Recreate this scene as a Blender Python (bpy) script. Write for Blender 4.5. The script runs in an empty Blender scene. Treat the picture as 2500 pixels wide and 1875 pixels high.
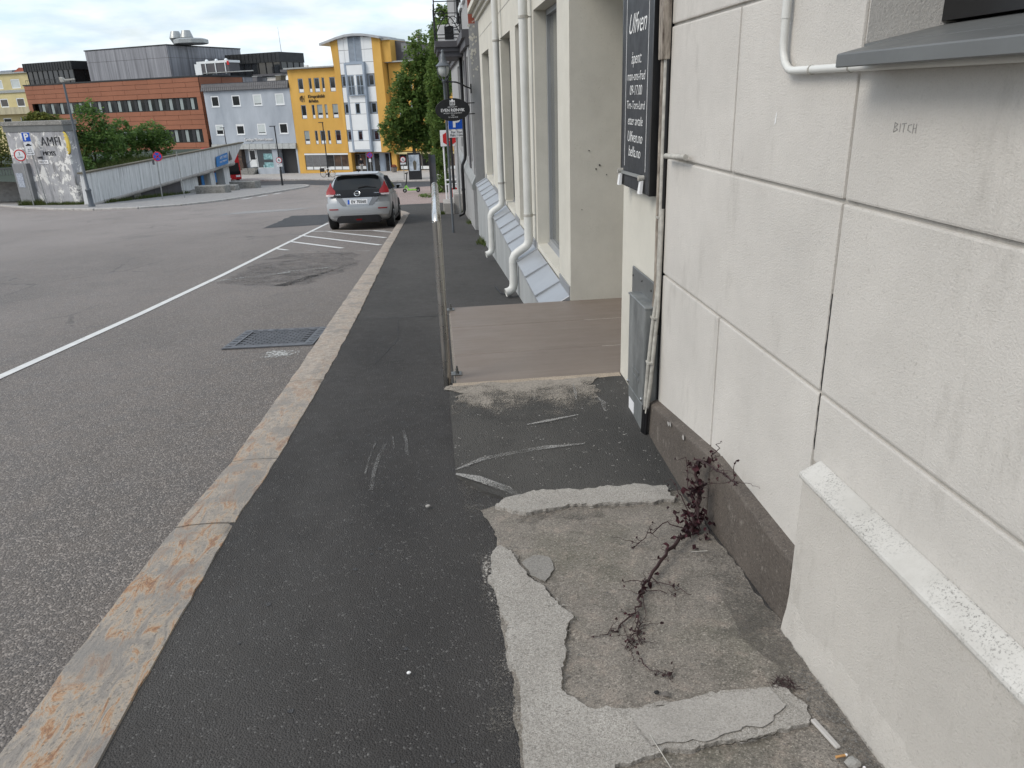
import bpy, bmesh, math, random
from mathutils import Vector, Matrix, noise
R = math.radians
random.seed(7)
SC = bpy.context.scene
COL = SC.collection

# ------------------------------------------------------------------ camera
EYE = 1.55
cam = bpy.data.cameras.new('camera'); cam.sensor_width = 36.0; cam.lens = 26.455
cam.clip_start = 0.05; cam.clip_end = 3000
co = bpy.data.objects.new('camera', cam); COL.objects.link(co)
down = Vector((155, 4234.5, 1625.5)).normalized(); up = -down          # vertical as the lens sees it
fw = Vector((-177, -617.5, 1625.5)); fw = (fw - up * fw.dot(up)).normalized()
rt = fw.cross(up)
W = Matrix((rt, fw, up))                                               # lens axes -> street axes
ax = W.col
cm = Matrix((ax[0], -ax[1], -ax[2])).transposed().to_4x4(); cm.translation = (0, 0, EYE)
co.matrix_world = cm
SC.camera = co

# ------------------------------------------------------------------ sky, sun, exposure
wd = bpy.data.worlds.new('World'); SC.world = wd; wd.use_nodes = True
wt = wd.node_tree; wn = wt.nodes; wl = wt.links
bg = wn['Background']; bg.inputs['Strength'].default_value = 0.116
SUN_EL, SUN_AZ = 43, -112
sky = wn.new('ShaderNodeTexSky'); sky.sky_type = 'NISHITA'; sky.sun_disc = False
sky.sun_elevation = R(SUN_EL); sky.sun_rotation = R(SUN_AZ); sky.air_density = 1.0; sky.dust_density = 2.0
tc = wn.new('ShaderNodeTexCoord'); sep = wn.new('ShaderNodeSeparateXYZ'); wl.new(tc.outputs['Generated'], sep.inputs[0])
ad = wn.new('ShaderNodeMath'); ad.operation = 'ADD'; ad.use_clamp = False; wl.new(sep.outputs['Z'], ad.inputs[0]); ad.inputs[1].default_value = 0.22
mx = wn.new('ShaderNodeMath'); mx.operation = 'MAXIMUM'; wl.new(ad.outputs[0], mx.inputs[0]); mx.inputs[1].default_value = 0.1
dx = wn.new('ShaderNodeMath'); dx.operation = 'DIVIDE'; wl.new(sep.outputs['X'], dx.inputs[0]); wl.new(mx.outputs[0], dx.inputs[1])
dy = wn.new('ShaderNodeMath'); dy.operation = 'DIVIDE'; wl.new(sep.outputs['Y'], dy.inputs[0]); wl.new(mx.outputs[0], dy.inputs[1])
cb = wn.new('ShaderNodeCombineXYZ'); wl.new(dx.outputs[0], cb.inputs[0]); wl.new(dy.outputs[0], cb.inputs[1])
cn = wn.new('ShaderNodeTexNoise'); cn.inputs['Scale'].default_value = 1.5; cn.inputs['Detail'].default_value = 8; cn.inputs['Roughness'].default_value = 0.55
cn.inputs['Distortion'].default_value = 0.25
wl.new(cb.outputs[0], cn.inputs['Vector'])
cr = wn.new('ShaderNodeValToRGB'); wl.new(cn.outputs['Fac'], cr.inputs[0])
cr.color_ramp.elements[0].position = 0.34; cr.color_ramp.elements[0].color = (0.38, 0.38, 0.38, 1)
cr.color_ramp.elements[1].position = 0.66; cr.color_ramp.elements[1].color = (1, 1, 1, 1)
cn2 = wn.new('ShaderNodeTexNoise'); cn2.inputs['Scale'].default_value = 3.4; cn2.inputs['Detail'].default_value = 6
wl.new(cb.outputs[0], cn2.inputs['Vector'])
cr2 = wn.new('ShaderNodeValToRGB'); wl.new(cn2.outputs['Fac'], cr2.inputs[0])
cr2.color_ramp.elements[0].position = 0.30; cr2.color_ramp.elements[0].color = (4.7, 5.9, 7.3, 1)
cr2.color_ramp.elements[1].position = 0.72; cr2.color_ramp.elements[1].color = (8.3, 8.4, 8.5, 1)
cmx = wn.new('ShaderNodeMixRGB'); wl.new(cr.outputs[0], cmx.inputs[0]); wl.new(sky.outputs[0], cmx.inputs[1]); wl.new(cr2.outputs[0], cmx.inputs[2])
wl.new(cmx.outputs[0], bg.inputs['Color'])
sl = bpy.data.lights.new('sun', 'SUN'); sl.energy = 1.15; sl.angle = R(26); sl.color = (1.0, 0.945, 0.86)
so = bpy.data.objects.new('sun', sl); COL.objects.link(so)
sd = Vector((math.sin(R(SUN_AZ)) * math.cos(R(SUN_EL)), math.cos(R(SUN_AZ)) * math.cos(R(SUN_EL)), math.sin(R(SUN_EL))))
so.rotation_euler = sd.to_track_quat('Z', 'Y').to_euler(); so.location = (-10, -6, 20)
vs = SC.view_settings; vs.view_transform = 'Standard'; vs.look = 'None'; vs.exposure = 0.54; vs.gamma = 1.0; vs.use_curve_mapping = False

# ------------------------------------------------------------------ materials
class NT:
    def __init__(s, name):
        s.m = bpy.data.materials.new(name); s.m.use_nodes = True
        s.t = s.m.node_tree; s.b = s.t.nodes['Principled BSDF']
        g = s.t.nodes.new('ShaderNodeNewGeometry'); s.pos = g.outputs['Position']; s.island = g.outputs['Random Per Island']
    def lk(s, v, i):
        if hasattr(v, 'is_linked') or isinstance(v, bpy.types.NodeSocket): s.t.links.new(v, i)
        else: i.default_value = (tuple(v) + (1,))[:len(i.default_value)] if isinstance(v, (tuple, list)) else v
    def mp(s, sc, rot=(0, 0, 0), vec=None):
        n = s.t.nodes.new('ShaderNodeMapping'); s.t.links.new(vec or s.pos, n.inputs['Vector'])
        n.inputs['Scale'].default_value = sc; n.inputs['Rotation'].default_value = rot; return n.outputs[0]
    def noise(s, scale, detail=4, rough=.55, vec=None, dist=0):
        n = s.t.nodes.new('ShaderNodeTexNoise'); s.t.links.new(vec or s.pos, n.inputs['Vector'])
        n.inputs['Scale'].default_value = scale; n.inputs['Detail'].default_value = detail; n.inputs['Roughness'].default_value = rough
        n.inputs['Distortion'].default_value = dist; return n.outputs['Fac']
    def vor(s, scale, feat='F1', out='Distance', vec=None):
        n = s.t.nodes.new('ShaderNodeTexVoronoi'); n.feature = feat; s.t.links.new(vec or s.pos, n.inputs['Vector'])
        n.inputs['Scale'].default_value = scale; return n.outputs[out]
    def ramp(s, f, stops, interp='LINEAR'):
        n = s.t.nodes.new('ShaderNodeValToRGB'); s.t.links.new(f, n.inputs[0]); r = n.color_ramp; r.interpolation = interp
        while len(r.elements) < len(stops): r.elements.new(1)
        for e, (p, c) in zip(r.elements, stops):
            e.position = p; e.color = (c, c, c, 1) if not isinstance(c, (tuple, list)) else tuple(c) + (1,)
        return n.outputs[0]
    def mix(s, f, a, b, mode='MIX'):
        n = s.t.nodes.new('ShaderNodeMixRGB'); n.blend_type = mode
        for v, i in ((f, 0), (a, 1), (b, 2)): s.lk(v, n.inputs[i])
        return n.outputs[0]
    def math(s, op, a, b=0.0):
        n = s.t.nodes.new('ShaderNodeMath'); n.operation = op; s.lk(a, n.inputs[0]); s.lk(b, n.inputs[1]); return n.outputs[0]
    def bump(s, h, st=.3, d=.01, prev=None):
        n = s.t.nodes.new('ShaderNodeBump'); n.inputs['Strength'].default_value = st; n.inputs['Distance'].default_value = d
        s.t.links.new(h, n.inputs['Height'])
        if prev: s.t.links.new(prev, n.inputs['Normal'])
        s.t.links.new(n.outputs[0], s.b.inputs['Normal']); return n.outputs[0]
    def set(s, **k):
        for a, v in k.items(): s.lk(v, s.b.inputs[{'col': 'Base Color', 'rough': 'Roughness', 'metal': 'Metallic', 'spec': 'Specular IOR Level', 'coat': 'Coat Weight', 'coatr': 'Coat Roughness', 'alpha': 'Alpha', 'trans': 'Transmission Weight', 'emit': 'Emission Color', 'emits': 'Emission Strength'}[a]])
        return s.m

def lerp(a, b, t): return tuple(x + (y - x) * t for x, y in zip(a, b))
def surf(name, c, rough=.6, var=.18, scale=3.0, bump=0, bscale=60, bd=.004, metal=0, c2=None, stretch=None, fine=0, spec=.4, rv=.08):
    """painted / plain surface: mottled colour, slight roughness change, fine relief"""
    n = NT(name); vec = n.mp(stretch) if stretch else None
    f = n.noise(scale, 6, .6, vec)
    a = tuple(x * (1 - var) for x in c); b = c2 or tuple(min(1, x * (1 + var * .6)) for x in c)
    col = n.ramp(f, [(.3, a), (.7, b)])
    if fine: col = n.mix(fine, col, n.ramp(n.noise(bscale * 1.3, 2), [(.3, tuple(x * .55 for x in c)), (.7, tuple(min(1, x * 1.35) for x in c))]))
    rr = n.ramp(n.noise(scale * 2.3, 3), [(.3, max(.02, rough - rv)), (.7, min(1, rough + rv))])
    if bump: n.bump(n.noise(bscale, 4, .6), bump, bd)
    return n.set(col=col, rough=rr, metal=metal, spec=spec)

def asphalt(name, base, light, tone, cell=150, speck=.78, seed=0.0, wear=.5):
    n = NT(name)
    big = n.noise(.9, 5, .6, n.mp((1, .55, 1), (0, 0, .2))); mid = n.noise(9, 5, .65)
    col = n.mix(n.ramp(big, [(.3, 0), (.72, 1)]), base, tone)
    col = n.mix(n.ramp(mid, [(.3, .25 * wear), (.75, 0)]), col, tuple(x * .55 for x in base))
    stone = n.vor(cell, 'F1', 'Color'); dist = n.vor(cell, 'F1', 'Distance'); stain = n.noise(.45, 6, .65, n.mp((1.5, .6, 1), (0, 0, .4)))
    col = n.mix(n.ramp(stain, [(.52, 0), (.70, .45)]), col, lerp(tone, (.12, .115, .108), .55))
    col = n.mix(n.ramp(n.noise(2.3, 7, .7), [(.56, 0), (.70, .5)]), col, tuple(x * .62 for x in base))
    sv = n.math('MULTIPLY', stone, n.ramp(n.noise(cell * .1, 4, .7), [(.35, .86), (.65, 1.04)]))
    col = n.mix(n.ramp(sv, [(speck - .03, 0), (speck, .45), (1, .8)]), col, light)
    col = n.mix(n.ramp(sv, [(.0, .5), (.30, 0)]), col, tuple(x * .5 for x in base))
    col = n.mix(n.ramp(n.noise(420, 2), [(.35, .35), (.62, 0)]), col, tuple(x * .4 for x in base))
    h = n.math('ADD', n.math('MULTIPLY', dist, -1.0), n.math('MULTIPLY', n.noise(150, 4), .6))
    n.bump(h, .7, .006)
    return n.set(col=col, rough=n.ramp(mid, [(.3, .72), (.7, .92)]), spec=.3)

MT = {}
MT['asphalt_new'] = asphalt('asphalt_new', (.041, .0385, .0365), (.19, .183, .173), (.078, .073, .068), 165, .84)
MT['asphalt_walk'] = asphalt('asphalt_walk', (.058, .055, .052), (.16, .154, .146), (.088, .083, .078), 165, .84)
MT['asphalt_ramp'] = asphalt('asphalt_ramp', (.044, .043, .040), (.42, .40, .37), (.105, .099, .090), 130, .90)
MT['asphalt_patch'] = asphalt('asphalt_patch', (.062, .063, .066), (.13, .13, .13), (.078, .079, .082), 150, .85)
def road_mat():
    n = NT('asphalt_road')
    big = n.noise(.16, 6, .6, n.mp((1.6, .5, 1), (0, 0, .1))); mid = n.noise(5.5, 6, .7)
    sy = n.t.nodes.new('ShaderNodeSeparateXYZ'); n.t.links.new(n.pos, sy.inputs[0])
    sheen_wear = n.ramp(n.math('ADD', n.math('MULTIPLY', sy.outputs['Y'], .025), n.math('MULTIPLY', n.math('SUBTRACT', n.noise(.35, 5, .6), .5), .5)), [(.10, 0), (.75, 1)])   # paler with distance: grazing-angle sheen painted into the colour, together with bleached wear
    col = n.mix(n.ramp(big, [(.34, 0), (.64, 1)]), n.mix(sheen_wear, (.116, .098, .083), (.262, .222, .196)), n.mix(sheen_wear, (.172, .147, .126), (.335, .288, .258)))
    col = n.mix(n.ramp(mid, [(.32, .40), (.62, 0)]), col, (.070, .061, .054))
    # oily, darker places where cars stand and turn
    col = n.mix(n.ramp(n.noise(.55, 5, .65, n.mp((1, .6, 1), (0, 0, .5))), [(.54, 0), (.72, .45)]), col, (.078, .071, .065))
    cells = n.vor(115, 'F1', 'Color'); dist = n.vor(115)
    col = n.mix(n.ramp(cells, [(.70, 0), (.74, .7), (1, .9)]), col, (.34, .30, .265))
    col = n.mix(n.ramp(cells, [(.0, .75), (.34, 0)]), col, (.040, .037, .035))
    col = n.mix(n.ramp(n.noise(380, 2), [(.36, .4), (.6, 0)]), col, (.035, .033, .032))
    # fine cracks
    cr = n.vor(.55, 'DISTANCE_TO_EDGE', 'Distance', n.mp((1, .5, 1), (0, 0, .15)))
    wob = n.math('ADD', cr, n.math('MULTIPLY', n.math('SUBTRACT', n.noise(3, 5), .5), .10))
    cm_ = n.ramp(n.math('ABSOLUTE', wob), [(.0, .62), (.011, 0)])
    cm_ = n.math('MULTIPLY', cm_, n.ramp(n.noise(.25, 3), [(.5, 0), (.62, 1)]))
    col = n.mix(cm_, col, (.028, .027, .026))
    h = n.math('ADD', n.math('MULTIPLY', dist, -1.0), n.math('MULTIPLY', n.noise(160, 4), .6)); n.bump(h, .8, .007)
    return n.set(col=col, rough=n.ramp(mid, [(.3, .58), (.7, .78)]), spec=.5)
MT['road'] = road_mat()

def plaster(name, c, dirt, fine=260, bst=.5, streak=.35, rough=.8):
    n = NT(name)
    f = n.noise(1.7, 7, .66); col = n.mix(n.ramp(f, [(.30, 0), (.66, 1)]), tuple(x * .84 for x in c), c)
    col = n.mix(n.ramp(n.noise(.8, 5, .6), [(.52, 0), (.70, .35)]), col, lerp(c, dirt, .45))
    col = n.mix(n.math('MULTIPLY', n.ramp(n.noise(75, 3, .6), [(.60, 0), (.68, 1)]), n.ramp(n.noise(3.3, 4), [(.48, 0), (.66, .5)])), col, dirt)
    st = n.noise(3.0, 7, .72, n.mp((2.2, 2.2, .75)))
    col = n.mix(n.ramp(st, [(.56, 0), (.76, streak)]), col, dirt)
    pits = n.vor(210, 'F1', 'Distance'); gr = n.noise(fine, 5, .7)
    col = n.mix(n.ramp(gr, [(.30, .30), (.50, 0)]), col, tuple(x * .62 for x in c))
    col = n.mix(n.ramp(n.noise(34, 4, .7), [(.62, 0), (.74, .30)]), col, dirt)
    h = n.math('ADD', n.math('MULTIPLY', gr, .7), n.math('MULTIPLY', n.noise(150, 5, .7), 1.2))
    b1 = n.bump(n.noise(7, 3), .14, .02); n.bump(h, bst, .0045, b1)
    return n.set(col=col, rough=rough, spec=.25)
MT['plaster'] = plaster('plaster_grey_white', (.615, .585, .538), (.37, .348, .312), fine=190, bst=.62, streak=.58)
MT['plaster_low'] = plaster('plaster_plinth', (.570, .538, .488), (.33, .305, .265), 170, .75, .55)
MT['plaster_cream'] = plaster('plaster_cream', (.625, .60, .525), (.42, .40, .33), 200, .40, .22)
MT['plaster_side'] = plaster('plaster_peeling_grey', (.36, .36, .355), (.20, .20, .195), 60, .6, .5)
MT['plaster_dirtgroove'] = plaster('plaster_joint', (.46, .435, .395), (.20, .185, .165), 200, .4, .6)

def ledge_mat():
    n = NT('ledge_paint')
    col = n.ramp(n.noise(5, 5), [(.3, (.42, .405, .37)), (.7, (.58, .565, .53))])
    sp = n.math('MULTIPLY', n.ramp(n.noise(150, 4, .75), [(.54, 0), (.60, 1)]), n.ramp(n.noise(6, 4), [(.42, .05), (.62, .85)]))
    col = n.mix(sp, col, (.17, .165, .15)); n.bump(n.noise(120, 4), .4, .003)
    return n.set(col=col, rough=.7)
MT['ledge'] = ledge_mat()

def granite(name, c1, c2, dark, lite, sc=170, bst=.4, chip=.25):
    n = NT(name); col = n.mix(n.ramp(n.noise(2.6, 5, .6), [(.3, 0), (.7, 1)]), c1, c2)
    cv = n.vor(sc, 'F1', 'Color', n.mp((1, 1, 1), (.3, .5, .2))); col = n.mix(n.ramp(cv, [(0, .6), (.40, 0)]), col, dark); cl = n.ramp(n.noise(25, 4, .7), [(.40, .1), (.62, 1)])
    col = n.mix(n.math('MULTIPLY', cl, n.ramp(cv, [(.78, 0), (1, .55)])), col, lite); col = n.mix(n.ramp(n.vor(sc * 2, 'F1', 'Color'), [(.7, 0), (1, .3)]), col, lite)
    col = n.mix(n.math('MULTIPLY', n.ramp(n.noise(11, 5, .7), [(.60, 0), (.68, 1)]), chip), col, lite)
    n.bump(n.math('ADD', n.noise(45, 5, .65), n.math('MULTIPLY', cv, .25)), bst, .006)
    return n.set(col=col, rough=.75, spec=.3)
MT['granite'] = granite('granite_dark', (.078, .066, .056), (.128, .108, .091), (.026, .023, .021), (.31, .28, .245), 170, .6, .35)
def kerb_mat():
    n = NT('kerb_granite')
    v = n.mp((17, 5.0, 8), (0, 0, .75)); f = n.noise(1.0, 10, .74, v, .9)
    col = n.ramp(f, [(.28, (.165, .150, .134)), (.42, (.255, .232, .206)), (.51, (.36, .310, .250)), (.555, (.37, .235, .140)), (.62, (.225, .118, .072)), (.70, (.31, .262, .218))])
    base = n.ramp(n.noise(24, 5, .7), [(.30, (.24, .208, .178)), (.5, (.37, .32, .272)), (.70, (.47, .415, .355))])
    sepn = n.t.nodes.new('ShaderNodeSeparateXYZ'); n.t.links.new(n.pos, sepn.inputs[0])
    k = n.ramp(n.math('MULTIPLY', sepn.outputs['Y'], .1), [(.26, 0), (.62, .82)])   # the first stones are rust-stained, those further down buff
    col = n.mix(k, col, base)
    col = n.mix(n.ramp(n.vor(150, 'F1', 'Color'), [(0, .75), (.30, 0)]), col, (.10, .088, .074))
    col = n.mix(n.ramp(n.noise(3.1, 6, .66), [(.52, 0), (.60, .62)]), col, (.215, .203, .188))
    col = n.mix(n.math('MULTIPLY', n.ramp(n.noise(38, 4, .6), [(.70, 0), (.73, 1)]), n.ramp(n.noise(1.5, 3), [(.45, 0), (.6, 1)])), col, (.03, .03, .03))
    b = n.bump(f, .35, .012); n.bump(n.noise(85, 5, .7), .55, .005, b)
    return n.set(col=col, rough=.82, spec=.25)
MT['kerb'] = kerb_mat()

def concrete(name, c1, c2, dark, lite, sc=150, bst=.5, pit=.3, moss=None):
    n = NT(name); col = n.mix(n.ramp(n.noise(3.2, 6, .65), [(.3, 0), (.7, 1)]), c1, c2)
    if moss:
        col = n.mix(n.ramp(n.noise(2.1, 5, .6), [(.48, 0), (.70, .75)]), col, moss)
        col = n.mix(n.ramp(n.noise(13, 6, .72), [(.52, 0), (.64, .55)]), col, (.375, .315, .262))
        col = n.mix(n.ramp(n.noise(7.5, 6, .7, n.mp((1, 1, 1), (.4, 0, 0))), [(.34, .55), (.48, 0)]), col, (.115, .108, .092))
    cv = n.vor(sc, 'F1', 'Color', n.mp((1, 1, 1), (.3, .5, .2))); cl = n.ramp(n.noise(sc * .12, 4, .7), [(.38, .12), (.62, 1)]); cw = n.vor(sc * 1.9, 'F1', 'Color', n.mp((1, 1, 1), (.7, .1, .9)))
    col = n.mix(n.math('MULTIPLY', cl, n.ramp(cv, [(0, .75), (.34, 0)])), col, dark); col = n.mix(n.math('MULTIPLY', cl, n.ramp(cv, [(.82, 0), (.90, .45), (1, .6)])), col, lite)
    col = n.mix(n.ramp(cw, [(0, .7), (.45, 0)]), col, dark); col = n.mix(n.ramp(cw, [(.68, 0), (1, .65)]), col, lite)
    col = n.mix(n.ramp(n.noise(300, 3), [(.34, pit), (.52, 0)]), col, dark)
    b = n.bump(n.noise(14, 4), .25, .012); n.bump(n.math('ADD', n.noise(130, 4, .7), n.math('MULTIPLY', cv, .4)), bst, .005, b)
    return n.set(col=col, rough=.88, spec=.2)
MT['slab'] = concrete('old_exposed_concrete', (.195, .175, .150), (.305, .275, .238), (.066, .060, .052), (.50, .455, .395), 120, .9, .5, (.165, .156, .120))
MT['slab_dark'] = concrete('worn_grey_concrete', (.135, .130, .120), (.205, .196, .180), (.055, .053, .050), (.34, .32, .29), 170, .6, .5)
MT['mortar'] = concrete('pale_mortar', (.33, .308, .275), (.44, .415, .375), (.15, .138, .122), (.58, .55, .505), 125, .9, .6)
MT['mortar_smooth'] = concrete('smooth_mortar', (.33, .31, .28), (.40, .378, .345), (.20, .187, .168), (.47, .445, .41), 130, .45, .35)
MT['conc_far'] = concrete('square_paving', (.36, .34, .315), (.44, .42, .395), (.25, .24, .225), (.52, .50, .47), 3.3, .2, .1)
MT['conc_walk'] = concrete('far_walk', (.245, .235, .225), (.30, .29, .28), (.17, .165, .16), (.36, .35, .335), 6, .2, .1)
MT['conc_rough'] = concrete('rough_stone', (.20, .195, .18), (.29, .28, .26), (.10, .10, .09), (.40, .39, .36), 9, .5, .2)
MT['plinth'] = surf('plinth_grey_paint', (.335, .345, .34), .7, .22, 2.5, .3, 90, .003, stretch=(1, 1, .35))
MT['zinc'] = surf('zinc_sheet', (.385, .395, .405), .42, .10, 2.0, .12, 8, .01, metal=.55)
MT['zinc_dark'] = surf('zinc_dark', (.165, .170, .167), .48, .14, 3.0, .1, 10, .006, metal=.35)
MT['pipe_white'] = surf('pipe_white_paint', (.60, .60, .565), .42, .10, 4, .1, 30, .002, c2=(.66, .66, .625))
MT['steel'] = surf('brushed_steel', (.56, .55, .53), .24, .12, 6, .03, 200, .001, metal=1, stretch=(1, 1, .2))
MT['steel_post'] = surf('post_steel', (.46, .45, .43), .26, .08, 3, .03, 200, .001, metal=1, stretch=(4, 4, .3))
MT['bolt'] = surf('bolt_steel', (.22, .22, .21), .4, .3, 40, .1, 200, .001, metal=.9)
MT['black'] = surf('black_paint', (.012, .012, .013), .38, .3, 6, .05, 120, .001)
MT['black_soft'] = surf('black_plastic', (.022, .022, .024), .6, .3, 6)
MT['rubber'] = surf('rubber', (.018, .018, .018), .85, .25, 9)
MT['white'] = surf('white_paint', (.78, .78, .77), .5, .08, 3)
MT['white_far'] = surf('white_panel', (.72, .74, .74), .45, .06, .8)
MT['chalk'] = surf('chalk', (.80, .80, .78), .9, .2, 60)
MT['boardface'] = surf('board_face', (.030, .031, .034), .55, .25, 5, .05, 60, .001)
MT['glass'] = surf('window_glass', (.018, .020, .022), .06, .3, .6, spec=.7, rv=.02)
MT['shopglass'] = surf('shop_window_glass', (.17, .172, .158), .10, .25, .8, spec=.5, rv=.03)
MT['shopframe'] = surf('shop_frame', (.27, .28, .285), .5, .1, 3)
MT['scratch'] = surf('scratched_letters', (.31, .30, .28), .9, .3, 60)
MT['glass_blue'] = surf('window_glass_sky', (.06, .07, .078), .05, .3, .6, spec=.9, rv=.02)
MT['blind'] = surf('window_blind', (.50, .54, .53), .35, .10, 1.5)
MT['blind_green'] = surf('window_curtain', (.27, .31, .30), .5, .2, 1.2, stretch=(4, 4, .3))
MT['yellow'] = surf('yellow_render', (.60, .345, .075), .8, .14, .45, .1, 30, .004, c2=(.66, .39, .092), stretch=(1, 1, .5))
MT['greyrender'] = surf('grey_blue_render', (.36, .40, .445), .85, .20, .5, .15, 12, .006, c2=(.44, .475, .515), stretch=(1, 1, .4))
MT['brickpanel'] = surf('rust_panel', (.262, .098, .050), .55, .10, .35, c2=(.292, .112, .059))
MT['joint_dark'] = surf('joint_dark', (.055, .028, .02), .8, .1, 1)
MT['metalpanel'] = surf('metal_cladding', (.215, .215, .232), .42, .26, 1.1, metal=.35, c2=(.33, .33, .35), stretch=(2.6, 2.6, .10))
MT['blackpanel'] = surf('black_seam_cladding', (.020, .022, .024), .5, .3, 1.0)
MT['creamwall'] = surf('cream_render', (.53, .455, .235), .85, .12, .5, c2=(.58, .50, .27))
MT['creamstain'] = surf('stained_cream', (.43, .39, .27), .85, .35, .9, c2=(.54, .49, .33), stretch=(2, 2, .25))
MT['rooftile'] = surf('red_roof', (.33, .085, .05), .8, .2, 2)
MT['blacktile'] = surf('black_roof_tile', (.040, .043, .053), .45, .25, 3)
MT['greyframe'] = surf('grey_frame', (.30, .355, .42), .5, .1, 2)
MT['darkgrey'] = surf('dark_grey_cladding', (.085, .082, .088), .6, .2, .6)
MT['galv'] = surf('galvanised', (.36, .37, .36), .4, .18, 4, metal=.5)
MT['greypaint'] = surf('grey_paint', (.20, .205, .21), .55, .15, 3)
MT['lampgrey'] = surf('lamp_grey_paint', (.105, .117, .130), .38, .15, 6)
MT['signblue'] = surf('sign_blue', (.010, .085, .46), .35, .06, 4)
MT['signred'] = surf('sign_red', (.50, .018, .020), .4, .08, 4)
MT['signwhite'] = surf('sign_white', (.76, .76, .76), .4, .05, 4)
MT['signcyan'] = surf('sign_light_blue', (.03, .19, .48), .5, .10, 2)
MT['signyellow'] = surf('sign_yellow', (.66, .50, .10), .5, .10, 4)
MT['textblack'] = surf('letter_black', (.016, .016, .017), .6, .2, 10)
MT['textgrey'] = surf('letter_grey', (.035, .035, .037), .5, .2, 10)
MT['busred'] = surf('bus_red', (.50, .012, .016), .3, .06, 2)
MT['lime'] = surf('scooter_green', (.24, .56, .075), .4, .06, 6)
MT['brickpave'] = surf('paver_red', (.30, .215, .185), .85, .22, 3.0, .2, 40, .004, c2=(.36, .26, .225))
MT['paverjoint'] = surf('paver_sand', (.16, .145, .13), .9, .2, 6)
MT['cobble'] = surf('cobble', (.20, .195, .185), .8, .3, 3.5)
def wornpaint(name, c, lo, hi, sc=45):
    n = NT(name); f = n.math('ADD', n.math('MULTIPLY', n.noise(sc, 4, .7), .6), n.math('MULTIPLY', n.noise(4, 4, .6), .4))
    tr = n.t.nodes.new('ShaderNodeBsdfTransparent'); ms = n.t.nodes.new('ShaderNodeMixShader'); out = n.t.nodes['Material Output']
    n.set(col=n.ramp(n.noise(9, 4), [(.3, tuple(x * .82 for x in c)), (.7, c)]), rough=.75)
    n.t.links.new(n.ramp(f, [(lo, 0), (hi, 1)]), ms.inputs[0]); n.t.links.new(tr.outputs[0], ms.inputs[1]); n.t.links.new(n.b.outputs[0], ms.inputs[2])
    n.t.links.new(ms.outputs[0], out.inputs['Surface']); return n.m
MT['linepaint'] = wornpaint('line_paint', (.66, .66, .64), .33, .40)
MT['lineworn'] = wornpaint('line_paint_worn', (.46, .46, .44), .50, .58)
MT['chalkmark'] = wornpaint('scuffed_chalk', (.36, .35, .33), .42, .62, 140)
MT['mortar_fringe'] = wornpaint('mortar_crumbs', (.37, .345, .31), .55, .64, 90)
MT['slab_fringe'] = wornpaint('slab_crumbs', (.17, .157, .137), .53, .70, 110)
MT['dark_fringe'] = wornpaint('dark_grime', (.115, .104, .090), .47, .70, 120)
MT['castiron'] = surf('cast_iron', (.115, .117, .125), .5, .25, 8, .2, 60, .003, metal=.4)
MT['chalkfaint'] = wornpaint('faint_chalk', (.20, .195, .185), .46, .66, 120)
MT['sandlip'] = concrete('sandy_concrete_lip', (.33, .275, .215), (.43, .36, .285), (.16, .135, .11), (.52, .45, .36), 140, .6, .3)
MT['lichen'] = wornpaint('lichen_stain', (.32, .29, .255), .50, .60, 150)
MT['oil'] = wornpaint('oil_stain', (.046, .043, .042), .43, .80, 30)
def sand_mat():
    n = NT('sandy_stain'); s_ = n.t.nodes.new('ShaderNodeSeparateXYZ'); n.t.links.new(n.pos, s_.inputs[0])
    f = n.math('ADD', n.math('MULTIPLY', n.noise(130, 4, .7), .55), n.math('MULTIPLY', n.noise(7, 4, .6), .45)); f = n.math('ADD', f, n.math('MULTIPLY', n.math('SUBTRACT', s_.outputs['Y'], 4.10), .50))   # washed-out fines thin out downhill of the lip
    tr = n.t.nodes.new('ShaderNodeBsdfTransparent'); ms = n.t.nodes.new('ShaderNodeMixShader'); n.set(col=n.ramp(n.noise(60, 4), [(.3, (.20, .178, .150)), (.7, (.33, .295, .25))]), rough=.9)
    n.t.links.new(n.ramp(f, [(.50, 0), (.66, 1)]), ms.inputs[0]); n.t.links.new(tr.outputs[0], ms.inputs[1]); n.t.links.new(n.b.outputs[0], ms.inputs[2]); n.t.links.new(ms.outputs[0], n.t.nodes['Material Output'].inputs['Surface']); return n.m
MT['sandstain'] = sand_mat(); MT['patch_round'] = concrete('round_patch', (.225, .215, .195), (.285, .272, .248), (.12, .11, .10), (.38, .36, .33), 150, .5, .4)
def pier_mat():
    n = NT('peeling_pier_paint'); a = n.noise(.9, 6, .6)
    col = n.ramp(n.noise(2.2, 5), [(.3, (.30, .30, .31)), (.7, (.40, .40, .41))])
    st = n.noise(1.6, 6, .7, n.mp((2.2, 2.2, .45))); col = n.mix(n.ramp(st, [(.50, 0), (.66, .85)]), col, (.13, .128, .125))
    pe = n.math('ADD', n.math('MULTIPLY', n.noise(1.7, 8, .68, None, .4), .7), n.math('MULTIPLY', a, .3))
    col = n.mix(n.ramp(pe, [(.515, 0), (.53, 1)]), col, (.68, .67, .64))
    edge = n.ramp(n.math('ABSOLUTE', n.math('SUBTRACT', pe, .525)), [(0, .6), (.012, 0)]); col = n.mix(edge, col, (.10, .10, .10))
    n.bump(n.ramp(pe, [(.53, 0), (.56, 1)]), .5, .02); return n.set(col=col, rough=.85)
MT['pier'] = pier_mat()
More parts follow.
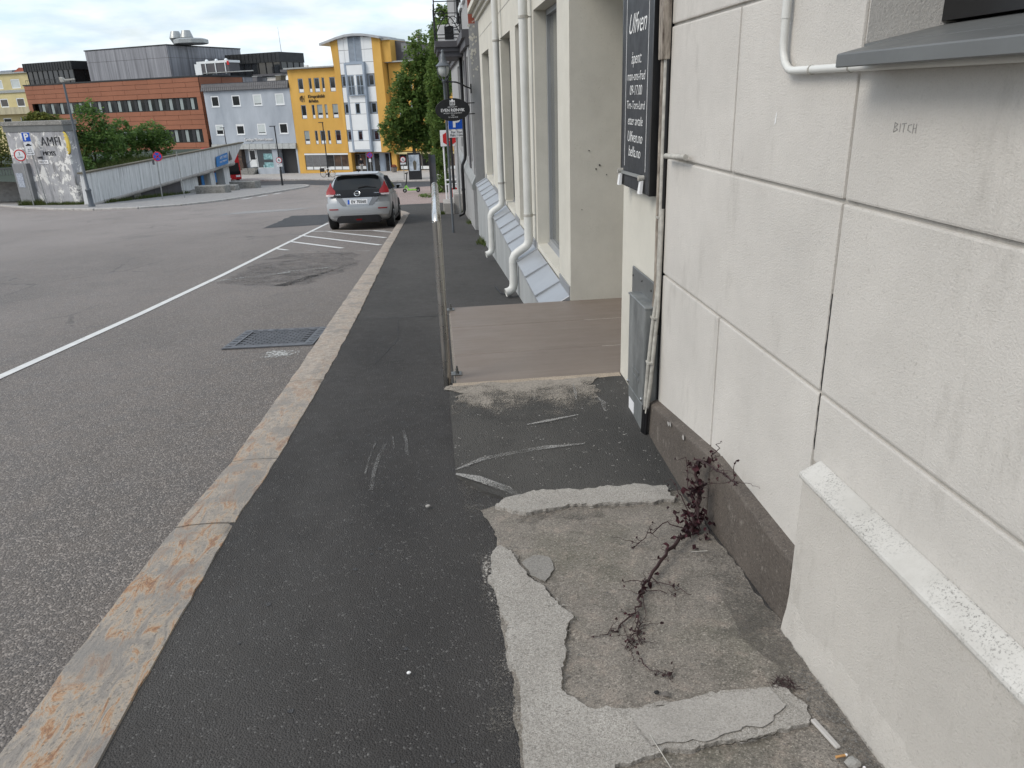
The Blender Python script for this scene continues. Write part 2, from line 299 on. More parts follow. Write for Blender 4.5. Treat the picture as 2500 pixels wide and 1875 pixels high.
def ribwall_mat():
    n = NT('streaked_concrete'); st = n.noise(1.5, 7, .72, n.mp((3.5, 3.5, .22)))
    col = n.ramp(st, [(.30, (.30, .30, .296)), (.47, (.54, .545, .535)), (.63, (.68, .685, .675))])
    col = n.mix(n.ramp(n.noise(.9, 5), [(.45, 0), (.7, .5)]), col, (.56, .565, .555)); n.bump(n.noise(18, 4), .3, .01); return n.set(col=col, rough=.85)
MT['ribwall'] = ribwall_mat()
def tile_mat():
    n = NT('landing_tile'); v = n.mp((1.1, 11, 4)); f = n.noise(1.6, 7, .7, v)
    col = n.ramp(f, [(.28, (.168, .135, .110)), (.5, (.192, .156, .129)), (.72, (.215, .178, .150))])
    col = n.mix(n.ramp(n.noise(2.2, 4), [(.5, 0), (.75, .4)]), col, (.222, .188, .160)); n.bump(n.noise(120, 3), .12, .002)
    return n.set(col=col, rough=n.ramp(n.noise(3, 4), [(.3, .42), (.7, .6)]))
MT['tile'] = tile_mat()
def leaf_mat(name, c1, c2, c3, tr=.35):
    n = NT(name); col = n.ramp(n.island, [(0, c1), (.55, c2), (1, c3)])
    col = n.mix(n.ramp(n.noise(.9, 3), [(.35, .45), (.65, 0)]), col, c1)
    n.set(col=col, rough=.55, spec=.25)
    t = n.t.nodes.new('ShaderNodeBsdfTranslucent'); n.lk(n.mix(.5, col, c3), t.inputs['Color'])
    ms = n.t.nodes.new('ShaderNodeMixShader'); ms.inputs[0].default_value = tr
    n.t.links.new(n.b.outputs[0], ms.inputs[1]); n.t.links.new(t.outputs[0], ms.inputs[2]); n.t.links.new(ms.outputs[0], n.t.nodes['Material Output'].inputs['Surface']); return n.m
MT['leaf_lime'] = leaf_mat('leaf_linden', (.046, .090, .022), (.130, .212, .050), (.235, .32, .09), .48)
MT['leaf_shrub'] = leaf_mat('leaf_shrub', (.045, .095, .026), (.115, .205, .052), (.21, .31, .085), .45)
MT['leaf_yellowish'] = leaf_mat('leaf_shrub_yellowing', (.065, .095, .022), (.150, .180, .042), (.26, .25, .07), .45)
MT['leaf_far'] = leaf_mat('leaf_far', (.028, .048, .026), (.045, .070, .038), (.065, .095, .050), .2)
MT['grass'] = leaf_mat('grass_blade', (.035, .060, .014), (.075, .110, .026), (.15, .16, .055))
MT['dryleaf'] = leaf_mat('dry_leaf', (.016, .007, .008), (.038, .012, .016), (.090, .028, .036), .15)
MT['bark'] = surf('bark', (.13, .115, .085), .9, .3, 5, .5, 30, .02, stretch=(1, 1, .3))
MT['drystem'] = surf('dry_stem', (.040, .020, .020), .7, .4, 30, .3, 120, .002)
MT['carsilver'] = surf('car_silver_paint', (.40, .41, .415), .30, .02, .6, metal=.5, rv=.01)
MT['cargrey'] = surf('car_grey_trim', (.20, .205, .21), .35, .05, 2, metal=.4)
MT['cargloss'] = surf('car_gloss_black', (.006, .006, .007), .16, .1, 2, spec=.30, rv=.02)
MT['carglass'] = surf('car_glass', (.008, .010, .011), .05, .1, 2, spec=.42, rv=.01)
MT['carred'] = surf('car_lamp_red', (.24, .008, .012), .2, .1, 9)
MT['carlamp'] = surf('car_lamp_clear', (.42, .36, .36), .15, .1, 9)
MT['carchrome'] = surf('car_chrome', (.75, .76, .77), .1, .05, 2, metal=1, rv=.02)
MT['skin'] = surf('skin', (.42, .26, .19), .6, .05, 6)
MT['jacket'] = surf('jacket', (.012, .013, .017), .8, .2, 9)
MT['trousers'] = surf('trousers', (.33, .33, .32), .85, .1, 9)
MT['wire'] = surf('painted_cable', (.42, .405, .36), .65, .35, 22, .3, 90, .002, c2=(.50, .48, .43))
MT['wirecover'] = surf('weathered_cover', (.14, .105, .08), .8, .5, 40, .6, 90, .006, c2=(.42, .37, .31), stretch=(1, 1, .25))
MT['cabinet'] = surf('cabinet_metal', (.155, .165, .165), .48, .28, 9, .15, 40, .003, metal=.25, c2=(.245, .255, .25), stretch=(1, 1, .4))
MT['brick_old'] = surf('old_brick', (.30, .085, .055), .85, .3, 12, .4, 60, .006)
MT['dirt'] = surf('dirt', (.045, .038, .030), .95, .4, 40, .6, 120, .006)
MT['butt'] = surf('cigarette_filter', (.50, .27, .10), .8, .2, 60)
MT['hill'] = surf('hill_ground', (.030, .045, .028), .9, .3, .1)
MT['terracotta'] = surf('planter_grey', (.19, .17, .155), .8, .2, 5)
MT['flowers'] = surf('flowers', (.26, .05, .05), .8, .4, 30)
MT['poster'] = surf('poster_print', (.42, .50, .58), .3, .5, 2.2, c2=(.70, .74, .78))
MT['teal'] = surf('shop_display', (.10, .33, .36), .4, .6, 3.2, c2=(.38, .60, .62))
MT['shopdark'] = surf('shop_interior', (.075, .055, .045), .12, .5, 1.5, c2=(.13, .085, .06), spec=.6, rv=.04)
MT['stickers'] = surf('bill_poster', (.20, .27, .42), .6, .6, 14, c2=(.55, .58, .62))

# ------------------------------------------------------------------ mesh helpers
ZB = {}                                   # base height of things whose parts are written in street heights
class MB:
    def __init__(s): s.v = []; s.f = []
    def add(s, vs, fs):
        o = len(s.v); s.v += [tuple(p) for p in vs]; s.f += [tuple(o + i for i in f) for f in fs]; return s
    def box(s, x0, x1, y0, y1, z0, z1):
        x0, x1 = sorted((x0, x1)); y0, y1 = sorted((y0, y1)); z0, z1 = sorted((z0, z1))
        return s.add([(x0, y0, z0), (x1, y0, z0), (x1, y1, z0), (x0, y1, z0), (x0, y0, z1), (x1, y0, z1), (x1, y1, z1), (x0, y1, z1)],
                     [(0, 3, 2, 1), (4, 5, 6, 7), (0, 1, 5, 4), (1, 2, 6, 5), (2, 3, 7, 6), (3, 0, 4, 7)])
    def hexa(s, p): return s.add(p, [(0, 3, 2, 1), (4, 5, 6, 7), (0, 1, 5, 4), (1, 2, 6, 5), (2, 3, 7, 6), (3, 0, 4, 7)])
    def bar(s, a, b, w, h, upv=(0, 0, 1)):
        a = Vector(a); b = Vector(b); d = (b - a).normalized(); u = Vector(upv)
        if abs(d.dot(u)) > .98: u = Vector((0, 1, 0))
        r = d.cross(u).normalized() * w / 2; u = r.normalized().cross(d).normalized() * h / 2
        return s.hexa([a - r - u, a + r - u, b + r - u, b - r - u, a - r + u, a + r + u, b + r + u, b - r + u])
    def tube(s, pts, r, n=8, cap=True):
        P = [Vector(p) for p in pts]; k = len(P); rs = r if isinstance(r, (list, tuple)) else [r] * k
        ref = Vector((0, 0, 1)); T = []
        for i in range(k): T.append(((P[min(i + 1, k - 1)] - P[max(i - 1, 0)]) or Vector((0, 0, 1))).normalized())
        if abs(T[0].dot(ref)) > .9: ref = Vector((1, 0, 0))
        vs = []; nrm = (ref - T[0] * ref.dot(T[0])).normalized()
        for i in range(k):
            nrm = (nrm - T[i] * nrm.dot(T[i])).normalized(); bi = T[i].cross(nrm)
            for j in range(n):
                a = 2 * math.pi * j / n; vs.append(P[i] + (nrm * math.cos(a) + bi * math.sin(a)) * rs[i])
        fs = [(i * n + j, i * n + (j + 1) % n, (i + 1) * n + (j + 1) % n, (i + 1) * n + j) for i in range(k - 1) for j in range(n)]
        if cap: fs += [tuple(range(n - 1, -1, -1)), tuple(range((k - 1) * n, k * n))]
        return s.add(vs, fs)
    def lathe(s, prof, c=(0, 0, 0), n=16):
        vs = [(c[0] + r * math.cos(2 * math.pi * j / n), c[1] + r * math.sin(2 * math.pi * j / n), c[2] + z) for r, z in prof for j in range(n)]
        fs = [(i * n + j, i * n + (j + 1) % n, (i + 1) * n + (j + 1) % n, (i + 1) * n + j) for i in range(len(prof) - 1) for j in range(n)]
        fs += [tuple(range(n - 1, -1, -1)), tuple(range((len(prof) - 1) * n, len(prof) * n))]
        return s.add(vs, fs)
    def prism(s, poly, d, axis='y', o=0.0):
        """flat outline (u,w) pulled along an axis from o to o+d"""
        k = len(poly); m = {'y': lambda u, w, t: (u, t, w), 'z': lambda u, w, t: (u, w, t), 'x': lambda u, w, t: (t, u, w)}[axis]
        return s.add([m(u, w, o) for u, w in poly] + [m(u, w, o + d) for u, w in poly],
                     [tuple(range(k - 1, -1, -1)), tuple(range(k, 2 * k))] + [(i, (i + 1) % k, k + (i + 1) % k, k + i) for i in range(k)])
    def ring(s, x0, x1, z0, z1, w, y0, y1, b=None):
        b = w if b is None else b
        s.box(x0, x0 + w, y0, y1, z0, z1); s.box(x1 - w, x1, y0, y1, z0, z1); s.box(x0 + w, x1 - w, y0, y1, z1 - w, z1); return s.box(x0 + w, x1 - w, y0, y1, z0, z0 + b)
    def mesh(s, name, smooth=False, bevel=0, seg=2):
        me = bpy.data.meshes.new(name); me.from_pydata(s.v, [], s.f); me.update()
        bm = bmesh.new(); bm.from_mesh(me); bmesh.ops.recalc_face_normals(bm, faces=bm.faces)
        if bevel: bmesh.ops.bevel(bm, geom=[e for e in bm.edges if len(e.link_faces) == 2 and e.calc_face_angle(0) > .5], offset=bevel, segments=seg, affect='EDGES', profile=.6, clamp_overlap=True)
        bm.to_mesh(me); bm.free()
        if smooth:
            for p in me.polygons: p.use_smooth = True
            if smooth is not True: me.set_sharp_from_angle(angle=R(smooth))
        return me
    def build(s, name, mat, parent=None, smooth=False, bevel=0, seg=2): return link(name, s.mesh(name, smooth, bevel, seg), mat, parent)
def mt(m): return MT[m] if isinstance(m, str) else m
def link(name, me, mat, parent=None):
    if mat is not None and not me.materials: me.materials.append(mt(mat))
    o = bpy.data.objects.new(name, me); COL.objects.link(o)
    if parent:
        o.parent = parent
        if parent.name in ZB: o.location = ZB[parent.name]
    return o
def tag(o, label=None, cat=None, group=None, kind=None):
    for k, v in (('label', label), ('category', cat), ('group', group), ('kind', kind)):
        if v: o[k] = v
    return o
def thing(name, label, cat, loc=(0, 0, 0), rz=0, group=None, streetz=False):
    o = bpy.data.objects.new(name, None); COL.objects.link(o); o.empty_display_size = .2
    o.location = loc; o.rotation_euler = (0, 0, rz)
    if streetz: ZB[o.name] = (0, 0, -loc[2]) if rz else (-loc[0], -loc[1], -loc[2])
    return tag(o, label, cat, group)
def P(parent, name, mat, *b, bevel=0):
    return MB().box(*b).build(name, mat, parent, bevel=bevel)
def copy_tree(o, parent=None):
    c = o.copy(); COL.objects.link(c); c.parent = parent
    for ch in list(o.children): copy_tree(ch, c)
    return c
def text(parent, name, s, size, mat, loc, rot=(90, 0, 0), ext=.002, align='CENTER', xs=1.0, shear=0, bold=0):
    cu = bpy.data.curves.new(name, 'FONT'); cu.body = s; cu.size = size; cu.align_x = align; cu.align_y = 'CENTER'; cu.extrude = ext; cu.shear = shear; cu.resolution_u = 3; cu.offset = bold
    ob = bpy.data.objects.new(name, cu); COL.objects.link(ob); bpy.context.view_layer.update()
    me = bpy.data.meshes.new_from_object(ob.evaluated_get(bpy.context.evaluated_depsgraph_get())); bpy.data.objects.remove(ob)
    me.materials.clear(); o = link(name, me, mat, parent)
    o.location = o.location + Vector(loc); o.rotation_euler = tuple(R(a) for a in rot); o.scale = (xs, 1, 1); return o
def gridwall(x0, x1, z0, z1, holes, y=0.0, d=.2, mb=None):
    """wall face in the xz plane with real openings and reveals going d deep"""
    mb = mb or MB(); xs = sorted({x0, x1} | {h[0] for h in holes} | {h[1] for h in holes}); zs = sorted({z0, z1} | {h[2] for h in holes} | {h[3] for h in holes})
    xs = [x for x in xs if x0 <= x <= x1]; zs = [z for z in zs if z0 <= z <= z1]
    for a, b in zip(xs, xs[1:]):
        for c, e in zip(zs, zs[1:]):
            mx_, mz_ = (a + b) / 2, (c + e) / 2
            if not any(h[0] < mx_ < h[1] and h[2] < mz_ < h[3] for h in holes): mb.add([(a, y, c), (b, y, c), (b, y, e), (a, y, e)], [(0, 1, 2, 3)])
    for h in holes:
        a, b, c, e = h[:4]; q = y + (h[4] if len(h) > 4 else d)
        mb.add([(a, y, c), (b, y, c), (b, y, e), (a, y, e), (a, q, c), (b, q, c), (b, q, e), (a, q, e)], [(0, 4, 5, 1), (1, 5, 6, 2), (2, 6, 7, 3), (3, 7, 4, 0)])
    return mb
def shell(mb, x0, x1, z0, z1, y0, y1, top=True):
    """sides, back and roof of a building body whose front is built apart"""
    mb.add([(x0, y0, z0), (x1, y0, z0), (x1, y1, z0), (x0, y1, z0), (x0, y0, z1), (x1, y0, z1), (x1, y1, z1), (x0, y1, z1)],
           [(1, 2, 6, 5), (2, 3, 7, 6), (3, 0, 4, 7)] + ([(4, 5, 6, 7)] if top else [])); return mb
def window(parent, x0, x1, z0, z1, y, fw=.06, fm='white', gm='glass', sill=0, fd=.06, mull=(), blind=None):
    f = MB().ring(x0, x1, z0, z1, fw, y, y + fd)
    for k in mull: f.box(k - fw * .4, k + fw * .4, y + .004, y + fd, z0 + fw, z1 - fw)
    if sill: f.box(x0 - .04, x1 + .04, y - sill, y, z0 - .05, z0)
    o = f.build('window', fm, parent)
    MB().box(x0 + fw, x1 - fw, y + fd * .5, y + fd * .5 + .02, z0 + fw, z1 - fw).build('pane', gm, o)
    if blind: MB().box(x0 + fw, x1 - fw, y + fd * .5 - .012, y + fd * .5 - .002, z1 - fw - (z1 - z0 - 2 * fw) * blind[0], z1 - fw).build('blind', blind[1], o)
    return o

# ------------------------------------------------------------------ the lie of the street
PR = [(-40, 3.2), (0, 0), (45, -3.6), (70, -5.2), (98, -6.6), (140, -7.6), (600, -8.0)]
def zg(y):
    for (a, p), (b, q_) in zip(PR, PR[1:]):
        if y <= b: return p + (q_ - p) * (y - a) / (b - a)
    return PR[-1][1]
CUTS = [-6, -3, 0] + [45, 70, 98, 140]
def drape(name, poly, h, mat, parent=None, thick=0, kind='structure', fine=None, jit=0):
    """a flat outline laid on the street: bent where the street bends, h above it"""
    bm = bmesh.new(); f = bm.faces.new([bm.verts.new((x, y, 0)) for x, y in poly])
    ys = [p[1] for p in poly]; xs = [p[0] for p in poly]
    cuts = [c for c in CUTS if min(ys) < c < max(ys)]
    if fine:
        k = min(ys) + fine
        while k < max(ys): cuts.append(k); k += fine
        k = min(xs) + fine
        while k < max(xs): bmesh.ops.bisect_plane(bm, geom=bm.verts[:] + bm.edges[:] + bm.faces[:], plane_co=(k, 0, 0), plane_no=(1, 0, 0)); k += fine
    for c in cuts: bmesh.ops.bisect_plane(bm, geom=bm.verts[:] + bm.edges[:] + bm.faces[:], plane_co=(0, c, 0), plane_no=(0, 1, 0))
    bmesh.ops.triangulate(bm, faces=bm.faces)
    for v in bm.verts:
        v.co.z = zg(v.co.y) + h + (jit * (noise.noise(Vector((v.co.x * 7, v.co.y * 7, 0)))) if jit else 0)
    bmesh.ops.recalc_face_normals(bm, faces=bm.faces)
    if bm.faces and sum(fc.normal.z for fc in bm.faces) < 0: bmesh.ops.reverse_faces(bm, faces=bm.faces)
    if thick:
        ed = [e for e in bm.edges if len(e.link_faces) == 1]; r = bmesh.ops.extrude_edge_only(bm, edges=ed)
        for v in [g for g in r['geom'] if isinstance(g, bmesh.types.BMVert)]: v.co.z -= thick
    me = bpy.data.meshes.new(name); bm.to_mesh(me); bm.free(); o = link(name, me, mat, parent)
    if kind and not parent: o['kind'] = kind
    return o
def wob(poly, step=.02, amp=.008, seed=0.0, freq=22):
    """ragged outline"""
    out = []
    for (a, b), (c, d) in zip(poly, poly[1:] + poly[:1]):
        L = math.hypot(c - a, d - b); n = max(1, int(L / step))
        for i in range(n):
            t = i / n; x = a + (c - a) * t; y = b + (d - b) * t
            q_ = Vector((x * freq + seed, y * freq, seed)); q2 = Vector((x * freq * .3 + seed, y * freq * .3, seed + 9))
            out.append((x + amp * noise.noise(q_) * 1.3 + amp * 1.6 * noise.noise(q2), y + amp * noise.noise(q_ + Vector((31, 7, 3))) * 1.3 + amp * 1.6 * noise.noise(q2 + Vector((5, 17, 3)))))
    return out

# ================================================================== ground, road, pavements
def rect(x0, x1, y0, y1): return [(x0, y0), (x1, y0), (x1, y1), (x0, y1)]
drape('ground', rect(-1500, 1500, -200, 1600), -.35, 'hill')
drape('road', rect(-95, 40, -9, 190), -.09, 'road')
drape('pavement', rect(-1.06, 1.14, -4, 7.86), 0, 'asphalt_new', thick=.2)
drape('pavement', [(-1.04, 7.86), (1.3, 7.86), (1.3, 26.4), (-1.02, 26.4)], -.004, 'asphalt_walk', thick=.2)
drape('pavement', [(-1.02, 26.4), (1.3, 26.4), (1.3, 33.0), (-1.7, 33.0), (-1.6, 28.7)], -.004, 'asphalt_walk', thick=.2)
for pl, w2 in (([(-1.0, 7.95), (-.5, 7.88), (-.06, 7.82), (.5, 7.80)], .012), ([(-.9, 15.4), (-.2, 15.2), (.8, 15.0)], .02)): drape('seam', [(x, y - w2 / 2) for x, y in pl] + [(x, y + w2 / 2) for x, y in pl[::-1]], .004, 'black_soft')
# brick square beyond the parked car
def paver_mat():
    n = NT('brick_paving'); b = n.t.nodes.new('ShaderNodeTexBrick'); n.t.links.new(n.mp((1, 1, 1), (0, 0, .08)), b.inputs['Vector'])
    b.inputs['Scale'].default_value = 3.4; b.inputs['Mortar Size'].default_value = .035; b.inputs['Brick Width'].default_value = .75; b.inputs['Row Height'].default_value = .375
    b.inputs['Color1'].default_value = (.30, .205, .175, 1); b.inputs['Color2'].default_value = (.38, .28, .245, 1); b.inputs['Mortar'].default_value = (.17, .15, .135, 1)
    col = n.mix(n.ramp(n.noise(.6, 5), [(.35, .35), (.65, 0)]), b.outputs['Color'], (.19, .155, .14)); n.bump(b.outputs['Fac'], .4, -.006); return n.set(col=col, rough=.85)
MT['brickpaving'] = paver_mat()
drape('pavement', [(-1.7, 33.0), (1.4, 33.0), (3.0, 56), (-.23, 55.4), (-1.6, 54.8), (-2.75, 53.4), (-3.0, 50), (-2.4, 42)], -.03, 'brickpaving', thick=.1)
amfi = [(-60, 84), (-40, 66), (-30.2, 56.6), (-25.8, 51.2), (-22.4, 47.7), (-19.2, 45.3), (-16.6, 44.7), (-14.7, 45.8), (-13.5, 48), (-12.6, 52), (-12.1, 55.3), (-11.4, 60), (-10.7, 65.3), (-10.9, 68), (-11.7, 70.1), (-14, 71.3), (-17, 72.2), (-23, 80), (-60, 112)]
drape('pavement', amfi, 0, 'conc_walk', thick=.2)
farp = [(-60, 108), (-20, 85.6), (-12.7, 81.1), (-7.2, 74.5), (-3.3, 69.4), (0, 66.8), (6, 64), (9, 70), (9, 95), (-16, 103), (-60, 130)]
drape('pavement', farp, .02, 'conc_far', thick=.2)
drape('road_patch', [(-21, 84.6), (-17.4, 73), (-14.2, 72.1), (-11.4, 71), (-9.6, 68.5), (-6.5, 73), (-12.6, 80.6)], -.084, 'asphalt_patch')
drape('road_patch', [(-5.4, 70), (-3.2, 55.2), (3, 57.6), (5, 62), (-.2, 66), (-3.5, 68.6)], -.084, 'asphalt_patch')
drape('road_patch', [(-9.6, 68.0), (-8.3, 61.5), (-4.6, 63), (-5.2, 71.2), (-7.2, 73.2)], -.083, 'cobble')
drape('road_patch', wob([(-5.35, 23.9), (-5.6, 30.1), (-3.6, 29.6), (-3.62, 24.2)], .4, .05), -.085, 'asphalt_patch')
drape('road_patch', wob([(-9.3, 33), (-8.6, 35.6), (-5.6, 36.2), (-6.4, 34)], .3, .1), -.084, 'conc_walk')
drape('oil_stain', wob([(-3.5, 11.9), (-3.45, 14.4), (-2.6, 15.0), (-1.7, 14.8), (-1.4, 13.4), (-2.1, 11.2), (-3.1, 11.7)], .2, .12, 3), -.084, 'oil')
drape('oil_stain', wob([(-3.4, 15.0), (-3.2, 15.9), (-1.8, 15.6), (-1.5, 14.9)], .2, .1, 5), -.0835, 'oil')

# kerb stones
kerb = tag(bpy.data.objects.new('kerb', None), kind='structure'); COL.objects.link(kerb)
def tab(y, t):
    for (a, p), (b, q) in zip(t, t[1:]):
        if y <= b: return p + (q - p) * max(0, y - a) / (b - a)
    return t[-1][1]
KL = [(0, -1.345), (2.2, -1.335), (3.1, -1.305), (3.9, -1.25), (5.6, -1.222), (8, -1.218), (14.9, -1.185), (26.3, -1.172)]; KR = [(0, -1.04), (3.1, -1.032), (3.9, -.990), (5.5, -.962), (8.2, -.950), (14.8, -.992), (26.3, -.974)]
def kerb_stone(y0, y1, xl, xr, step, seed):
    n = max(3, int((y1 - y0) / step)); m = 5; mb = MB(); vs = []
    off = .006 * math.sin(seed * 5)
    for i in range(n + 1):
        y = y0 + .004 + (y1 - y0 - .008) * i / n; xl = tab(y, KL) + off; xr = tab(y, KR) - off * .6
        jl = .006 * noise.noise(Vector((seed, y * 3.1, 0))) + .004 * noise.noise(Vector((seed, y * 17, 2))); jr = .009 * noise.noise(Vector((seed + 5, y * 4.7, 4))) + .007 * noise.noise(Vector((seed, y * 24, 7)))
        row = [(xl + jl, y, zg(y) - .17), (xl + jl, y, zg(y) - .018)]
        for j in range(m):
            t = j / (m - 1); x = xl + jl + .010 + (xr + jr - xl - jl - .014) * t
            row.append((x, y, zg(y) + .010 + .005 * noise.noise(Vector((x * 9, y * 6, seed))) - (.004 if i in (0, n) else 0) - (.005 if j in (0, m - 1) else 0)))
        row += [(xr + jr, y, zg(y) - .004), (xr + jr, y, zg(y) - .17)]; vs += row
    k = m + 4; fs = [(i * k + j, i * k + j + 1, (i + 1) * k + j + 1, (i + 1) * k + j) for i in range(n) for j in range(k - 1)]
    fs += [tuple(range(k)), tuple(range(n * k + k - 1, n * k - 1, -1))]
    return MB().add(vs, fs).build('kerb_stone', 'kerb', kerb, smooth=50)
ky = [-2.0, .55, 3.14, 3.93, 5.55, 7.98, 10.6, 12.9, 14.9, 17.6, 20.0, 22.4, 24.6, 26.3]
for i in range(13): kerb_stone(ky[i], ky[i + 1], 0, 0, .07 if ky[i] < 8 else .2, i * 3.7)
for a, b in (((-1.06, 26.35), (-1.22, 27.4)), ((-1.22, 27.45), (-1.5, 28.6))):            # the kerb drops and turns away at the crossing
    mb = MB(); mb.bar((a[0], a[1], zg(a[1]) - .075), (b[0], b[1], zg(b[1]) - .075), .24, .16); mb.build('kerb_stone', 'kerb', kerb, bevel=.015)
def kerbrun(pts, w, h, name='kerb'):
    root = tag(bpy.data.objects.new(name, None), kind='structure'); COL.objects.link(root)
    for (a, b), (c, d) in zip(pts, pts[1:]):
        L = math.hypot(c - a, d - b); n = max(1, round(L / 1.9))
        for i in range(n):
            t0, t1 = i / n + .006, (i + 1) / n - .006; x0, y0, x1, y1 = a + (c - a) * t0, b + (d - b) * t0, a + (c - a) * t1, b + (d - b) * t1
            MB().bar((x0, y0, zg(y0) + h - .1), (x1, y1, zg(y1) + h - .1), w, .2).build('kerb_stone', 'conc_far', root, bevel=.02, seg=1)
kerbrun(amfi[1:16], .22, .015); kerbrun(farp[1:7], .2, .035)
# painted parking bay
def stripe(pts, w, mat='linepaint', h=-.0845, name='road_marking', step=.25):
    L = []; Rr = []
    for i, (x, y) in enumerate(pts):
        a = Vector(pts[max(i - 1, 0)]); b = Vector(pts[min(i + 1, len(pts) - 1)]); d = (b - a).normalized(); n = Vector((-d.y, d.x)) * w / 2
        L.append((x + n.x, y + n.y)); Rr.append((x - n.x, y - n.y))
    return drape(name, L + Rr[::-1], h, mat)
stripe([(-4.02, 5.0), (-3.95, 6.67), (-3.8, 9.53), (-3.7, 12.99), (-3.65, 17.44), (-3.52, 24.9)], .10)
for a, b, w, m in (((-3.6, 21.7), (-1.43, 20.75), .10, 'linepaint'), ((-3.05, 21.3), (-1.3, 18.5), .12, 'linepaint'), ((-1.85, 20.95), (-1.17, 19.9), .1, 'linepaint'), ((-3.66, 20.5), (-1.3, 16.75), .12, 'linepaint'),
                   ((-3.66, 18.85), (-2.1, 16.5), .12, 'linepaint'), ((-3.66, 17.2), (-3.3, 16.7), .1, 'linepaint'), ((-3.4, 16.75), (-1.45, 15.65), .07, 'lineworn'), ((-3.7, 12.2), (-1.9, 13.3), .09, 'lineworn'), ((-2.7, 13.0), (-1.8, 13.25), .1, 'lineworn')):
    stripe([a, b], w, m, -.0835)
drape('road_marking', [(-1.72, 6.76), (-1.38, 6.68), (-1.38, 6.96), (-1.70, 7.03)], -.084, 'lineworn')
for k in range(3): stripe([(-12.3 + k * .45, 50.2 + k * 2.6), (-12.0 + k * .45, 51.7 + k * 2.6)], .22)

def ribbon(name, pts, w, h, mat, seed=0.0, amp=.01):
    q = []
    for (a, b), (c, d) in zip(pts, pts[1:]):
        n = max(2, int(math.hypot(c - a, d - b) / .06)); q += [(a + (c - a) * i / n + amp * noise.noise(Vector((a * 3 + i * .35, seed, 1))), b + (d - b) * i / n) for i in range(n)]
    L = []; Rr = []
    for i, (x, y) in enumerate(q):
        a = Vector(q[max(i - 1, 0)]); b = Vector(q[min(i + 1, len(q) - 1)]); d = (b - a).normalized(); ww = w * (.35 + 1.1 * abs(noise.noise(Vector((i * .3, seed, 4)))))
        L.append((x - d.y * ww, y + d.x * ww)); Rr.append((x + d.y * ww, y - d.x * ww))
    return drape(name, L + Rr[::-1], h, mat)
ribbon('crack', [(-3.15, 2.4), (-2.8, 4.2), (-2.5, 6.6)], .006, -.0855, 'oil', 1, .03); ribbon('crack', [(-2.6, 2.2), (-2.35, 3.7), (-2.12, 5.4)], .006, -.0855, 'oil', 5, .03); ribbon('crack', [(-3.6, 3.2), (-3.1, 5.5), (-2.8, 8.0)], .005, -.0855, 'oil', 9, .03)
ribbon('crack', [(-8.5, 26), (-6.6, 26.6), (-5.4, 27.2)], .02, -.0855, 'oil', 12, .1); ribbon('crack', [(-9.5, 34), (-6.4, 35.5), (-3.6, 35.2)], .03, -.0855, 'oil', 15, .1); ribbon('crack', [(-12, 22), (-9, 23.5), (-7, 23.2)], .015, -.0855, 'oil', 18, .1)
ribbon('crack', [(-.95, 12.1), (-.3, 11.9), (.5, 11.95)], .004, .001, 'black_soft', 21, .02); ribbon('crack', [(-.6, 5.9), (-.45, 6.8), (-.5, 7.8)], .003, .004, 'black_soft', 25, .02)
gum = MB(); rg = random.Random(12)
for _ in range(46):
    x, y, r_ = rg.uniform(-.9, -.05), rg.uniform(1.5, 9), rg.uniform(.004, .011); gum.add([(x + r_ * rg.uniform(.7, 1.2) * math.cos(i * .9), y + r_ * rg.uniform(.7, 1.2) * math.sin(i * .9), zg(y) + .003) for i in range(7)], [tuple(range(7))])
tag(gum.build('gum_spots', 'asphalt_patch'), 'flattened pale gum spots and flecks on the dark pavement', 'gum', kind='stuff')
# drain cover let into the road
dg = thing('drain_cover', 'rectangular cast iron drain cover in the road beside the kerb', 'drain cover', (-1.72, 7.6, zg(7.6) - .088), R(-8)); dg.rotation_euler = (math.atan(-.08), 0, R(-3))
fr = MB(); fr.ring(-.44, .44, -.42, .42, .10, -.012, .0); fr.v = [(x, z, -y) for x, y, z in fr.v]; fr.build('frame', 'castiron', dg)
MB().box(-.34, .34, -.32, .32, .0, .004).build('cover', 'black_soft', dg)
tb = MB()
for r_ in range(13):
    for c_ in range(8):
        x = -.33 + c_ * .083 + (.04 if r_ % 2 else 0); y = -.30 + r_ * .0475
        if x + .07 < .335: tb.box(x, x + .072, y, y + .030, .004, .010)
tag(tb.build('tread', 'castiron', dg), kind='stuff')
sb = MB()
for k in range(7): sb.box(-.42, -.37, -.36 + k * .11, -.32 + k * .11, .012, .0145); sb.box(.37, .42, -.36 + k * .11, -.32 + k * .11, .012, .0145); sb.box(-.36 + k * .11, -.31 + k * .11, .36, .39, .012, .0145)
tag(sb.build('slots', 'black', dg), kind='stuff')

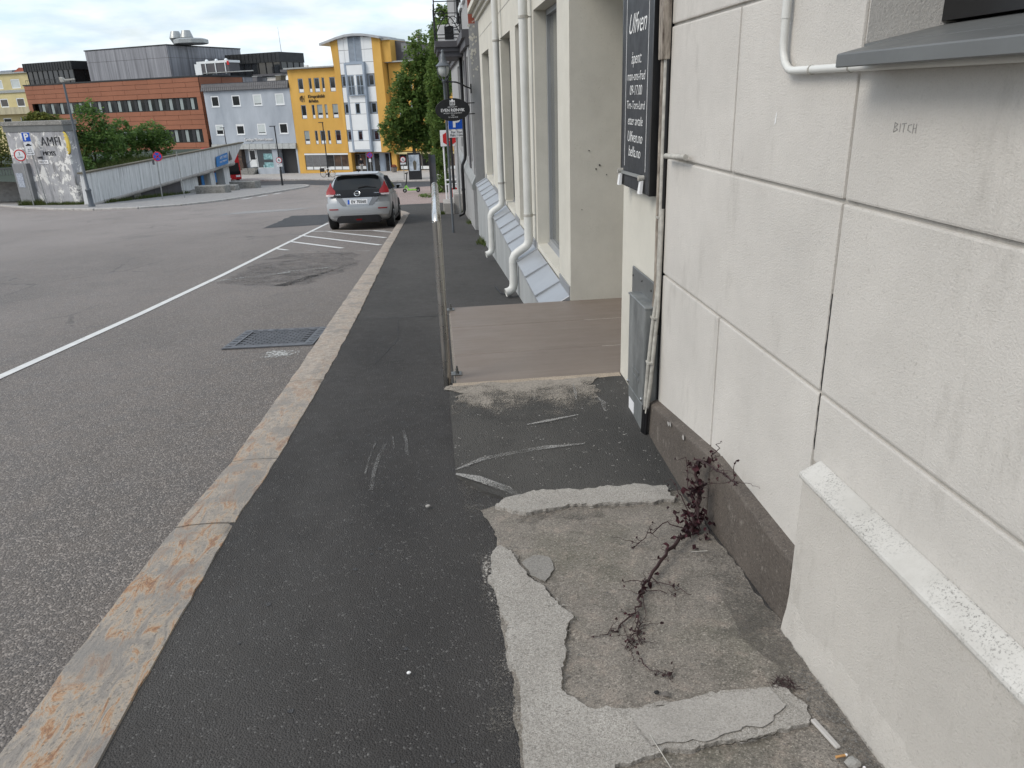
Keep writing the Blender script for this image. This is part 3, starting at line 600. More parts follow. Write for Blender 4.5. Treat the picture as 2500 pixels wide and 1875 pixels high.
# ------------------------------------------------------------------ concrete in front of the wall
def rz(y, x=0.5):
    if y <= 3.1: return zg(y) + .006
    if y <= 3.5: return -.242 + .010 * (y - 3.1) / .4
    t = (y - 3.5) / 1.04; return -.232 + .056 * t + .030 * math.sin(math.pi * t) * t
drape('old_slab', wob([(.10, -1), (.12, 1.5), (.13, 1.9), (.12, 2.4), (.15, 2.72), (.14, 2.9), (.10, 3.06), (.24, 3.12), (1.06, 3.12), (1.07, -1)], .02, .010, 1), .004, 'slab', jit=.003, fine=.12)
drape('worn_edge', wob([(.90, 1.95), (.95, 2.30), (.99, 2.62), (.97, 3.1), (1.065, 3.1), (1.065, 1.55), (1.0, 1.62), (.96, 1.78)], .015, .016, 4, 16), .0085, 'dark_fringe', jit=.002, fine=.15)
drape('worn_edge', wob([(.02, 3.40), (.10, 3.32), (.20, 3.16), (.33, 3.02), (.30, 2.93), (.24, 2.72), (.14, 2.70), (.135, 2.86), (.11, 3.02), (.02, 3.16)], .014, .018, 8, 18), .0075, 'slab_fringe', jit=.003, fine=.1)
mo = [(.155, 2.69), (.12, 2.60), (.105, 2.44), (.115, 2.28), (.14, 2.13), (.125, 1.97), (.15, 1.81), (.14, 1.66), (.13, 1.56), (.125, 1.40), (.12, 1.15), (.30, 1.18), (.36, 1.455), (.48, 1.478), (.60, 1.49), (.69, 1.495), (.80, 1.505), (.93, 1.53), (.955, 1.60), (.93, 1.655), (.90, 1.69), (.77, 1.688), (.59, 1.668), (.44, 1.656), (.34, 1.675), (.285, 1.745), (.28, 1.84), (.315, 1.94), (.345, 2.09), (.375, 2.13), (.345, 2.19), (.30, 2.33), (.245, 2.44), (.215, 2.56), (.20, 2.64)]
drape('mortar_patch', wob(mo, .009, .0085, 2, 46), .019, 'mortar', thick=.018, jit=.005, fine=.06)
drape('mortar_patch', wob([(.45, 1.645), (.60, 1.655), (.78, 1.672), (.88, 1.675), (.90, 1.60), (.80, 1.53), (.62, 1.51), (.47, 1.50)], .012, .010, 6, 30), .0235, 'mortar_smooth', jit=.002, fine=.08)
drape('mortar_patch', wob([(.16, 3.05), (.24, 3.13), (.33, 3.17), (.42, 3.19), (.56, 3.155), (.68, 3.165), (.87, 3.17), (1.0, 3.12), (1.0, 2.965), (.81, 2.965), (.67, 2.985), (.50, 3.005), (.40, 2.975), (.30, 2.955), (.22, 3.005)], .009, .011, 12, 40), .022, 'mortar', thick=.022, jit=.007, fine=.05)
drape('mortar_patch', wob([(.235, 2.54), (.29, 2.595), (.355, 2.57), (.36, 2.48), (.315, 2.38), (.265, 2.43)], .014, .006, 15, 30), .010, 'patch_round', thick=.004)
def grow(poly, d):
    out = []; n = len(poly); ar = sum(a[0] * b[1] - b[0] * a[1] for a, b in zip(poly, poly[1:] + poly[:1])); sg = 1 if ar > 0 else -1
    for i in range(n):
        a = Vector(poly[i - 1]); b = Vector(poly[(i + 1) % n]); t = (b - a).normalized(); out.append((poly[i][0] + sg * t.y * d, poly[i][1] - sg * t.x * d))
    return out
drape('mortar_crumbs', wob(grow(mo, .022), .02, .012, 4, 20), .0125, 'mortar_fringe', fine=.1)
drape('mortar_crumbs', wob(grow([(.16, 3.05), (.24, 3.13), (.42, 3.19), (.68, 3.165), (.87, 3.17), (1.0, 3.12), (1.0, 2.965), (.67, 2.985), (.40, 2.975), (.22, 3.005)], .02), .02, .012, 9, 20), .0155, 'mortar_fringe', fine=.1)
drape('slab_crumbs', wob([(.02, 3.42), (.06, 2.4), (.05, 1.9), (.06, 1.2), (.16, 1.2), (.16, 2.7), (.20, 3.2)], .02, .02, 6, 18), .0035, 'slab_fringe', fine=.12)
drape('grime', wob([(.42, 2.90), (.50, 2.98), (.62, 2.965), (.66, 2.90), (.52, 2.86)], .02, .015, 6, 18), .0085, 'dark_fringe', fine=.08)
drape('grime', wob([(.30, 2.99), (.24, 2.90), (.32, 2.86), (.44, 2.955), (.40, 2.99)], .02, .01, 2, 22), .0095, 'dark_fringe', fine=.08)
for k_, pl in enumerate(([(.36, 2.905), (.42, 2.955), (.50, 2.985), (.60, 2.97), (.70, 2.965), (.82, 2.952), (.95, 2.955)], [(.235, 2.60), (.22, 2.52), (.262, 2.42), (.30, 2.36), (.36, 2.15), (.335, 2.0)], [(.34, 1.66), (.44, 1.645), (.60, 1.655), (.80, 1.68)], [(.60, 1.478), (.68, 1.482), (.76, 1.49), (.84, 1.505)])):
    q4 = []
    for (a, b), (c, d) in zip(pl, pl[1:]): q4 += [(a + (c - a) * i / 8 + .006 * noise.noise(Vector((a * 40 + i, b * 9, k_))), b + (d - b) * i / 8 + .006 * noise.noise(Vector((b * 30, i * 1.3, k_ + 4)))) for i in range(8)]
    ww = [.0010 + .0036 * abs(noise.noise(Vector((i * .45, k_, 2)))) for i in range(len(q4))]
    L5 = []; R5 = []
    for i, (x, y) in enumerate(q4):
        a = Vector(q4[max(i - 1, 0)]); b = Vector(q4[min(i + 1, len(q4) - 1)]); d = (b - a).normalized(); L5.append((x - d.y * ww[i], y + d.x * ww[i])); R5.append((x + d.y * ww[i], y - d.x * ww[i]))
    drape('crack', L5 + R5[::-1], .0188 if k_ != 1 else .011, 'dirt')
# asphalt ramp up to the landing
def ramp_sheet(name, poly, h, mat, parent=None, step=.05, thick=0, jit=.003):
    o = drape(name, poly, 0, mat, parent, thick=thick, fine=step)
    for v in o.data.vertices:
        dz = v.co.z - zg(v.co.y); v.co.z = (rz(v.co.y) + h + jit * noise.noise(Vector((v.co.x * 6, v.co.y * 6, 3)))) if dz > -.01 else zg(v.co.y) - .1
    return o
ramp_sheet('ramp', wob([(.0, 4.535), (1.115, 4.535), (1.115, 3.09), (.30, 3.10), (.12, 3.24), (.0, 3.46)], .04, .006, 3), .0, 'asphalt_ramp', thick=.3)
ramp_sheet('lime_stain', wob([(.01, 4.50), (.085, 4.525), (.57, 4.53), (1.02, 4.53), (.90, 4.38), (.93, 4.22), (.80, 3.9), (.50, 3.7), (.28, 3.7), (.02, 3.9)], .02, .05, 5), .0045, 'sandstain')
def chalk(pts, w, mat='chalkmark', h=.006):
    L = []; Rr = []; n = len(pts)
    for i, (x, y) in enumerate(pts):
        a = Vector(pts[max(i - 1, 0)]); b = Vector(pts[min(i + 1, n - 1)]); d = (b - a).normalized(); q_ = Vector((-d.y, d.x)) * w / 2 * (1 if 0 < i < n - 1 else .3)
        L.append((x + q_.x, y + q_.y)); Rr.append((x - q_.x, y - q_.y))
    return ramp_sheet('chalk_scuff', L + Rr[::-1], h, mat, step=.3, jit=0)
chalk([(.0, 3.455), (.14, 3.545), (.305, 3.585), (.476, 3.616), (.705, 3.626)], .034); chalk([(.42, 3.88), (.553, 3.91), (.729, 3.952)], .024)
chalk([(.885, 4.16), (.905, 4.08), (.89, 3.97)], .03); chalk([(.776, 4.39), (.768, 4.27), (.754, 4.15)], .02)
chalk([(.0, 3.40), (.10, 3.34), (.24, 3.21), (.30, 3.13)], .05, h=.013)
for pts, w in (([(-.425, 3.38), (-.43, 3.6), (-.418, 3.85), (-.395, 4.02)], .022), ([(-.30, 4.24), (-.275, 4.05), (-.262, 3.82)], .018), ([(-.475, 3.6), (-.47, 3.85), (-.455, 4.05)], .010), ([(-.36, 4.15), (-.345, 4.0), (-.34, 3.85)], .010)): drape('chalk_scuff', [(x - w / 2, y) for x, y in pts] + [(x + w / 2, y) for x, y in pts[::-1]], .004, 'chalkfaint')
# tiled entrance landing
ld = thing('entrance_landing', 'level brown tiled landing at the recessed doorway', 'landing', (.6, 5.5, zg(5.5)), streetz=True)
MB().box(.035, 2.15, 4.53, 6.425, -.75, -.190).build('base', 'slab', ld, bevel=.012)
for a, b in ((4.545, 5.112), (5.118, 5.802), (5.808, 6.425)): MB().box(.045, 2.14, a, b, -.192, -.170).build('tile', 'tile', ld, bevel=.003, seg=1)
MB().add([(x, y + .006 * noise.noise(Vector((x * 14, j, 0))), z) for j, (y, z) in enumerate(((4.470, -.205), (4.480, -.178), (4.500, -.1705), (4.544, -.1685))) for x in [.02 + 1.09 * i / 44 for i in range(45)]], [(j * 45 + i, j * 45 + i + 1, (j + 1) * 45 + i + 1, (j + 1) * 45 + i) for j in range(3) for i in range(44)]).build('edge', 'sandlip', ld, smooth=60)
# handrail of steel tube
hr = thing('handrail', 'stainless steel tube handrail on the left edge of the landing', 'handrail', (0, 4.62, -.3), streetz=True)
def arc(c, r, a0, a1, n, f): return [f(c[0] + r * math.cos(R(a0 + (a1 - a0) * i / n)), c[1] + r * math.sin(R(a0 + (a1 - a0) * i / n))) for i in range(n + 1)]
MB().tube([(-.012, 4.62, -.24), (-.012, 4.62, .42)], .0262, 16).build('post', 'steel_post', hr, smooth=40)
MB().tube([(-.012, 4.62, .42), (-.012, 4.62, .86)], .0275, 16).build('post_sleeve', 'steel_post', hr, smooth=40)
MB().tube([(-.012, 6.38, -.26), (-.012, 6.38, .86)], .0265, 16).build('post', 'steel_post', hr, smooth=40)
MB().tube([(-.012, 4.615, .842), (-.012, 4.64, .878), (-.012, 4.68, .884), (-.012, 6.33, .884), (-.012, 6.365, .875), (-.012, 6.385, .842)], .0275, 16).build('rail', 'steel', hr, smooth=40)
for y in (4.72, 6.35):
    MB().box(.015, .085, y - .035, y + .035, -.170, -.162).build('bracket', 'bolt', hr, bevel=.002, seg=1)
    MB().tube([(.055, y, -.162), (.055, y, -.112)], .006, 6).tube([(.055, y, -.162), (.055, y, -.148)], .013, 6).tube([(.055, y, -.142), (.055, y, -.132)], .010, 6).build('bolt', 'bolt', hr)
    MB().box(-.012, .016, y - .12, y - .06, -.235, -.185).build('bracket', 'bolt', hr)
# ================================================================== near building on the right
nb = thing('plastered_building', 'pale grey plastered building with incised block joints beside the pavement', 'building', (1.12, 1.0, -.4), R(-90), streetz=True)
nb.location.y = 0
WIN = (-2.02, -.72, 1.64, 3.2, .24)
bk = gridwall(-3.70, 3.0, -.6, 5.0, [WIN], .012, .24); shell(bk, -3.70, 3.0, -.6, 5.0, .012, 7); bk.build('wall', 'plaster_dirtgroove', nb)
G_ = .0055
def block(y0, y1, z0, z1, mat='plaster', t=.03): return MB().box(-y1 + G_, -y0 - G_, 0, t, z0 + G_, z1 - G_).build('plaster_block', mat, nb, bevel=.007)
for b in ((2.89, 3.70, -.45, .672), (2.03, 2.89, -.45, .672), (-3, 2.03, .44, .672), (2.03, 3.70, .672, 1.243), (-3, 2.03, .672, 1.243), (2.87, 3.70, 1.243, 1.822), (2.026, 2.87, 1.243, 1.822), (-3, 2.026, 1.243, 1.612), (2.45, 3.70, 1.822, 2.40), (2.022, 2.45, 1.822, 2.40), (2.87, 3.70, 2.40, 2.98), (2.022, 2.87, 2.40, 2.98), (-3, .71, 1.612, 2.4), (-3, .71, 2.4, 3.2), (2.022, 3.70, 2.98, 3.7), (-3, 2.022, 3.21, 3.7), (-3, 3.7, 3.7, 5.0)): block(*b)
# window with metal sill
MB().hexa([(-1.935, -.115, 1.585), (-.55, -.115, 1.585), (-.55, .0, 1.600), (-1.935, .0, 1.600), (-1.935, -.115, 1.617), (-.55, -.115, 1.617), (-.55, .0, 1.642), (-1.935, .0, 1.642)]).build('sill', 'zinc_dark', nb, bevel=.003, seg=1)
MB().hexa([(-2.018, .001, 1.61), (-.722, .001, 1.61), (-.722, .25, 1.62), (-2.018, .25, 1.62), (-2.018, .001, 1.6425), (-.722, .001, 1.6425), (-.722, .25, 1.69), (-2.018, .25, 1.69)]).build('sill', 'zinc_dark', nb)
MB().box(-2.019, -2.016, .004, .24, 1.645, 3.19).build('reveal', 'plaster', nb)
window(nb, -2.016, -.72, 1.69, 3.19, .2, .075, 'black', 'glass', mull=(-1.37,))
# plastered plinth with its weathered ledge
MB().box(-1.965, 3.0, -.060, .0, -.6, .425).build('plinth', 'plaster_low', nb, bevel=.008)
MB().hexa([(-1.975, -.068, .418), (3, -.068, .418), (3, .0, .418), (-1.975, .0, .418), (-1.975, -.068, .436), (3, -.068, .436), (3, -.0, .472), (-1.975, -.0, .472)]).build('ledge', 'ledge', nb, bevel=.008)
# rough skirt where the plinth meets the ground
rs = MB(); vs = []; n_ = 90
for i in range(n_ + 1):
    s_ = -1.965 + 3.2 * i / n_; zb = zg(-s_)
    for j, (yy, zz) in enumerate(((-.058, .14), (-.064, .09), (-.069, .045), (-.074, .0), (-.074, -.1))):
        k_ = .008 * noise.noise(Vector((s_ * 22, j * 1.7, 3))) + .006 * noise.noise(Vector((s_ * 60, j * 3, 8)))
        vs.append((s_, yy + k_ * (1 if j else .2), zb + zz + (.02 * noise.noise(Vector((s_ * 9, 1, 1))) if j == 0 else 0)))
rs.add(vs, [(i * 5 + j, i * 5 + j + 1, (i + 1) * 5 + j + 1, (i + 1) * 5 + j) for i in range(n_) for j in range(4)]); rs.build('plinth_skirt', 'plaster_low', nb, smooth=60)
# granite base stones
MB().hexa([(-3.735, -.05, -.6), (-2.765, -.05, -.6), (-2.765, 0.02, -.6), (-3.735, 0.02, -.6), (-3.735, -.045, -.045), (-2.765, -.045, .088), (-2.765, .02, .108), (-3.735, .02, -.022)]).build('granite_block', 'granite', nb, bevel=.010)
MB().hexa([(-2.757, -.05, -.6), (-1.985, -.05, -.6), (-1.985, .02, -.6), (-2.757, .02, -.6), (-2.757, -.047, .088), (-1.985, -.047, .086), (-1.985, .02, .108), (-2.757, .02, .110)]).build('granite_block', 'granite', nb, bevel=.010)
MB().hexa([(-1.985, -.05, -.6), (-1.962, -.05, -.6), (-1.962, .02, -.6), (-1.985, .02, -.6), (-1.985, -.047, .02), (-1.962, -.047, -.05), (-1.962, .02, -.05), (-1.985, .02, .02)]).build('granite_block', 'granite', nb)
chm = random.Random(8)
for yc, zc in ((3.33, .012), (3.30, .022), (3.10, .045)):
    MB().add([(-yc + .022 * chm.uniform(.5, 1) * math.cos(i * .9), -.0525 + (.014 * math.sin(i * .9) if zc > .08 else 0) * 0, zc - .012 + .016 * chm.uniform(.4, 1) * math.sin(i * .9)) for i in range(7)], [tuple(range(7))]).build('paint_chip', 'conc_far', nb)
# scratched graffiti
gm = MB()
def strokes(mb, segs, ox, oz, sx, sz, w, y=-.0006):
    for pl in segs:
        for a, b in zip(pl, pl[1:]): mb.bar((ox + a[0] * sx, y, oz + a[1] * sz), (ox + b[0] * sx, y, oz + b[1] * sz), .0008, w, (0, 0, 1) if abs(a[0] - b[0]) > abs(a[1] - b[1]) * .3 else (1, 0, 0))
LET = [[[(0, 0), (.05, 1), (.5, .85), (.1, .52), (.55, .3), (0, 0)]], [[(.85, .05), (.88, .95)]], [[(1.1, .9), (1.75, 1)], [(1.45, .95), (1.4, .05)]], [[(2.5, .9), (2.05, .8), (2.0, .3), (2.5, .1)]], [[(2.75, 1), (2.7, 0)], [(3.15, 1), (3.1, .05)], [(2.72, .5), (3.12, .55)]]]
for l_ in LET: strokes(gm, l_, -1.832, 1.434, .0285, .022, .0022)
gm.build('graffiti', 'scratch', nb)
crk = MB()
for k, (za, zb_) in enumerate(((.48, .67), (.68, .98))):
    pc = [(-2.03 + .006 * noise.noise(Vector((z_ * 30, k, 0))), .0035, z_) for z_ in [za + (zb_ - za) * i / 26 for i in range(27)]]
    crk.tube(pc, [.0016 + .0024 * abs(noise.noise(Vector((p_[2] * 25, 3, k)))) for p_ in pc], 4)
crk.build('crack', 'textblack', nb)
MB().add([(-2.515, -.001, 1.43), (-2.505, -.001, 1.435), (-2.500, -.001, 1.475), (-2.508, -.001, 1.462)], [(0, 1, 2, 3)]).build('paint_chip', 'white', nb)
# conduit and pipe stub on its wall
cd = thing('wall_conduit', 'thin cream painted pipe bent along the wall under the window sill', 'pipe', (1.098, 2.45, 1.6))
pts = [(0, 0, 1.6), (0, 0, .09)] + [(0, -.08 + .08 * math.cos(R(a)), .07 - .08 * math.sin(R(a)) + .0) for a in (0, 20, 45, 70, 90)] + [(0, -.4, -.012), (0, -2.3, -.02)]
MB().tube(pts, .0118, 10).build('pipe', 'pipe_white', cd, smooth=60)
for y_, z_ in ((0, .14), ): MB().tube([(0, y_, z_), (0, y_, z_ + .05)], .0135, 10).build('sleeve', 'pipe_white', cd, smooth=50)
for y_ in (-.20, -.42): MB().tube([(0, y_, -.0116), (0, y_ - .006, -.0116)], .0142, 10).build('clip', 'wire', cd)
st = MB().tube([(1.085, 3.60, 1.258), (1.085, 3.31, 1.272)], .0125, 10).build('pipe_stub', 'wire', smooth=50); tag(st, 'short rusty white pipe stub sticking out over a wall joint', 'pipe')

# ================================================================== cream-white shop building further down
wb = thing('shop_building', 'cream white building with deep shop windows and a recessed doorway', 'building', (1.12, 0, -.6), R(-90), streetz=True)
WINS = [(-8.57, -7.03), (-10.39, -9.07), (-12.5, -11.04), (-16.9, -15.0)]
DOOR = (-6.42, -4.55, -.172, 2.42, 1.05)
holes = [DOOR] + [(a, b, -.05, 2.36, .24) for a, b in WINS]
w_ = gridwall(-17.6, -3.735, -2.6, 6.5, holes, 0, .24); shell(w_, -17.6, -3.735, -2.6, 6.5, 0, 8); w_.build('wall', 'plaster_cream', wb)
MB().box(-6.418, -4.552, 1.0, 1.04, -.165, 2.41).build('door_surround', 'plaster_cream', wb)
dr = MB().box(-5.95, -4.95, .955, .995, -.16, 2.0).build('door', 'greypaint', wb); MB().box(-5.80, -5.10, .94, .953, .9, 1.9).build('pane', 'glass', dr); MB().tube([(-5.05, .93, .75), (-5.05, .93, 1.05)], .012, 8).build('handle', 'steel', dr)
for a, b in WINS:
    f = MB().ring(a + .012, b - .012, -.045, 2.355, .05, .13, .19)
    f.box(a + .05, b - .05, .135, .185, .42, .45) if b - a < 1.4 else None
    fo = f.build('window', 'shopframe' if a > -9 else 'zinc_dark', wb)
    MB().box(a + .055, b - .055, .165, .18, .0, 2.31).build('pane', 'shopglass', fo)
MB().box(-17.6, -3.74, -.004, .004, 2.715, 2.725).build('joint', 'plaster_dirtgroove', wb)
cz = MB().box(-17.75, -3.74, -.05, 0, 3.05, 3.12); cz.box(-17.8, -3.74, -.11, 0, 3.12, 3.20); cz.box(-17.85, -3.74, -.2, 0, 3.20, 3.30); cz.build('cornice', 'plaster_cream', wb)
MB().box(-17.2, -6.44, -.22, 0, -2.6, -.262).build('plinth', 'plinth', wb, bevel=.005)
fy = [-17.2, -16.95, -16.4, -15.6, -14.95, -14.2, -13.3, -12.55, -11.75, -10.98, -10.45, -9.75, -9.02, -8.62, -7.8, -6.98, -6.44]
for a, b in zip(fy, fy[1:]):
    MB().hexa([(a, -.245, -.285), (b, -.245, -.285), (b, 0, -.20), (a, 0, -.20), (a, -.245, -.262), (b, -.245, -.262), (b, .0, -.125), (a, 0, -.125)]).build('sill_sheet', 'zinc', wb, bevel=.003, seg=1)
for a in fy[1:-1]: MB().bar((a, -.248, -.252), (a, .0, -.118), .016, .016).build('sill_seam', 'zinc', wb)
for (a, b) in [(-6.98, -6.44), (-9.02, -8.62), (-10.98, -10.45), (-14.95, -12.55), (-17.2, -16.95)]: MB().box(a, b, -.012, -.001, -.128, -.045).build('upstand', 'zinc', wb)
for a, b in WINS: MB().hexa([(a, .0, -.125), (b, .0, -.125), (b, .14, -.05), (a, .14, -.05), (a, .0, -.112), (b, .0, -.112), (b, .14, -.03), (a, .14, -.03)]).build('sill_sheet', 'zinc', wb)
# patchy places on the far door jamb
for y_, z_, w2 in ((.1, .62, .004), (.25, .98, .008), (.22, .95, .006), (.31, .90, .005), (.16, 1.1, .005)): MB().tube([(-6.419, y_, z_), (-6.415, y_, z_)], w2, 6).build('plaster_hole', 'textblack', wb)
# downpipes
def downpipe(y, label, so):
    t = thing('downpipe', label, 'downpipe', (1.0, y, zg(y)), 0, 'white downpipes on the shop building', streetz=True)
    zb = zg(y)
    MB().tube([(1.03, y, 6.0), (1.03, y, .26)], .048, 14).build('pipe', 'pipe_white', t, smooth=50)
    MB().tube([(1.03, y, .28), (1.03, y, -.02)], .0515, 14).build('socket', 'pipe_white', t, smooth=50)
    b1 = [(1.03, y, .0), (1.028, y, -.04), (1.015, y, -.08), (.985, y, -.11), (.90, y, -.165), (.862, y, -.195), (.842, y, -.24), (.838, y, -.29)]
    MB().tube(b1, .050, 14).build('bend', 'pipe_white', t, smooth=60)
    MB().tube([(.838, y, -.27), (.838, y, zb + so)], .0475, 14).build('pipe', 'pipe_white', t, smooth=50)
    MB().tube([(.838, y, zb + so + .02), (.838, y, zb + so - .06), (.826, y, zb + so - .11), (.79, y - .01, zb + so - .145), (.735, y - .02, zb + so - .16)], .051, 14, False).build('shoe', 'pipe_white', t, smooth=60)
    for z_ in (.24, 2.3): MB().tube([(1.03, y, z_), (1.03, y, z_ + .03)], .054, 14).tube([(1.03, y, z_ + .015), (1.12, y, z_ + .015)], .007, 6).build('bracket', 'wire', t)
downpipe(8.72, 'white downpipe with an S-bend nearest to the brown landing', .22)
downpipe(12.25, 'white downpipe with an S-bend further from the landing, beyond the nearer one', .27)
ws = MB().tube([(.80, 8.75, zg(8.75) + .012), (.70, 8.95, zg(8.95) + .014), (.67, 9.5, zg(9.5) + .012)], .008, 6).build('rubber_strip', 'black_soft'); tag(ws, 'thin black strip lying on the pavement by the downpipe outlet', 'strip')
# ------------------------------------------------------------------ black board with handwriting
bo = thing('menu_board', 'tall black board with white handwritten opening hours on the doorway pier', 'sign board', (1.062, 0, 1.0), R(-90), streetz=True)
MB().box(-4.375, -3.81, .0, .048, 1.05, 2.35).build('panel', 'boardface', bo, bevel=.003, seg=1)
MB().box(-3.81, -3.785, .0, .05, 1.05, 2.35).build('frame', 'black', bo); MB().box(-4.40, -4.376, .0, .05, 1.05, 2.35).build('frame', 'black', bo)
MB().box(-4.31, -4.306, -.0012, 0, 1.16, 2.35).box(-3.875, -3.871, -.0012, 0, 1.16, 2.35).build('border_line', 'chalk', bo)
for s_, z_, sz, sh, nm in (('Ulfven', 1.865, .135, .45, 'lettering'), ('åpent:', 1.705, .082, .2, 'lettering'), ('man-ons-fred', 1.620, .066, .15, 'lettering'), ('09-17.00', 1.550, .070, .15, 'lettering'), ('Tirs-Tors-Lørd', 1.478, .060, .15, 'lettering'), ('etter avtale', 1.400, .066, .15, 'lettering'), ('Ulfven.no', 1.318, .080, .2, 'lettering'), ('bella.no', 1.243, .080, .15, 'lettering')):
    text(bo, nm, s_, sz, 'chalk', (-4.095, -.0012, z_), ext=.0004, shear=sh, xs=1.0, bold=-.0008)
MB().bar((-4.345, -.012, 1.125), (-3.90, -.012, 1.135), .006, .016).build('clip_bar', 'galv', bo)
for x_ in (-4.345, -3.895):
    MB().tube([(x_, -.03, 1.13), (x_, 0, 1.13)], .014, 10).build('knob', 'wire', bo)
    MB().hexa([(x_ - .02, -.028, 1.052), (x_ + .022, -.028, 1.052), (x_ + .022, -.012, 1.052), (x_ - .02, -.012, 1.052), (x_ - .018, -.02, 1.112), (x_ + .016, -.02, 1.118), (x_ + .016, -.006, 1.118), (x_ - .018, -.006, 1.112)]).build('clip', 'white', bo)
# ------------------------------------------------------------------ grey cable cabinet and cables
cb_ = thing('cable_cabinet', 'narrow grey metal cable cabinet on the wall at ground level', 'cabinet', (1.04, 0, -.25), R(-90), streetz=True)
MB().box(-4.05, -3.71, .0, .078, -.055, .488).build('body', 'cabinet', cb_, bevel=.008)
MB().hexa([(-4.02, .004, -.30), (-3.76, .004, -.30), (-3.76, .075, -.30), (-4.02, .075, -.30), (-4.035, .002, -.057), (-3.73, .002, -.057), (-3.73, .075, -.057), (-4.035, .075, -.057)]).build('skirt', 'cabinet', cb_, bevel=.004, seg=1)
MB().box(-4.06, -3.705, -.004, .0785, .482, .494).build('lid', 'cabinet', cb_, bevel=.003, seg=1)
MB().box(-4.25, -3.80, .066, .078, .44, .60).build('back_plate', 'zinc_dark', cb_, bevel=.004, seg=1)
for x_, z_ in ((-4.22, .55), (-4.03, .56), (-3.84, .55)): MB().tube([(x_, .060, z_), (x_, .068, z_)], .006, 8).build('screw', 'bolt', cb_)
for x_, z_ in ((-4.03, -.03), (-3.735, -.03)): MB().lathe([(.0125, 0), (.0125, .004), (.006, .009), (0.001, .010)], n=10).build('bolt', 'steel', cb_).matrix_local = Matrix.Translation((x_, -.0, z_ + .25)) @ Matrix.Rotation(R(90), 4, 'X')
for z_ in (.05, .09): MB().box(-3.93, -3.80, -.003, 0, z_ - .012, z_ + .010).build('vent', 'cabinet', cb_, bevel=.002, seg=1)
MB().box(-4.01, -3.90, .0008, .0035, -.19, -.12).build('sticker', 'signwhite', cb_)
cv = thing('cable_bundle', 'bundle of weathered painted cables running down the seam between two buildings', 'cables', (1.10, 3.72, -.3), streetz=True)
MB().hexa([(1.075, 3.685, 1.68), (1.115, 3.685, 1.68), (1.115, 3.75, 1.68), (1.075, 3.75, 1.68), (1.07, 3.68, 2.9), (1.115, 3.68, 2.9), (1.115, 3.765, 2.9), (1.07, 3.765, 2.9)]).build('cover', 'wirecover', cv, bevel=.004)
MB().tube([(1.098, 3.735, 2.6), (1.098, 3.735, .9), (1.097, 3.725, .6), (1.09, 3.73, .45)], .013, 8).build('cable', 'wirecover', cv, smooth=60)
MB().tube([(1.10, 3.705, 2.6), (1.10, 3.70, .6), (1.075, 3.685, .42), (1.055, 3.675, .2), (1.047, 3.68, .0), (1.05, 3.69, -.07)], .0105, 8).build('cable', 'wire', cv, smooth=60)
MB().tube([(1.105, 3.69, 1.0), (1.10, 3.685, .5), (1.08, 3.665, .3), (1.066, 3.66, .1), (1.058, 3.668, -.02), (1.056, 3.68, -.09)], .0105, 8).build('cable', 'wire', cv, smooth=60)
MB().tube([(1.109, 3.693, 2.6), (1.109, 3.693, .35)], .008, 6).build('cable', 'black', cv, smooth=60)
for dx_, dy_ in ((0, 0), (.012, -.014), (-.008, .014)): MB().tube([(1.05 + dx_ * .6, 3.685 + dy_, -.05), (1.048 + dx_ * .6, 3.695 + dy_, -.18), (1.045 + dx_ * .6, 3.705 + dy_, -.36)], .0085, 6).build('cable', 'black', cv, smooth=60)
for x_, y_, z_ in ((1.10, 3.72, .95), (1.080, 3.69, .44), (1.06, 3.672, .2)): MB().box(x_ - .014, x_ + .014, y_ - .026, y_ + .026, z_, z_ + .010).build('clip', 'wire', cv)
MB().box(1.119, 1.16, 3.704, 3.733, -.4, 4.0).build('gap', 'textblack', cv)

# ================================================================== grey building beyond
gb = thing('old_grey_building', 'old dark grey building with peeling gable and black window frames beyond the shop', 'building', (.95, 0, -1.6), R(-90), streetz=True)
GW = [(-20.1, -19.2), (-22.0, -20.9), (-24.2, -23.0), (-26.6, -25.3)]
gh = [(a, b, .0, 2.45, .12) for a, b in GW] + [(a, b, 3.75, 5.6, .12) for a, b in GW] + [(-21.0, -20.0, -1.5, -.75, .1), (-23.8, -22.8, -1.6, -.85, .1)]
q_ = gridwall(-34, -18.4, -3.5, 9.0, gh, 0, .12); q_.build('wall', 'plaster_side', gb)
# gable towards the camera, the render flaking off old brick near its upper corner
q2 = MB().box(-18.40, -18.28, .002, 7, -3.0, 3.05); q2.box(-18.40, -18.28, .14, 7, 3.05, 9.0); q2.build('gable', 'plaster_side', gb)
MB().box(-18.39, -18.30, .0, .14, 3.05, 9.0).build('brickwork', 'brick_old', gb)
random.seed(3)
fl = MB()
for k in range(46):
    x_ = random.uniform(.0, .17); z_ = random.gauss(2.55, .33); r_ = random.uniform(.008, .035); m_ = 6
    fl.add([(-18.276 + .004 * random.random(), x_ + r_ * math.cos(i * 2 * math.pi / m_) * random.uniform(.6, 1.2), z_ + r_ * 1.3 * math.sin(i * 2 * math.pi / m_) * random.uniform(.6, 1.2)) for i in range(m_)], [tuple(range(m_))])
tag(fl.build('flaking_render', 'plaster_cream', gb), kind='stuff')
MB().hexa([(-34, -.10, -.52), (-18.4, -.10, -.52), (-18.4, 0, -.52), (-34, 0, -.52), (-34, -.10, -.40), (-18.4, -.10, -.40), (-18.4, 0, -.20), (-34, 0, -.20)]).build('ledge', 'galv', gb, bevel=.01)
MB().box(-34, -18.4, -.07, 0, -3.5, -.52).build('plinth', 'plaster_side', gb)
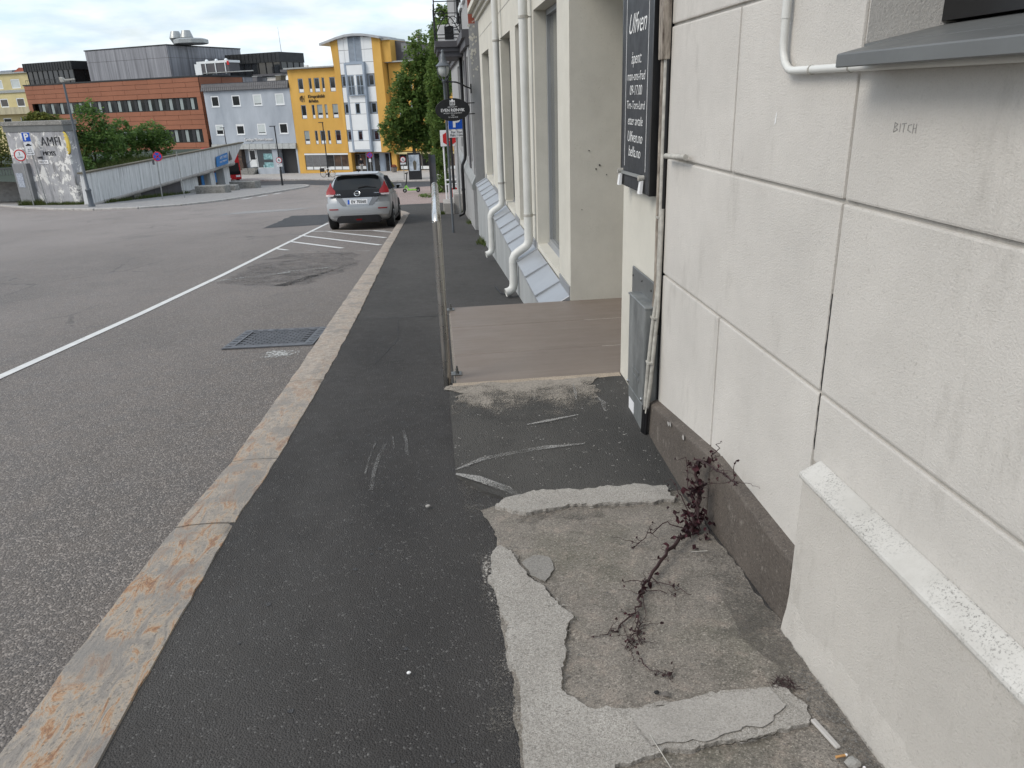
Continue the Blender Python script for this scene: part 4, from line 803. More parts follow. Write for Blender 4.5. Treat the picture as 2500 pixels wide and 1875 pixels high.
for a, b in GW:
    for z0, z1 in ((0, 2.45), (3.75, 5.6)): window(gb, a + .01, b - .01, z0 + .01, z1 - .01, .06, .06, 'black', 'glass', mull=((a + b) / 2,))
    MB().box(a - .08, b + .08, -.06, 0, 3.62, 3.74).build('sill', 'white_far', gb)
MB().box(-34, -18.35, -.09, 0, 2.62, 2.78).box(-34, -18.35, -.16, 0, 2.78, 2.95).build('cornice', 'darkgrey', gb)
MB().box(-18.85, -18.40, -.03, 0, -.18, 2.6).build('pilaster', 'plaster_side', gb); MB().box(-20.75, -20.2, -.03, 0, -.18, 2.6).build('pilaster', 'darkgrey', gb)
gp_ = thing('black_downpipe', 'black downpipe with two bends on the old grey building', 'downpipe', (.85, 22.6, zg(22.6)), streetz=True)
MB().tube([(.90, 22.6, 7), (.90, 22.6, .0), (.88, 22.6, -.12), (.80, 22.6, -.28), (.79, 22.6, -.4), (.79, 22.6, -1.55), (.76, 22.6, -1.66), (.62, 22.6, -1.72)], .045, 10).build('pipe', 'black', gp_, smooth=60)
MB().tube([(.90, 22.6, 1.2), (.90, 22.6, 1.26)], .055, 10).tube([(.79, 22.6, -1.0), (.79, 22.6, -.95)], .055, 10).build('bracket', 'black', gp_)
# balcony with ironwork
bc = thing('iron_balcony', 'balcony with black scrolled iron railing on the old grey building', 'balcony', (.6, 22.5, 2.6), streetz=True)
MB().box(.22, .95, 21.6, 24.6, 2.78, 2.93).build('slab', 'darkgrey', bc, bevel=.01); MB().box(.27, .95, 21.65, 24.55, 2.68, 2.78).box(.33, .95, 21.7, 24.5, 2.56, 2.68).build('moulding', 'darkgrey', bc)
rl = MB()
for z_ in (3.0, 3.08, 3.86): rl.bar((.25, 21.64, z_), (.25, 24.56, z_), .022, .022); rl.bar((.25, 21.64, z_), (.95, 21.64, z_), .022, .022); rl.bar((.25, 24.56, z_), (.95, 24.56, z_), .022, .022)
rl.build('rail', 'black', bc)
for x_, y_ in ((.25, 21.64), (.25, 23.1), (.25, 24.56), (.93, 21.64)): MB().bar((x_, y_, 2.93), (x_, y_, 3.95), .03, .03).build('post', 'black', bc)
for y_ in (21.64, ): MB().bar((.25, y_, 3.9), (.25, y_, 6.4), .05, .05).build('pole', 'black', bc)
def scroll(c, r, plane, t0=0, turns=1.6, flip=1):
    pts = []
    for i in range(26):
        t = i / 25; a = t0 + flip * t * turns * 2 * math.pi; rr = r * (1 - .75 * t); u, w = rr * math.cos(a), rr * math.sin(a)
        pts.append((c[0] + u, c[1], c[2] + w) if plane == 'x' else (c[0], c[1] + u, c[2] + w))
    return pts
for c, r, pl, f in (((.42, 21.64, 3.55), .17, 'x', 1), ((.74, 21.64, 3.40), .20, 'x', -1), ((.60, 21.64, 3.22), .12, 'x', 1), ((.25, 22.1, 3.45), .22, 'y', 1), ((.25, 22.7, 3.45), .22, 'y', -1), ((.25, 23.5, 3.45), .22, 'y', 1), ((.25, 24.1, 3.45), .22, 'y', -1)):
    MB().tube(scroll(c, r, pl, 1.2, 1.6, f), .011, 5).build('scroll', 'black', bc, smooth=60)
MB().tube([(.27 + .62 * i / 12, 21.64, 3.10 + .42 * math.sin(math.pi * i / 12)) for i in range(13)], .013, 5).build('scroll', 'black', bc, smooth=60)
ac = thing('air_conditioner', 'white air conditioner unit standing on the iron balcony', 'air conditioner', (.62, 22.2, 2.93))
MB().box(-.30, .28, -.14, .16, .02, .42).build('case', 'white', ac, bevel=.01); MB().box(-.12, .12, -.150, -.141, .06, .38).build('grille', 'black', ac); MB().box(.14, .26, -.148, -.141, .28, .31).box(.14, .26, -.148, -.141, .2, .21).build('label_plate', 'greypaint', ac)
MB().box(-.28, -.2, -.1, .12, 0, .02).box(.2, .27, -.1, .12, 0, .02).build('foot', 'black', ac)
# wall lantern on a bracket
ln = thing('street_lantern', 'grey bell-shaped street lantern on a pole in front of the balcony', 'street lamp', (.335, 18.0, zg(18.0)), streetz=True)
L0 = (.335, 18.0, 0)
MB().lathe([(.012, 2.53), (.03, 2.515), (.035, 2.49), (.028, 2.465), (.045, 2.44), (.06, 2.36), (.085, 2.28), (.14, 2.225), (.165, 2.205), (.165, 2.195), (.10, 2.19), (.02, 2.19)], L0, 20).build('shade', 'lampgrey', ln, smooth=50)
gm_ = NT('frosted_lamp_glass'); MT['lampglass'] = gm_.set(col=(.42, .44, .43), rough=.25, spec=.6)
MB().lathe([(.115, 2.188), (.122, 2.12), (.108, 2.05), (.07, 1.995), (.03, 1.98)], L0, 18).build('globe', 'lampglass', ln, smooth=60)
for a in (0, 90, 180, 270): MB().tube([(L0[0] + r_ * math.cos(R(a + 20)), L0[1] + r_ * math.sin(R(a + 20)), z_) for r_, z_ in ((.14, 2.195), (.145, 2.10), (.125, 2.0), (.08, 1.93), (.04, 1.90))], .008, 6).build('cage_rib', 'lampgrey', ln, smooth=60)
MB().lathe([(.03, 1.92), (.05, 1.90), (.04, 1.87), (.03, 1.86), (.028, 1.60), (.028, -1.5)], L0, 12).build('pole', 'lampgrey', ln, smooth=50)
MB().tube([(.28, 18, 1.86), (.45, 18, 1.875), (.60, 18, 1.86), (.72, 18, 1.815), (.80, 18, 1.765), (.93, 18.2, 1.72)], .016, 6).bar((.93, 18.2, 1.82), (.93, 18.2, 1.62), .03, .03).build('bracket', 'black', ln, smooth=40)
# oval lawyer's sign
os_ = thing('oval_sign', 'black oval hanging sign with white lettering below the lantern', 'sign', (.47, 17.4, 1.3))
ov = [(.375 * math.cos(i * math.pi / 20), .235 * math.sin(i * math.pi / 20)) for i in range(40)]
MB().prism(ov, .03, 'y', 0).build('plate', 'black', os_, bevel=.004, seg=1)
text(os_, 'lettering', 'EVEN RØNVIK', .088, 'signwhite', (0, -.002, -.012), xs=.92, bold=.0012)
text(os_, 'lettering', 'ADVOKAT', .034, 'signwhite', (0, -.002, .055), xs=1.3); text(os_, 'lettering', 'MØTERETT FOR HØYESTERETT', .030, 'signwhite', (0, -.002, -.072), xs=.95)
text(os_, 'lettering', 'MNA', .026, 'signwhite', (0, -.002, -.112), xs=1.2); text(os_, 'lettering', 'TLF. 69 20 50 00', .030, 'signwhite', (0, -.002, -.155))
em = MB().ring(-.055, .055, .09, .17, .010, -.002, 0); em.prism([(-.055, .172), (.055, .172), (.055, .195), (.03, .183), (.0, .225), (-.03, .183), (-.055, .195)], .002, 'y', -.002); em.build('emblem', 'signwhite', os_); text(os_, 'emblem_letters', 'ER', .075, 'signwhite', (0, -.002, .130), xs=.8)
MB().bar((.25, .015, -.105), (.50, .5, -.105), .02, .02).bar((.20, .015, .12), (.50, .5, .12), .02, .02).build('bracket', 'black', os_)

# ================================================================== buildings round the square
A26 = R(-26)
YP = (-16.83, 98.42, -6.62)
# ------------------------------------------------------------------ yellow building with the white tower
yb = thing('yellow_building', 'yellow rendered building with white tower bay and curved metal roof', 'building', YP, R(-25), streetz=True)
cols = [(1.57, 2.28), (3.06, 3.45), (3.79, 4.51), (4.83, 5.19), (5.88, 6.62)]; rws = [(2.66, 4.22), (-.26, 1.285), (-3.18, -1.62)]
rc = [(14.36, 15.19), (15.85, 16.25), (16.9, 17.7), (19.0, 19.8)]
hl = [(a, b, c, d) for a, b in cols for c, d in rws]
f_ = gridwall(.32, 7.76, -4.14, 5.25, hl, 0, .12); f_.build('wall', 'yellow', yb)
f_ = gridwall(13.4, 24, -4.14, 5.42, [(a, b, c, d) for a, b in rc for c, d in rws], .5, .12); shell(f_, .32, 24, -6.8, 5.25, .5, 14); f_.build('wall', 'yellow', yb)
for (a, b) in cols + rc:
    o_ = .5 if a > 13 else 0
    for k, (c, d) in enumerate(rws):
        window(yb, a + .01, b - .01, c + .01, d - .01, o_ + .05, .07 if b - a > .5 else .05, 'greyframe', 'glass', blind=((.62, 'blind_green') if (k * 7 + int(a * 3)) % 3 == 0 and k else None))
        MB().box(a + .05, b - .05, o_ + .05, o_ + .075, c + .06, c + .40).build('panel', 'white_far', yb)
MB().box(.1, 6.9, -.45, 3, 5.27, 5.42).build('roof_edge', 'galv', yb); MB().box(12.9, 24, -.1, 3, 5.44, 5.58).build('roof_edge', 'galv', yb)
# ground floor
MB().box(.32, 24, .95, 1.05, -6.8, -4.14).build('shop_back', 'shopdark', yb)
MB().box(.32, 13.4, -.02, .95, -4.22, -4.14).build('soffit', 'yellow', yb)
for a, b in ((.32, 1.22), (7.30, 7.75), (13.1, 13.75), (17.9, 18.4)): MB().box(a, b, -.01, .9, -6.8, -4.21).build('pier', 'yellow', yb)
MB().box(1.22, 7.3, .0, .3, -6.8, -6.2).build('stall_riser', 'yellow', yb); MB().box(13.75, 24, .3, .5, -6.8, -6.25).build('stall_riser', 'yellow', yb)
MB().box(1.22, 7.3, -.02, .25, -4.42, -4.24).build('fascia', 'white_far', yb)
def shopfront(x0, x1, y, n, z0=-6.18, z1=-4.42, low=.42):
    for i in range(n):
        a = x0 + (x1 - x0) * i / n; b = x0 + (x1 - x0) * (i + 1) / n
        w = MB().ring(a, b, z0, z1, .045, y, y + .06).build('shop_window', 'zinc_dark', yb); MB().box(a + .045, b - .045, y + .03, y + .045, z0 + low, z1 - .045).build('pane', 'shopdark' if i % 3 else 'glass', w)
        MB().box(a + .045, b - .045, y + .025, y + .045, z0 + .045, z0 + low - .03).build('panel', 'white_far', w)
shopfront(1.24, 7.28, .06, 6)
bl = MB()
for k in range(15): bl.box(1.3, 4.2, .035, .045, -5.70 + k * .085, -5.64 + k * .085)
bl.build('shutter', 'greypaint', yb)
shopfront(7.85, 9.3, .6, 2); shopfront(14.0, 17.8, .32, 4); shopfront(18.5, 23, .32, 4)
for a, b in ((9.4, 10.35), (10.4, 11.3), (11.9, 12.6)):
    d_ = MB().ring(a, b, -6.62, -4.25, .10, .5, .56).build('door', 'greyframe', yb); MB().box(a + .1, b - .1, .52, .54, -6.5, -4.36).build('pane', 'glass', d_); MB().tube([(b - .14, .47, -5.7), (b - .14, .47, -5.2)], .02, 6).build('handle', 'galv', d_)
MB().box(11.32, 11.88, .45, .6, -6.7, -4.2).build('pier', 'greyframe', yb); MB().box(13.76, 24, -.1, .4, -4.42, -4.22).build('fascia', 'creamwall', yb)
# tower
MB().prism([(6.82, 7.9), (7.80, 8.2), (7.76, -4.14), (7.72, -4.14)], 1.2, 'y', -.55).build('tower_fin', 'yellow', yb)
MB().prism([(12.16, 8.25), (13.15, 8.05), (13.45, -4.14), (12.14, -4.14)], 1.3, 'y', -.55).build('tower_fin', 'yellow', yb)
tw = [(7.86, 8.51, c, d) for c, d in ((3.12, 4.28), (.19, 1.30), (-2.79, -1.69))] + [(11.33, 12.02, c, d) for c, d in ((3.12, 4.28), (.19, 1.30), (-2.79, -1.69))]
gw = gridwall(7.80, 12.16, -4.14, 8.2, tw, -.5, .1); shell(gw, 7.8, 12.16, -4.14, 8.2, -.5, 4); gw.build('tower_wall', 'joint_dark' if False else 'greypaint', yb)
xs_ = [7.80, 8.56]; 
for x0, x1 in ((7.82, 8.54), (11.12, 12.14)):
    for z0, z1 in ((-4.12, -2.9), (-1.60, .09), (1.40, 3.02), (4.38, 5.6), (5.62, 6.9), (6.92, 8.15)): MB().box(x0, x1, -.53, -.5, z0 + .015, z1 - .015).build('panel', 'white_far', yb)
for x0, x1 in ((8.58, 9.10), (10.78, 11.10)):
    for z0, z1 in ((5.64, 6.9), (6.92, 8.25)): MB().box(x0, x1, -.53, -.5, z0 + .01, z1 - .01).build('panel', 'white_far', yb)
for t_ in tw: window(yb, t_[0] + .01, t_[1] - .01, t_[2] + .01, t_[3] - .01, -.47, .07, 'greyframe', 'glass')
for x0, x1 in ((9.12, 9.93), (9.95, 10.76)):
    lv = MB().ring(x0, x1, 5.62, 8.3, .06, -.56, -.5)
    for k in range(20): lv.hexa([(x0 + .06, -.55, 5.70 + k * .125), (x1 - .06, -.55, 5.70 + k * .125), (x1 - .06, -.505, 5.76 + k * .125), (x0 + .06, -.505, 5.76 + k * .125), (x0 + .06, -.55, 5.72 + k * .125), (x1 - .06, -.55, 5.72 + k * .125), (x1 - .06, -.505, 5.78 + k * .125), (x0 + .06, -.505, 5.78 + k * .125)])
    lv.build('louvre', 'greyframe', yb)
MB().ring(8.57, 11.10, -4.03, 5.60, .22, -.95, -.5).build('bay_frame', 'greyframe', yb)
MB().box(8.79, 10.88, -.86, -.5, -3.81, 5.38).build('bay_body', 'greypaint', yb)
for z0, z1 in ((4.30, 5.37), (1.35, 2.10), (-1.65, .10), (-3.80, -2.83)): MB().box(8.80, 10.87, -.90, -.865, z0 + .012, z1 - .012).build('panel', 'white_far', yb)
for z0, z1 in ((.12, 1.33), (-2.81, -1.67)):
    for x0, x1 in ((8.80, 9.47), (10.11, 10.87)): MB().box(x0, x1, -.90, -.865, z0 + .01, z1 - .01).build('panel', 'white_far', yb)
    window(yb, 9.48, 10.10, z0 + .04, z1 - .02, -.90, .08, 'greyframe', 'glass', fd=.04)
for x0, x1 in ((8.80, 9.70), (9.95, 10.87)): window(yb, x0, x1, 2.13, 4.28, -.91, .09, 'greyframe', 'glass_blue', mull=((x0 + x1) / 2,))
MB().box(9.70, 9.95, -.91, -.865, 2.13, 4.28).build('panel', 'white_far', yb)
bal = MB().box(8.85, 10.9, -1.15, -.96, 2.10, 2.16)
for k in range(14): bal.box(8.88 + k * .15, 8.90 + k * .15, -1.14, -1.12, 2.16, 3.1)
bal.box(8.85, 10.92, -1.15, -1.11, 3.1, 3.15); bal.build('railing', 'greyframe', yb)
cr_ = [(5.67, 7.77), (6.9, 8.06), (7.87, 8.30), (9.0, 8.50), (10.08, 8.56), (11.2, 8.50), (12.03, 8.38), (13.35, 8.12)]
MB().prism(cr_ + [(x, z - .24) for x, z in cr_[::-1]], 4.2, 'y', -1.0).build('curved_roof', 'zinc', yb)
MB().prism([(13.2, 8.0), (14.2, 7.95), (14.25, 7.75), (13.2, 7.72)], 4, 'y', -.4).build('roof_edge', 'galv', yb)
MB().box(13.2, 14.25, -.2, 4, 5.5, 7.75).build('tower_side', 'yellow', yb)
MB().prism([(14.25, 5.55), (22, 5.55), (22, 7.0), (17.6, 7.3), (14.25, 7.7)], 6, 'y', 1.0).build('penthouse', 'darkgrey', yb)
MB().ring(15.0, 15.8, 6.5, 7.4, .05, .95, 1.0).box(15.05, 15.75, .97, .99, 6.55, 7.35).build('vent_grille', 'greypaint', yb)
text(yb, 'lettering', 'Kiropraktikk', .52, 'textblack', (2.75, -.03, 2.20), align='LEFT', ext=.02, xs=.86, bold=.003); text(yb, 'lettering', '&Helse', .52, 'textblack', (2.78, -.03, 1.70), align='LEFT', ext=.02, xs=.86, bold=.003)
def logo(x, y, z, s):
    m = MB()
    for r_, sp in ((.50, 150), (.40, 140), (.30, 130), (.20, 120), (.11, 110)):
        m.tube([(x + s * r_ * 1.15 * math.cos(R(180 + sp * (k / 12 - .5))), y, z + s * r_ * .72 * math.sin(R(180 + sp * (k / 12 - .5)))) for k in range(13)], .026 * s, 5)
    m.tube([(x + s * .05, y, z - s * .36), (x + s * .02, y, z), (x + s * .08, y, z + s * .36)], .022 * s, 5); m.build('logo', 'textgrey', yb)
logo(2.15, -.03, 1.98, 1.0); logo(15.0, .47, 2.0, 1.0)
for x_, y_ in ((14.6, 6.5), (16.2, 7.2), (17.6, 7.2), (19.2, 7.2)):
    v_ = thing('roof_vent', 'galvanised roof cowl on the yellow building, %s' % {14.6: 'nearest to the curved roof', 16.2: 'second from the curved roof', 17.6: 'third from the curved roof', 19.2: 'farthest right by the tree'}[x_], 'roof vent', (0, 0, 0), 0, 'roof cowls on the yellow building')
    v_.parent = None; c_ = Vector((math.cos(R(-25)) * x_ - math.sin(R(-25)) * y_, math.sin(R(-25)) * x_ + math.cos(R(-25)) * y_, 0)) + Vector((YP[0], YP[1], 7.2))
    v_.location = c_
    MB().lathe([(.22, 0), (.22, 1.0), (.42, 1.15), (.42, 1.45), (.25, 1.6), (.1, 1.75)], n=12).build('cowl', 'galv', v_, smooth=30)
# ------------------------------------------------------------------ grey dentist building
gy = thing('grey_rendered_building', 'blue-grey rendered building with eight small windows and black tiled eaves', 'building', YP, A26, streetz=True)
gc = [(-11.5, -10.28), (-8.34, -7.08), (-5.16, -3.88), (-1.92, -.65)]; gz = [(1.42, 2.71), (-1.91, -.65)]
g1 = gridwall(-12.45, .3, -3.0, 3.3, [(a, b, c, d) for a, b in gc for c, d in gz], 0, .1); shell(g1, -12.45, .3, -6.9, 3.3, 0, 11); g1.build('wall', 'greyrender', gy)
for i, (a, b) in enumerate(gc):
    for j, (c, d) in enumerate(gz): window(gy, a, b, c, d, .02, .13, 'white_far', 'glass', sill=.08, blind={(0, 1): (.55, 'blind'), (1, 1): (.12, 'white_far'), (2, 0): (.9, 'blind'), (3, 0): (1, 'blind'), (2, 1): (.9, 'blind')}.get((i, j)))
ev = MB().hexa([(-12.6, -.30, 3.28), (.28, -.30, 3.28), (.28, .15, 3.28), (-12.6, .15, 3.28), (-12.6, .0, 4.06), (.28, .0, 4.06), (.28, .3, 4.06), (-12.6, .3, 4.06)]).build('eaves', 'blacktile', gy)
for r_ in range(2):
    t_ = MB()
    for k in range(42):
        x_ = -12.55 + k * .305; z0, z1 = 3.30 + r_ * .38, 3.66 + r_ * .38; y0, y1 = -.325 + r_ * .145, -.19 + r_ * .145
        t_.hexa([(x_, y0, z0), (x_ + .27, y0, z0), (x_ + .27, y0 + .03, z0), (x_, y0 + .03, z0), (x_ + .01, y1, z1), (x_ + .26, y1, z1), (x_ + .26, y1 + .03, z1), (x_ + .01, y1 + .03, z1)])
    tag(t_.build('roof_tiles', 'blacktile', gy), kind='stuff')
MB().box(-12.6, .28, .0, 4, 4.06, 4.14).build('roof', 'blacktile', gy)
for k in range(13): MB().hexa([(-12.4 + k * .98, -.28, -3.62), (-11.46 + k * .98, -.28, -3.62), (-11.46 + k * .98, 0, -3.62), (-12.4 + k * .98, 0, -3.62), (-12.4 + k * .98, -.20, -3.02), (-11.46 + k * .98, -.20, -3.02), (-11.46 + k * .98, 0, -2.98), (-12.4 + k * .98, 0, -2.98)]).build('canopy_sheet', 'galv', gy)
MB().box(-12.45, .3, .9, 1.0, -6.9, -3.62).build('ground_floor_wall', 'greyrender', gy)
MB().box(-3.45, -2.65, -.02, .9, -6.9, -3.62).build('pier', 'greyrender', gy); MB().box(.08, .32, -.02, .9, -6.9, -3.62).build('pier', 'greyrender', gy); MB().box(-12.45, -8.3, .2, .9, -6.9, -3.62).build('pier', 'shopdark', gy)
MB().box(-5.95, -3.45, -.02, .88, -6.9, -5.97).build('stall_riser', 'greyrender', gy)
sw = MB().ring(-5.9, -3.46, -5.95, -3.64, .06, .08, .14).build('shop_window', 'white_far', gy); MB().box(-5.84, -3.52, .11, .13, -5.89, -3.70).build('pane', 'glass_blue', sw)
for b_ in ((-4.9, -3.55, -5.88, -5.25), (-5.1, -4.7, -5.88, -5.55), (-4.9, -3.6, -4.9, -4.2)): MB().box(b_[0], b_[1], .10, .108, b_[2], b_[3]).build('display', 'teal', sw)
MB().box(-2.64, .07, .88, .9, -6.9, -3.63).build('passage', 'textgrey', gy)
d_ = MB().ring(-7.45, -6.35, -5.85, -3.7, .16, .55, .62).build('door', 'white_far', gy); MB().box(-7.29, -6.51, .57, .60, -4.95, -3.86).build('pane', 'glass', d_); MB().box(-7.29, -6.51, .57, .60, -5.69, -4.95).build('panel', 'white_far', d_)
for k in range(4): MB().box(-8.5 + k * .1, -6.02, -1.1 + k * .3, .9, -6.9, -6.55 + k * .19).build('step', 'conc_rough', gy, bevel=.01, seg=1)
MB().tube([(-6.7, -1.0, -5.7), (-6.7, -1.0, -5.4), (-6.7, .3, -4.8), (-6.2, .4, -4.75)], .025, 6).tube([(-6.7, -1.0, -6.5), (-6.7, -1.0, -5.5)], .025, 6).build('stair_rail', 'black', gy)
text(gy, 'lettering', 'Tannlege Morten Hanssen', .46, 'white', (-5.2, -.06, -2.5), ext=.03, shear=.25, xs=.88)
text(gy, 'lettering_shadow', 'Tannlege Morten Hanssen', .44, 'textgrey', (-5.13, -.006, -2.56), ext=.003, shear=.25, xs=.88)
# roof furniture on the grey building
for nm, lb, b_, m_ in (('roof_hatch', 'dark box chimney on the grey building near its middle', (-6.4, -5.7, 2, 3, 4.1, 4.75), 'darkgrey'), ('roof_hatch', 'brown box chimney on the grey building near the yellow one', (-3.0, -2.2, 2, 3, 4.1, 4.75), 'bark'), ('roof_housing', 'pale low roof housing behind the tiled eaves', (-5.2, -1.0, 3.2, 5, 4.1, 4.6), 'conc_far'), ('roof_unit', 'white sloped ventilation unit on the roof corner', (-.9, .2, 1.2, 2.4, 4.15, 4.75), 'white_far')):
    o_ = thing(nm, lb, 'roof unit', (YP[0], YP[1], 4.1), A26); x0, x1, y0, y1, z0, z1 = b_
    o_.location = Vector((YP[0], YP[1], 4.1)) + Matrix.Rotation(A26, 3, 'Z') @ Vector(((x0 + x1) / 2, (y0 + y1) / 2, 0)); hx, hy, h_ = (x1 - x0) / 2, (y1 - y0) / 2, z1 - z0
    MB().hexa([(-hx, -hy, 0), (hx, -hy, 0), (hx, hy, 0), (-hx, hy, 0), (-hx, -hy * .7, h_), (hx * .9, -hy * .7, h_), (hx * .9, hy, h_), (-hx, hy, h_)]).build('body', m_, o_, bevel=.02, seg=1)
    MB().box(-hx - .06, hx + .06, -hy * .8, hy + .05, h_, h_ + .07).build('cap', 'galv', o_)
hp = thing('roof_duct', 'flat grey duct run on the rooftops between brown and yellow buildings', 'duct', (YP[0], YP[1], 4.6), A26)
MB().box(-9, -.6, 5.6, 6.6, .3, .55).box(-4.6, -.4, 5.4, 7, .65, .95).build('duct', 'darkgrey', hp); MB().box(-.9, -.5, 5.3, 5.7, 0.3, 1.3).build('fan', 'white_far', hp)
# ------------------------------------------------------------------ rust-panelled office block
A28 = R(-28)
rb = thing('panelled_office_block', 'office block clad in rust-brown panels with a long ribbon of windows', 'building', YP, A28, streetz=True)
X0, X1 = -44.8, -13.35
bands = [(1.18, 2.67), (-2.76, -1.14), (-6.5, -4.6)]
br = gridwall(X0, X1, -7, 5.0, [(-44.0, -14.1, c, d) for c, d in bands], .05, .3); shell(br, X0, X1, -7, 5.0, .05, 22); br.build('wall', 'joint_dark', rb)
rowsz = [(2.67, 3.28), (3.28, 3.87), (3.87, 4.46), (4.46, 5.03), (.60, 1.18), (.01, .60), (-.58, .01), (-1.14, -.58), (-3.4, -2.76), (-4.0, -3.4), (-4.6, -4.0)]
for i, (z0, z1) in enumerate(rowsz):
    x = X1 + (0 if i % 2 else -2.2); xs2 = [X1]
    while x > X0 + 1:
        if x < X1 - .3: xs2.append(x)
        x -= 4.25
    xs2.append(X0)
    for a, b in zip(xs2[1:], xs2): MB().box(a + .02, b - .02, .0, .05, z0 + .02, z1 - .02).build('panel', 'brickpanel', rb)
for z0, z1 in bands:
    for xa, xb in ((X0, -44.02), (-14.08, X1)): MB().box(xa, xb, .0, .05, z0, z1).build('panel', 'brickpanel', rb)
for r_ in range(20): MB().box(X1 - .0, X1 + .05, .1 + (r_ % 4) * 4.0, 4.0 + (r_ % 4) * 4.0, -2.4 + (r_ // 4) * 1.49, -.94 + (r_ // 4) * 1.49).build('panel', 'brickpanel' if (r_ % 4) < 2 else 'metalpanel', rb)
for c, d in bands[:2]:
    x = -14.12; k = 0
    while x - 1.8 > -44.0:
        w = MB().ring(x - 1.28, x, c + .02, d - .02, .05, .18, .25).box(x - 1.78, x - 1.30, .12, .2, c + .02, d - .02).build('window', 'blackpanel', rb)
        MB().box(x - 1.23, x - .05, .21, .23, c + .07, d - .07).build('pane', 'glass', w); MB().box(x - 1.22, x - .72, .195, .205, c + .08, d - .08).build('blind', 'blind_green', w); x -= 1.8; k += 1
MB().box(X0 - .1, X1 + .1, -.06, 22, 5.03, 5.20).build('roof_edge', 'blackpanel', rb)
# metal clad upper box and dark glazed storeys
bx = MB().box(-36.4, -21.5, 4.04, 18, 5.2, 9.2).build('plant_storey', 'joint_dark', rb)
for k in range(4):
    for z0, z1 in ((5.2, 7.72), (7.75, 9.2)): MB().box(-36.4 + k * 3.725 + .015, -36.4 + (k + 1) * 3.725 - .015, 4.0, 4.04, z0, z1).build('cladding_panel', 'metalpanel', rb); MB().box(-21.5, -21.46, 4.04 + k * 3.5 + .015, 4.04 + (k + 1) * 3.5 - .015, z0, z1).build('cladding_panel', 'metalpanel', rb)
MB().box(-36.5, -21.4, 3.95, 18.1, 9.2, 9.34).build('roof_edge', 'blackpanel', rb)
def glazed(x0, x1, y0, y1, z0, z1, zt, n, right=True):
    MB().box(x0, x1, y0, y1, zt, z1).build('attic_cladding', 'blackpanel', rb); MB().box(x0 + .3, x1 - .15, y0 + .25, y1, z0, zt).build('attic_glazing', 'glass', rb)
    nn = n * 2
    for k in range(nn + 1): MB().box(x0 + (x1 - x0) * k / nn - .03, x0 + (x1 - x0) * k / nn + .03, y0 - .05, y0, zt + .03, z1 - .02).build('seam', 'blackpanel', rb)
    for k in range(n + 1): a = x0 + .3 + (x1 - x0 - .45) * k / n; MB().box(a - .06, a + .06, y0 + .18, y0 + .25, z0, zt).build('mullion', 'black', rb)
    for k in range(4): MB().box(x1 - .15, x1 - .08, y0 + .3 + k * (y1 - y0) / 4, y0 + .42 + k * (y1 - y0) / 4, z0, zt).build('mullion', 'black', rb)
glazed(-49.3, -39.5, 4.0, 11, 5.2, 8.2, 7.08, 9)
glazed(-19.5, -10.3, 12.5, 18, 5.2, 8.15, 6.9, 7)
rlg = MB()
for k in range(24): rlg.box(-44.6 + k * .4, -44.57 + k * .4, .3, .33, 5.2, 5.75)
rlg.box(-44.6, -35.4, .3, .34, 5.72, 5.77); rlg.build('roof_railing', 'black', rb)
def rooftop(name, label, x, y, z): return thing(name, label, 'ventilation', Vector((YP[0], YP[1], z)) + Matrix.Rotation(A28, 3, 'Z') @ Vector((x, y, 0)), A28)
dv = rooftop('roof_ventilator', 'silver roof ventilator of two cowls and a flat duct on the metal box', -23.5, 8, 9.34)
for x_ in (0, 1.9): MB().lathe([(.35, 0), (.35, .05), (.85, 1.0), (.55, 1.85), (.50, 1.86)], (x_, 0, 0), 14).build('cowl', 'galv', dv, smooth=30)
MB().lathe([(2.0, .05), (2.2, .15), (2.2, .6), (1.8, .75), (.2, .8)], (3.1, -.6, 0), 8).build('flat_duct', 'galv', dv)
cu_ = rooftop('cooling_unit', 'white rooftop cooling unit with pipes beside the dark attic', -14.3, 5, 5.2)
MB().box(-2.6, 2.6, -1, 1, .35, 1.55).build('frame', 'darkgrey', cu_); MB().box(-3.0, -1.9, -1.05, 1.05, .2, 1.5).build('end_box', 'white_far', cu_); MB().box(-2.6, 2.7, -1.05, 1.05, 1.5, 1.78).build('top', 'white_far', cu_)
for x_ in (-1.8, -.2, 1.4): MB().lathe([(.2, 1.78), (.2, 1.95), (.08, 2.05)], (x_, 0, 0), 8).build('fan', 'white_far', cu_); MB().box(x_ + .6, x_ + .72, -1.08, -1.02, .2, 1.6).build('stay', 'white_far', cu_)
MB().tube([(-1.6, -1.15, .35), (6.5, -1.15, .35)], .06, 6).build('pipe', 'galv', cu_); MB().box(2.4, 2.7, -1.06, -1, 1.2, 1.7).build('red_box', 'busred', cu_)
ms = MB().tube([(0, 0, 0), (-.05, 0, 3.2)], [.04, .012], 5).build('mast', 'greypaint'); ms.location = Vector((YP[0], YP[1], 8.15)) + Matrix.Rotation(A28, 3, 'Z') @ Vector((-11.0, 14, 0)); tag(ms, 'thin aerial mast on the dark attic behind the grey building', 'mast')
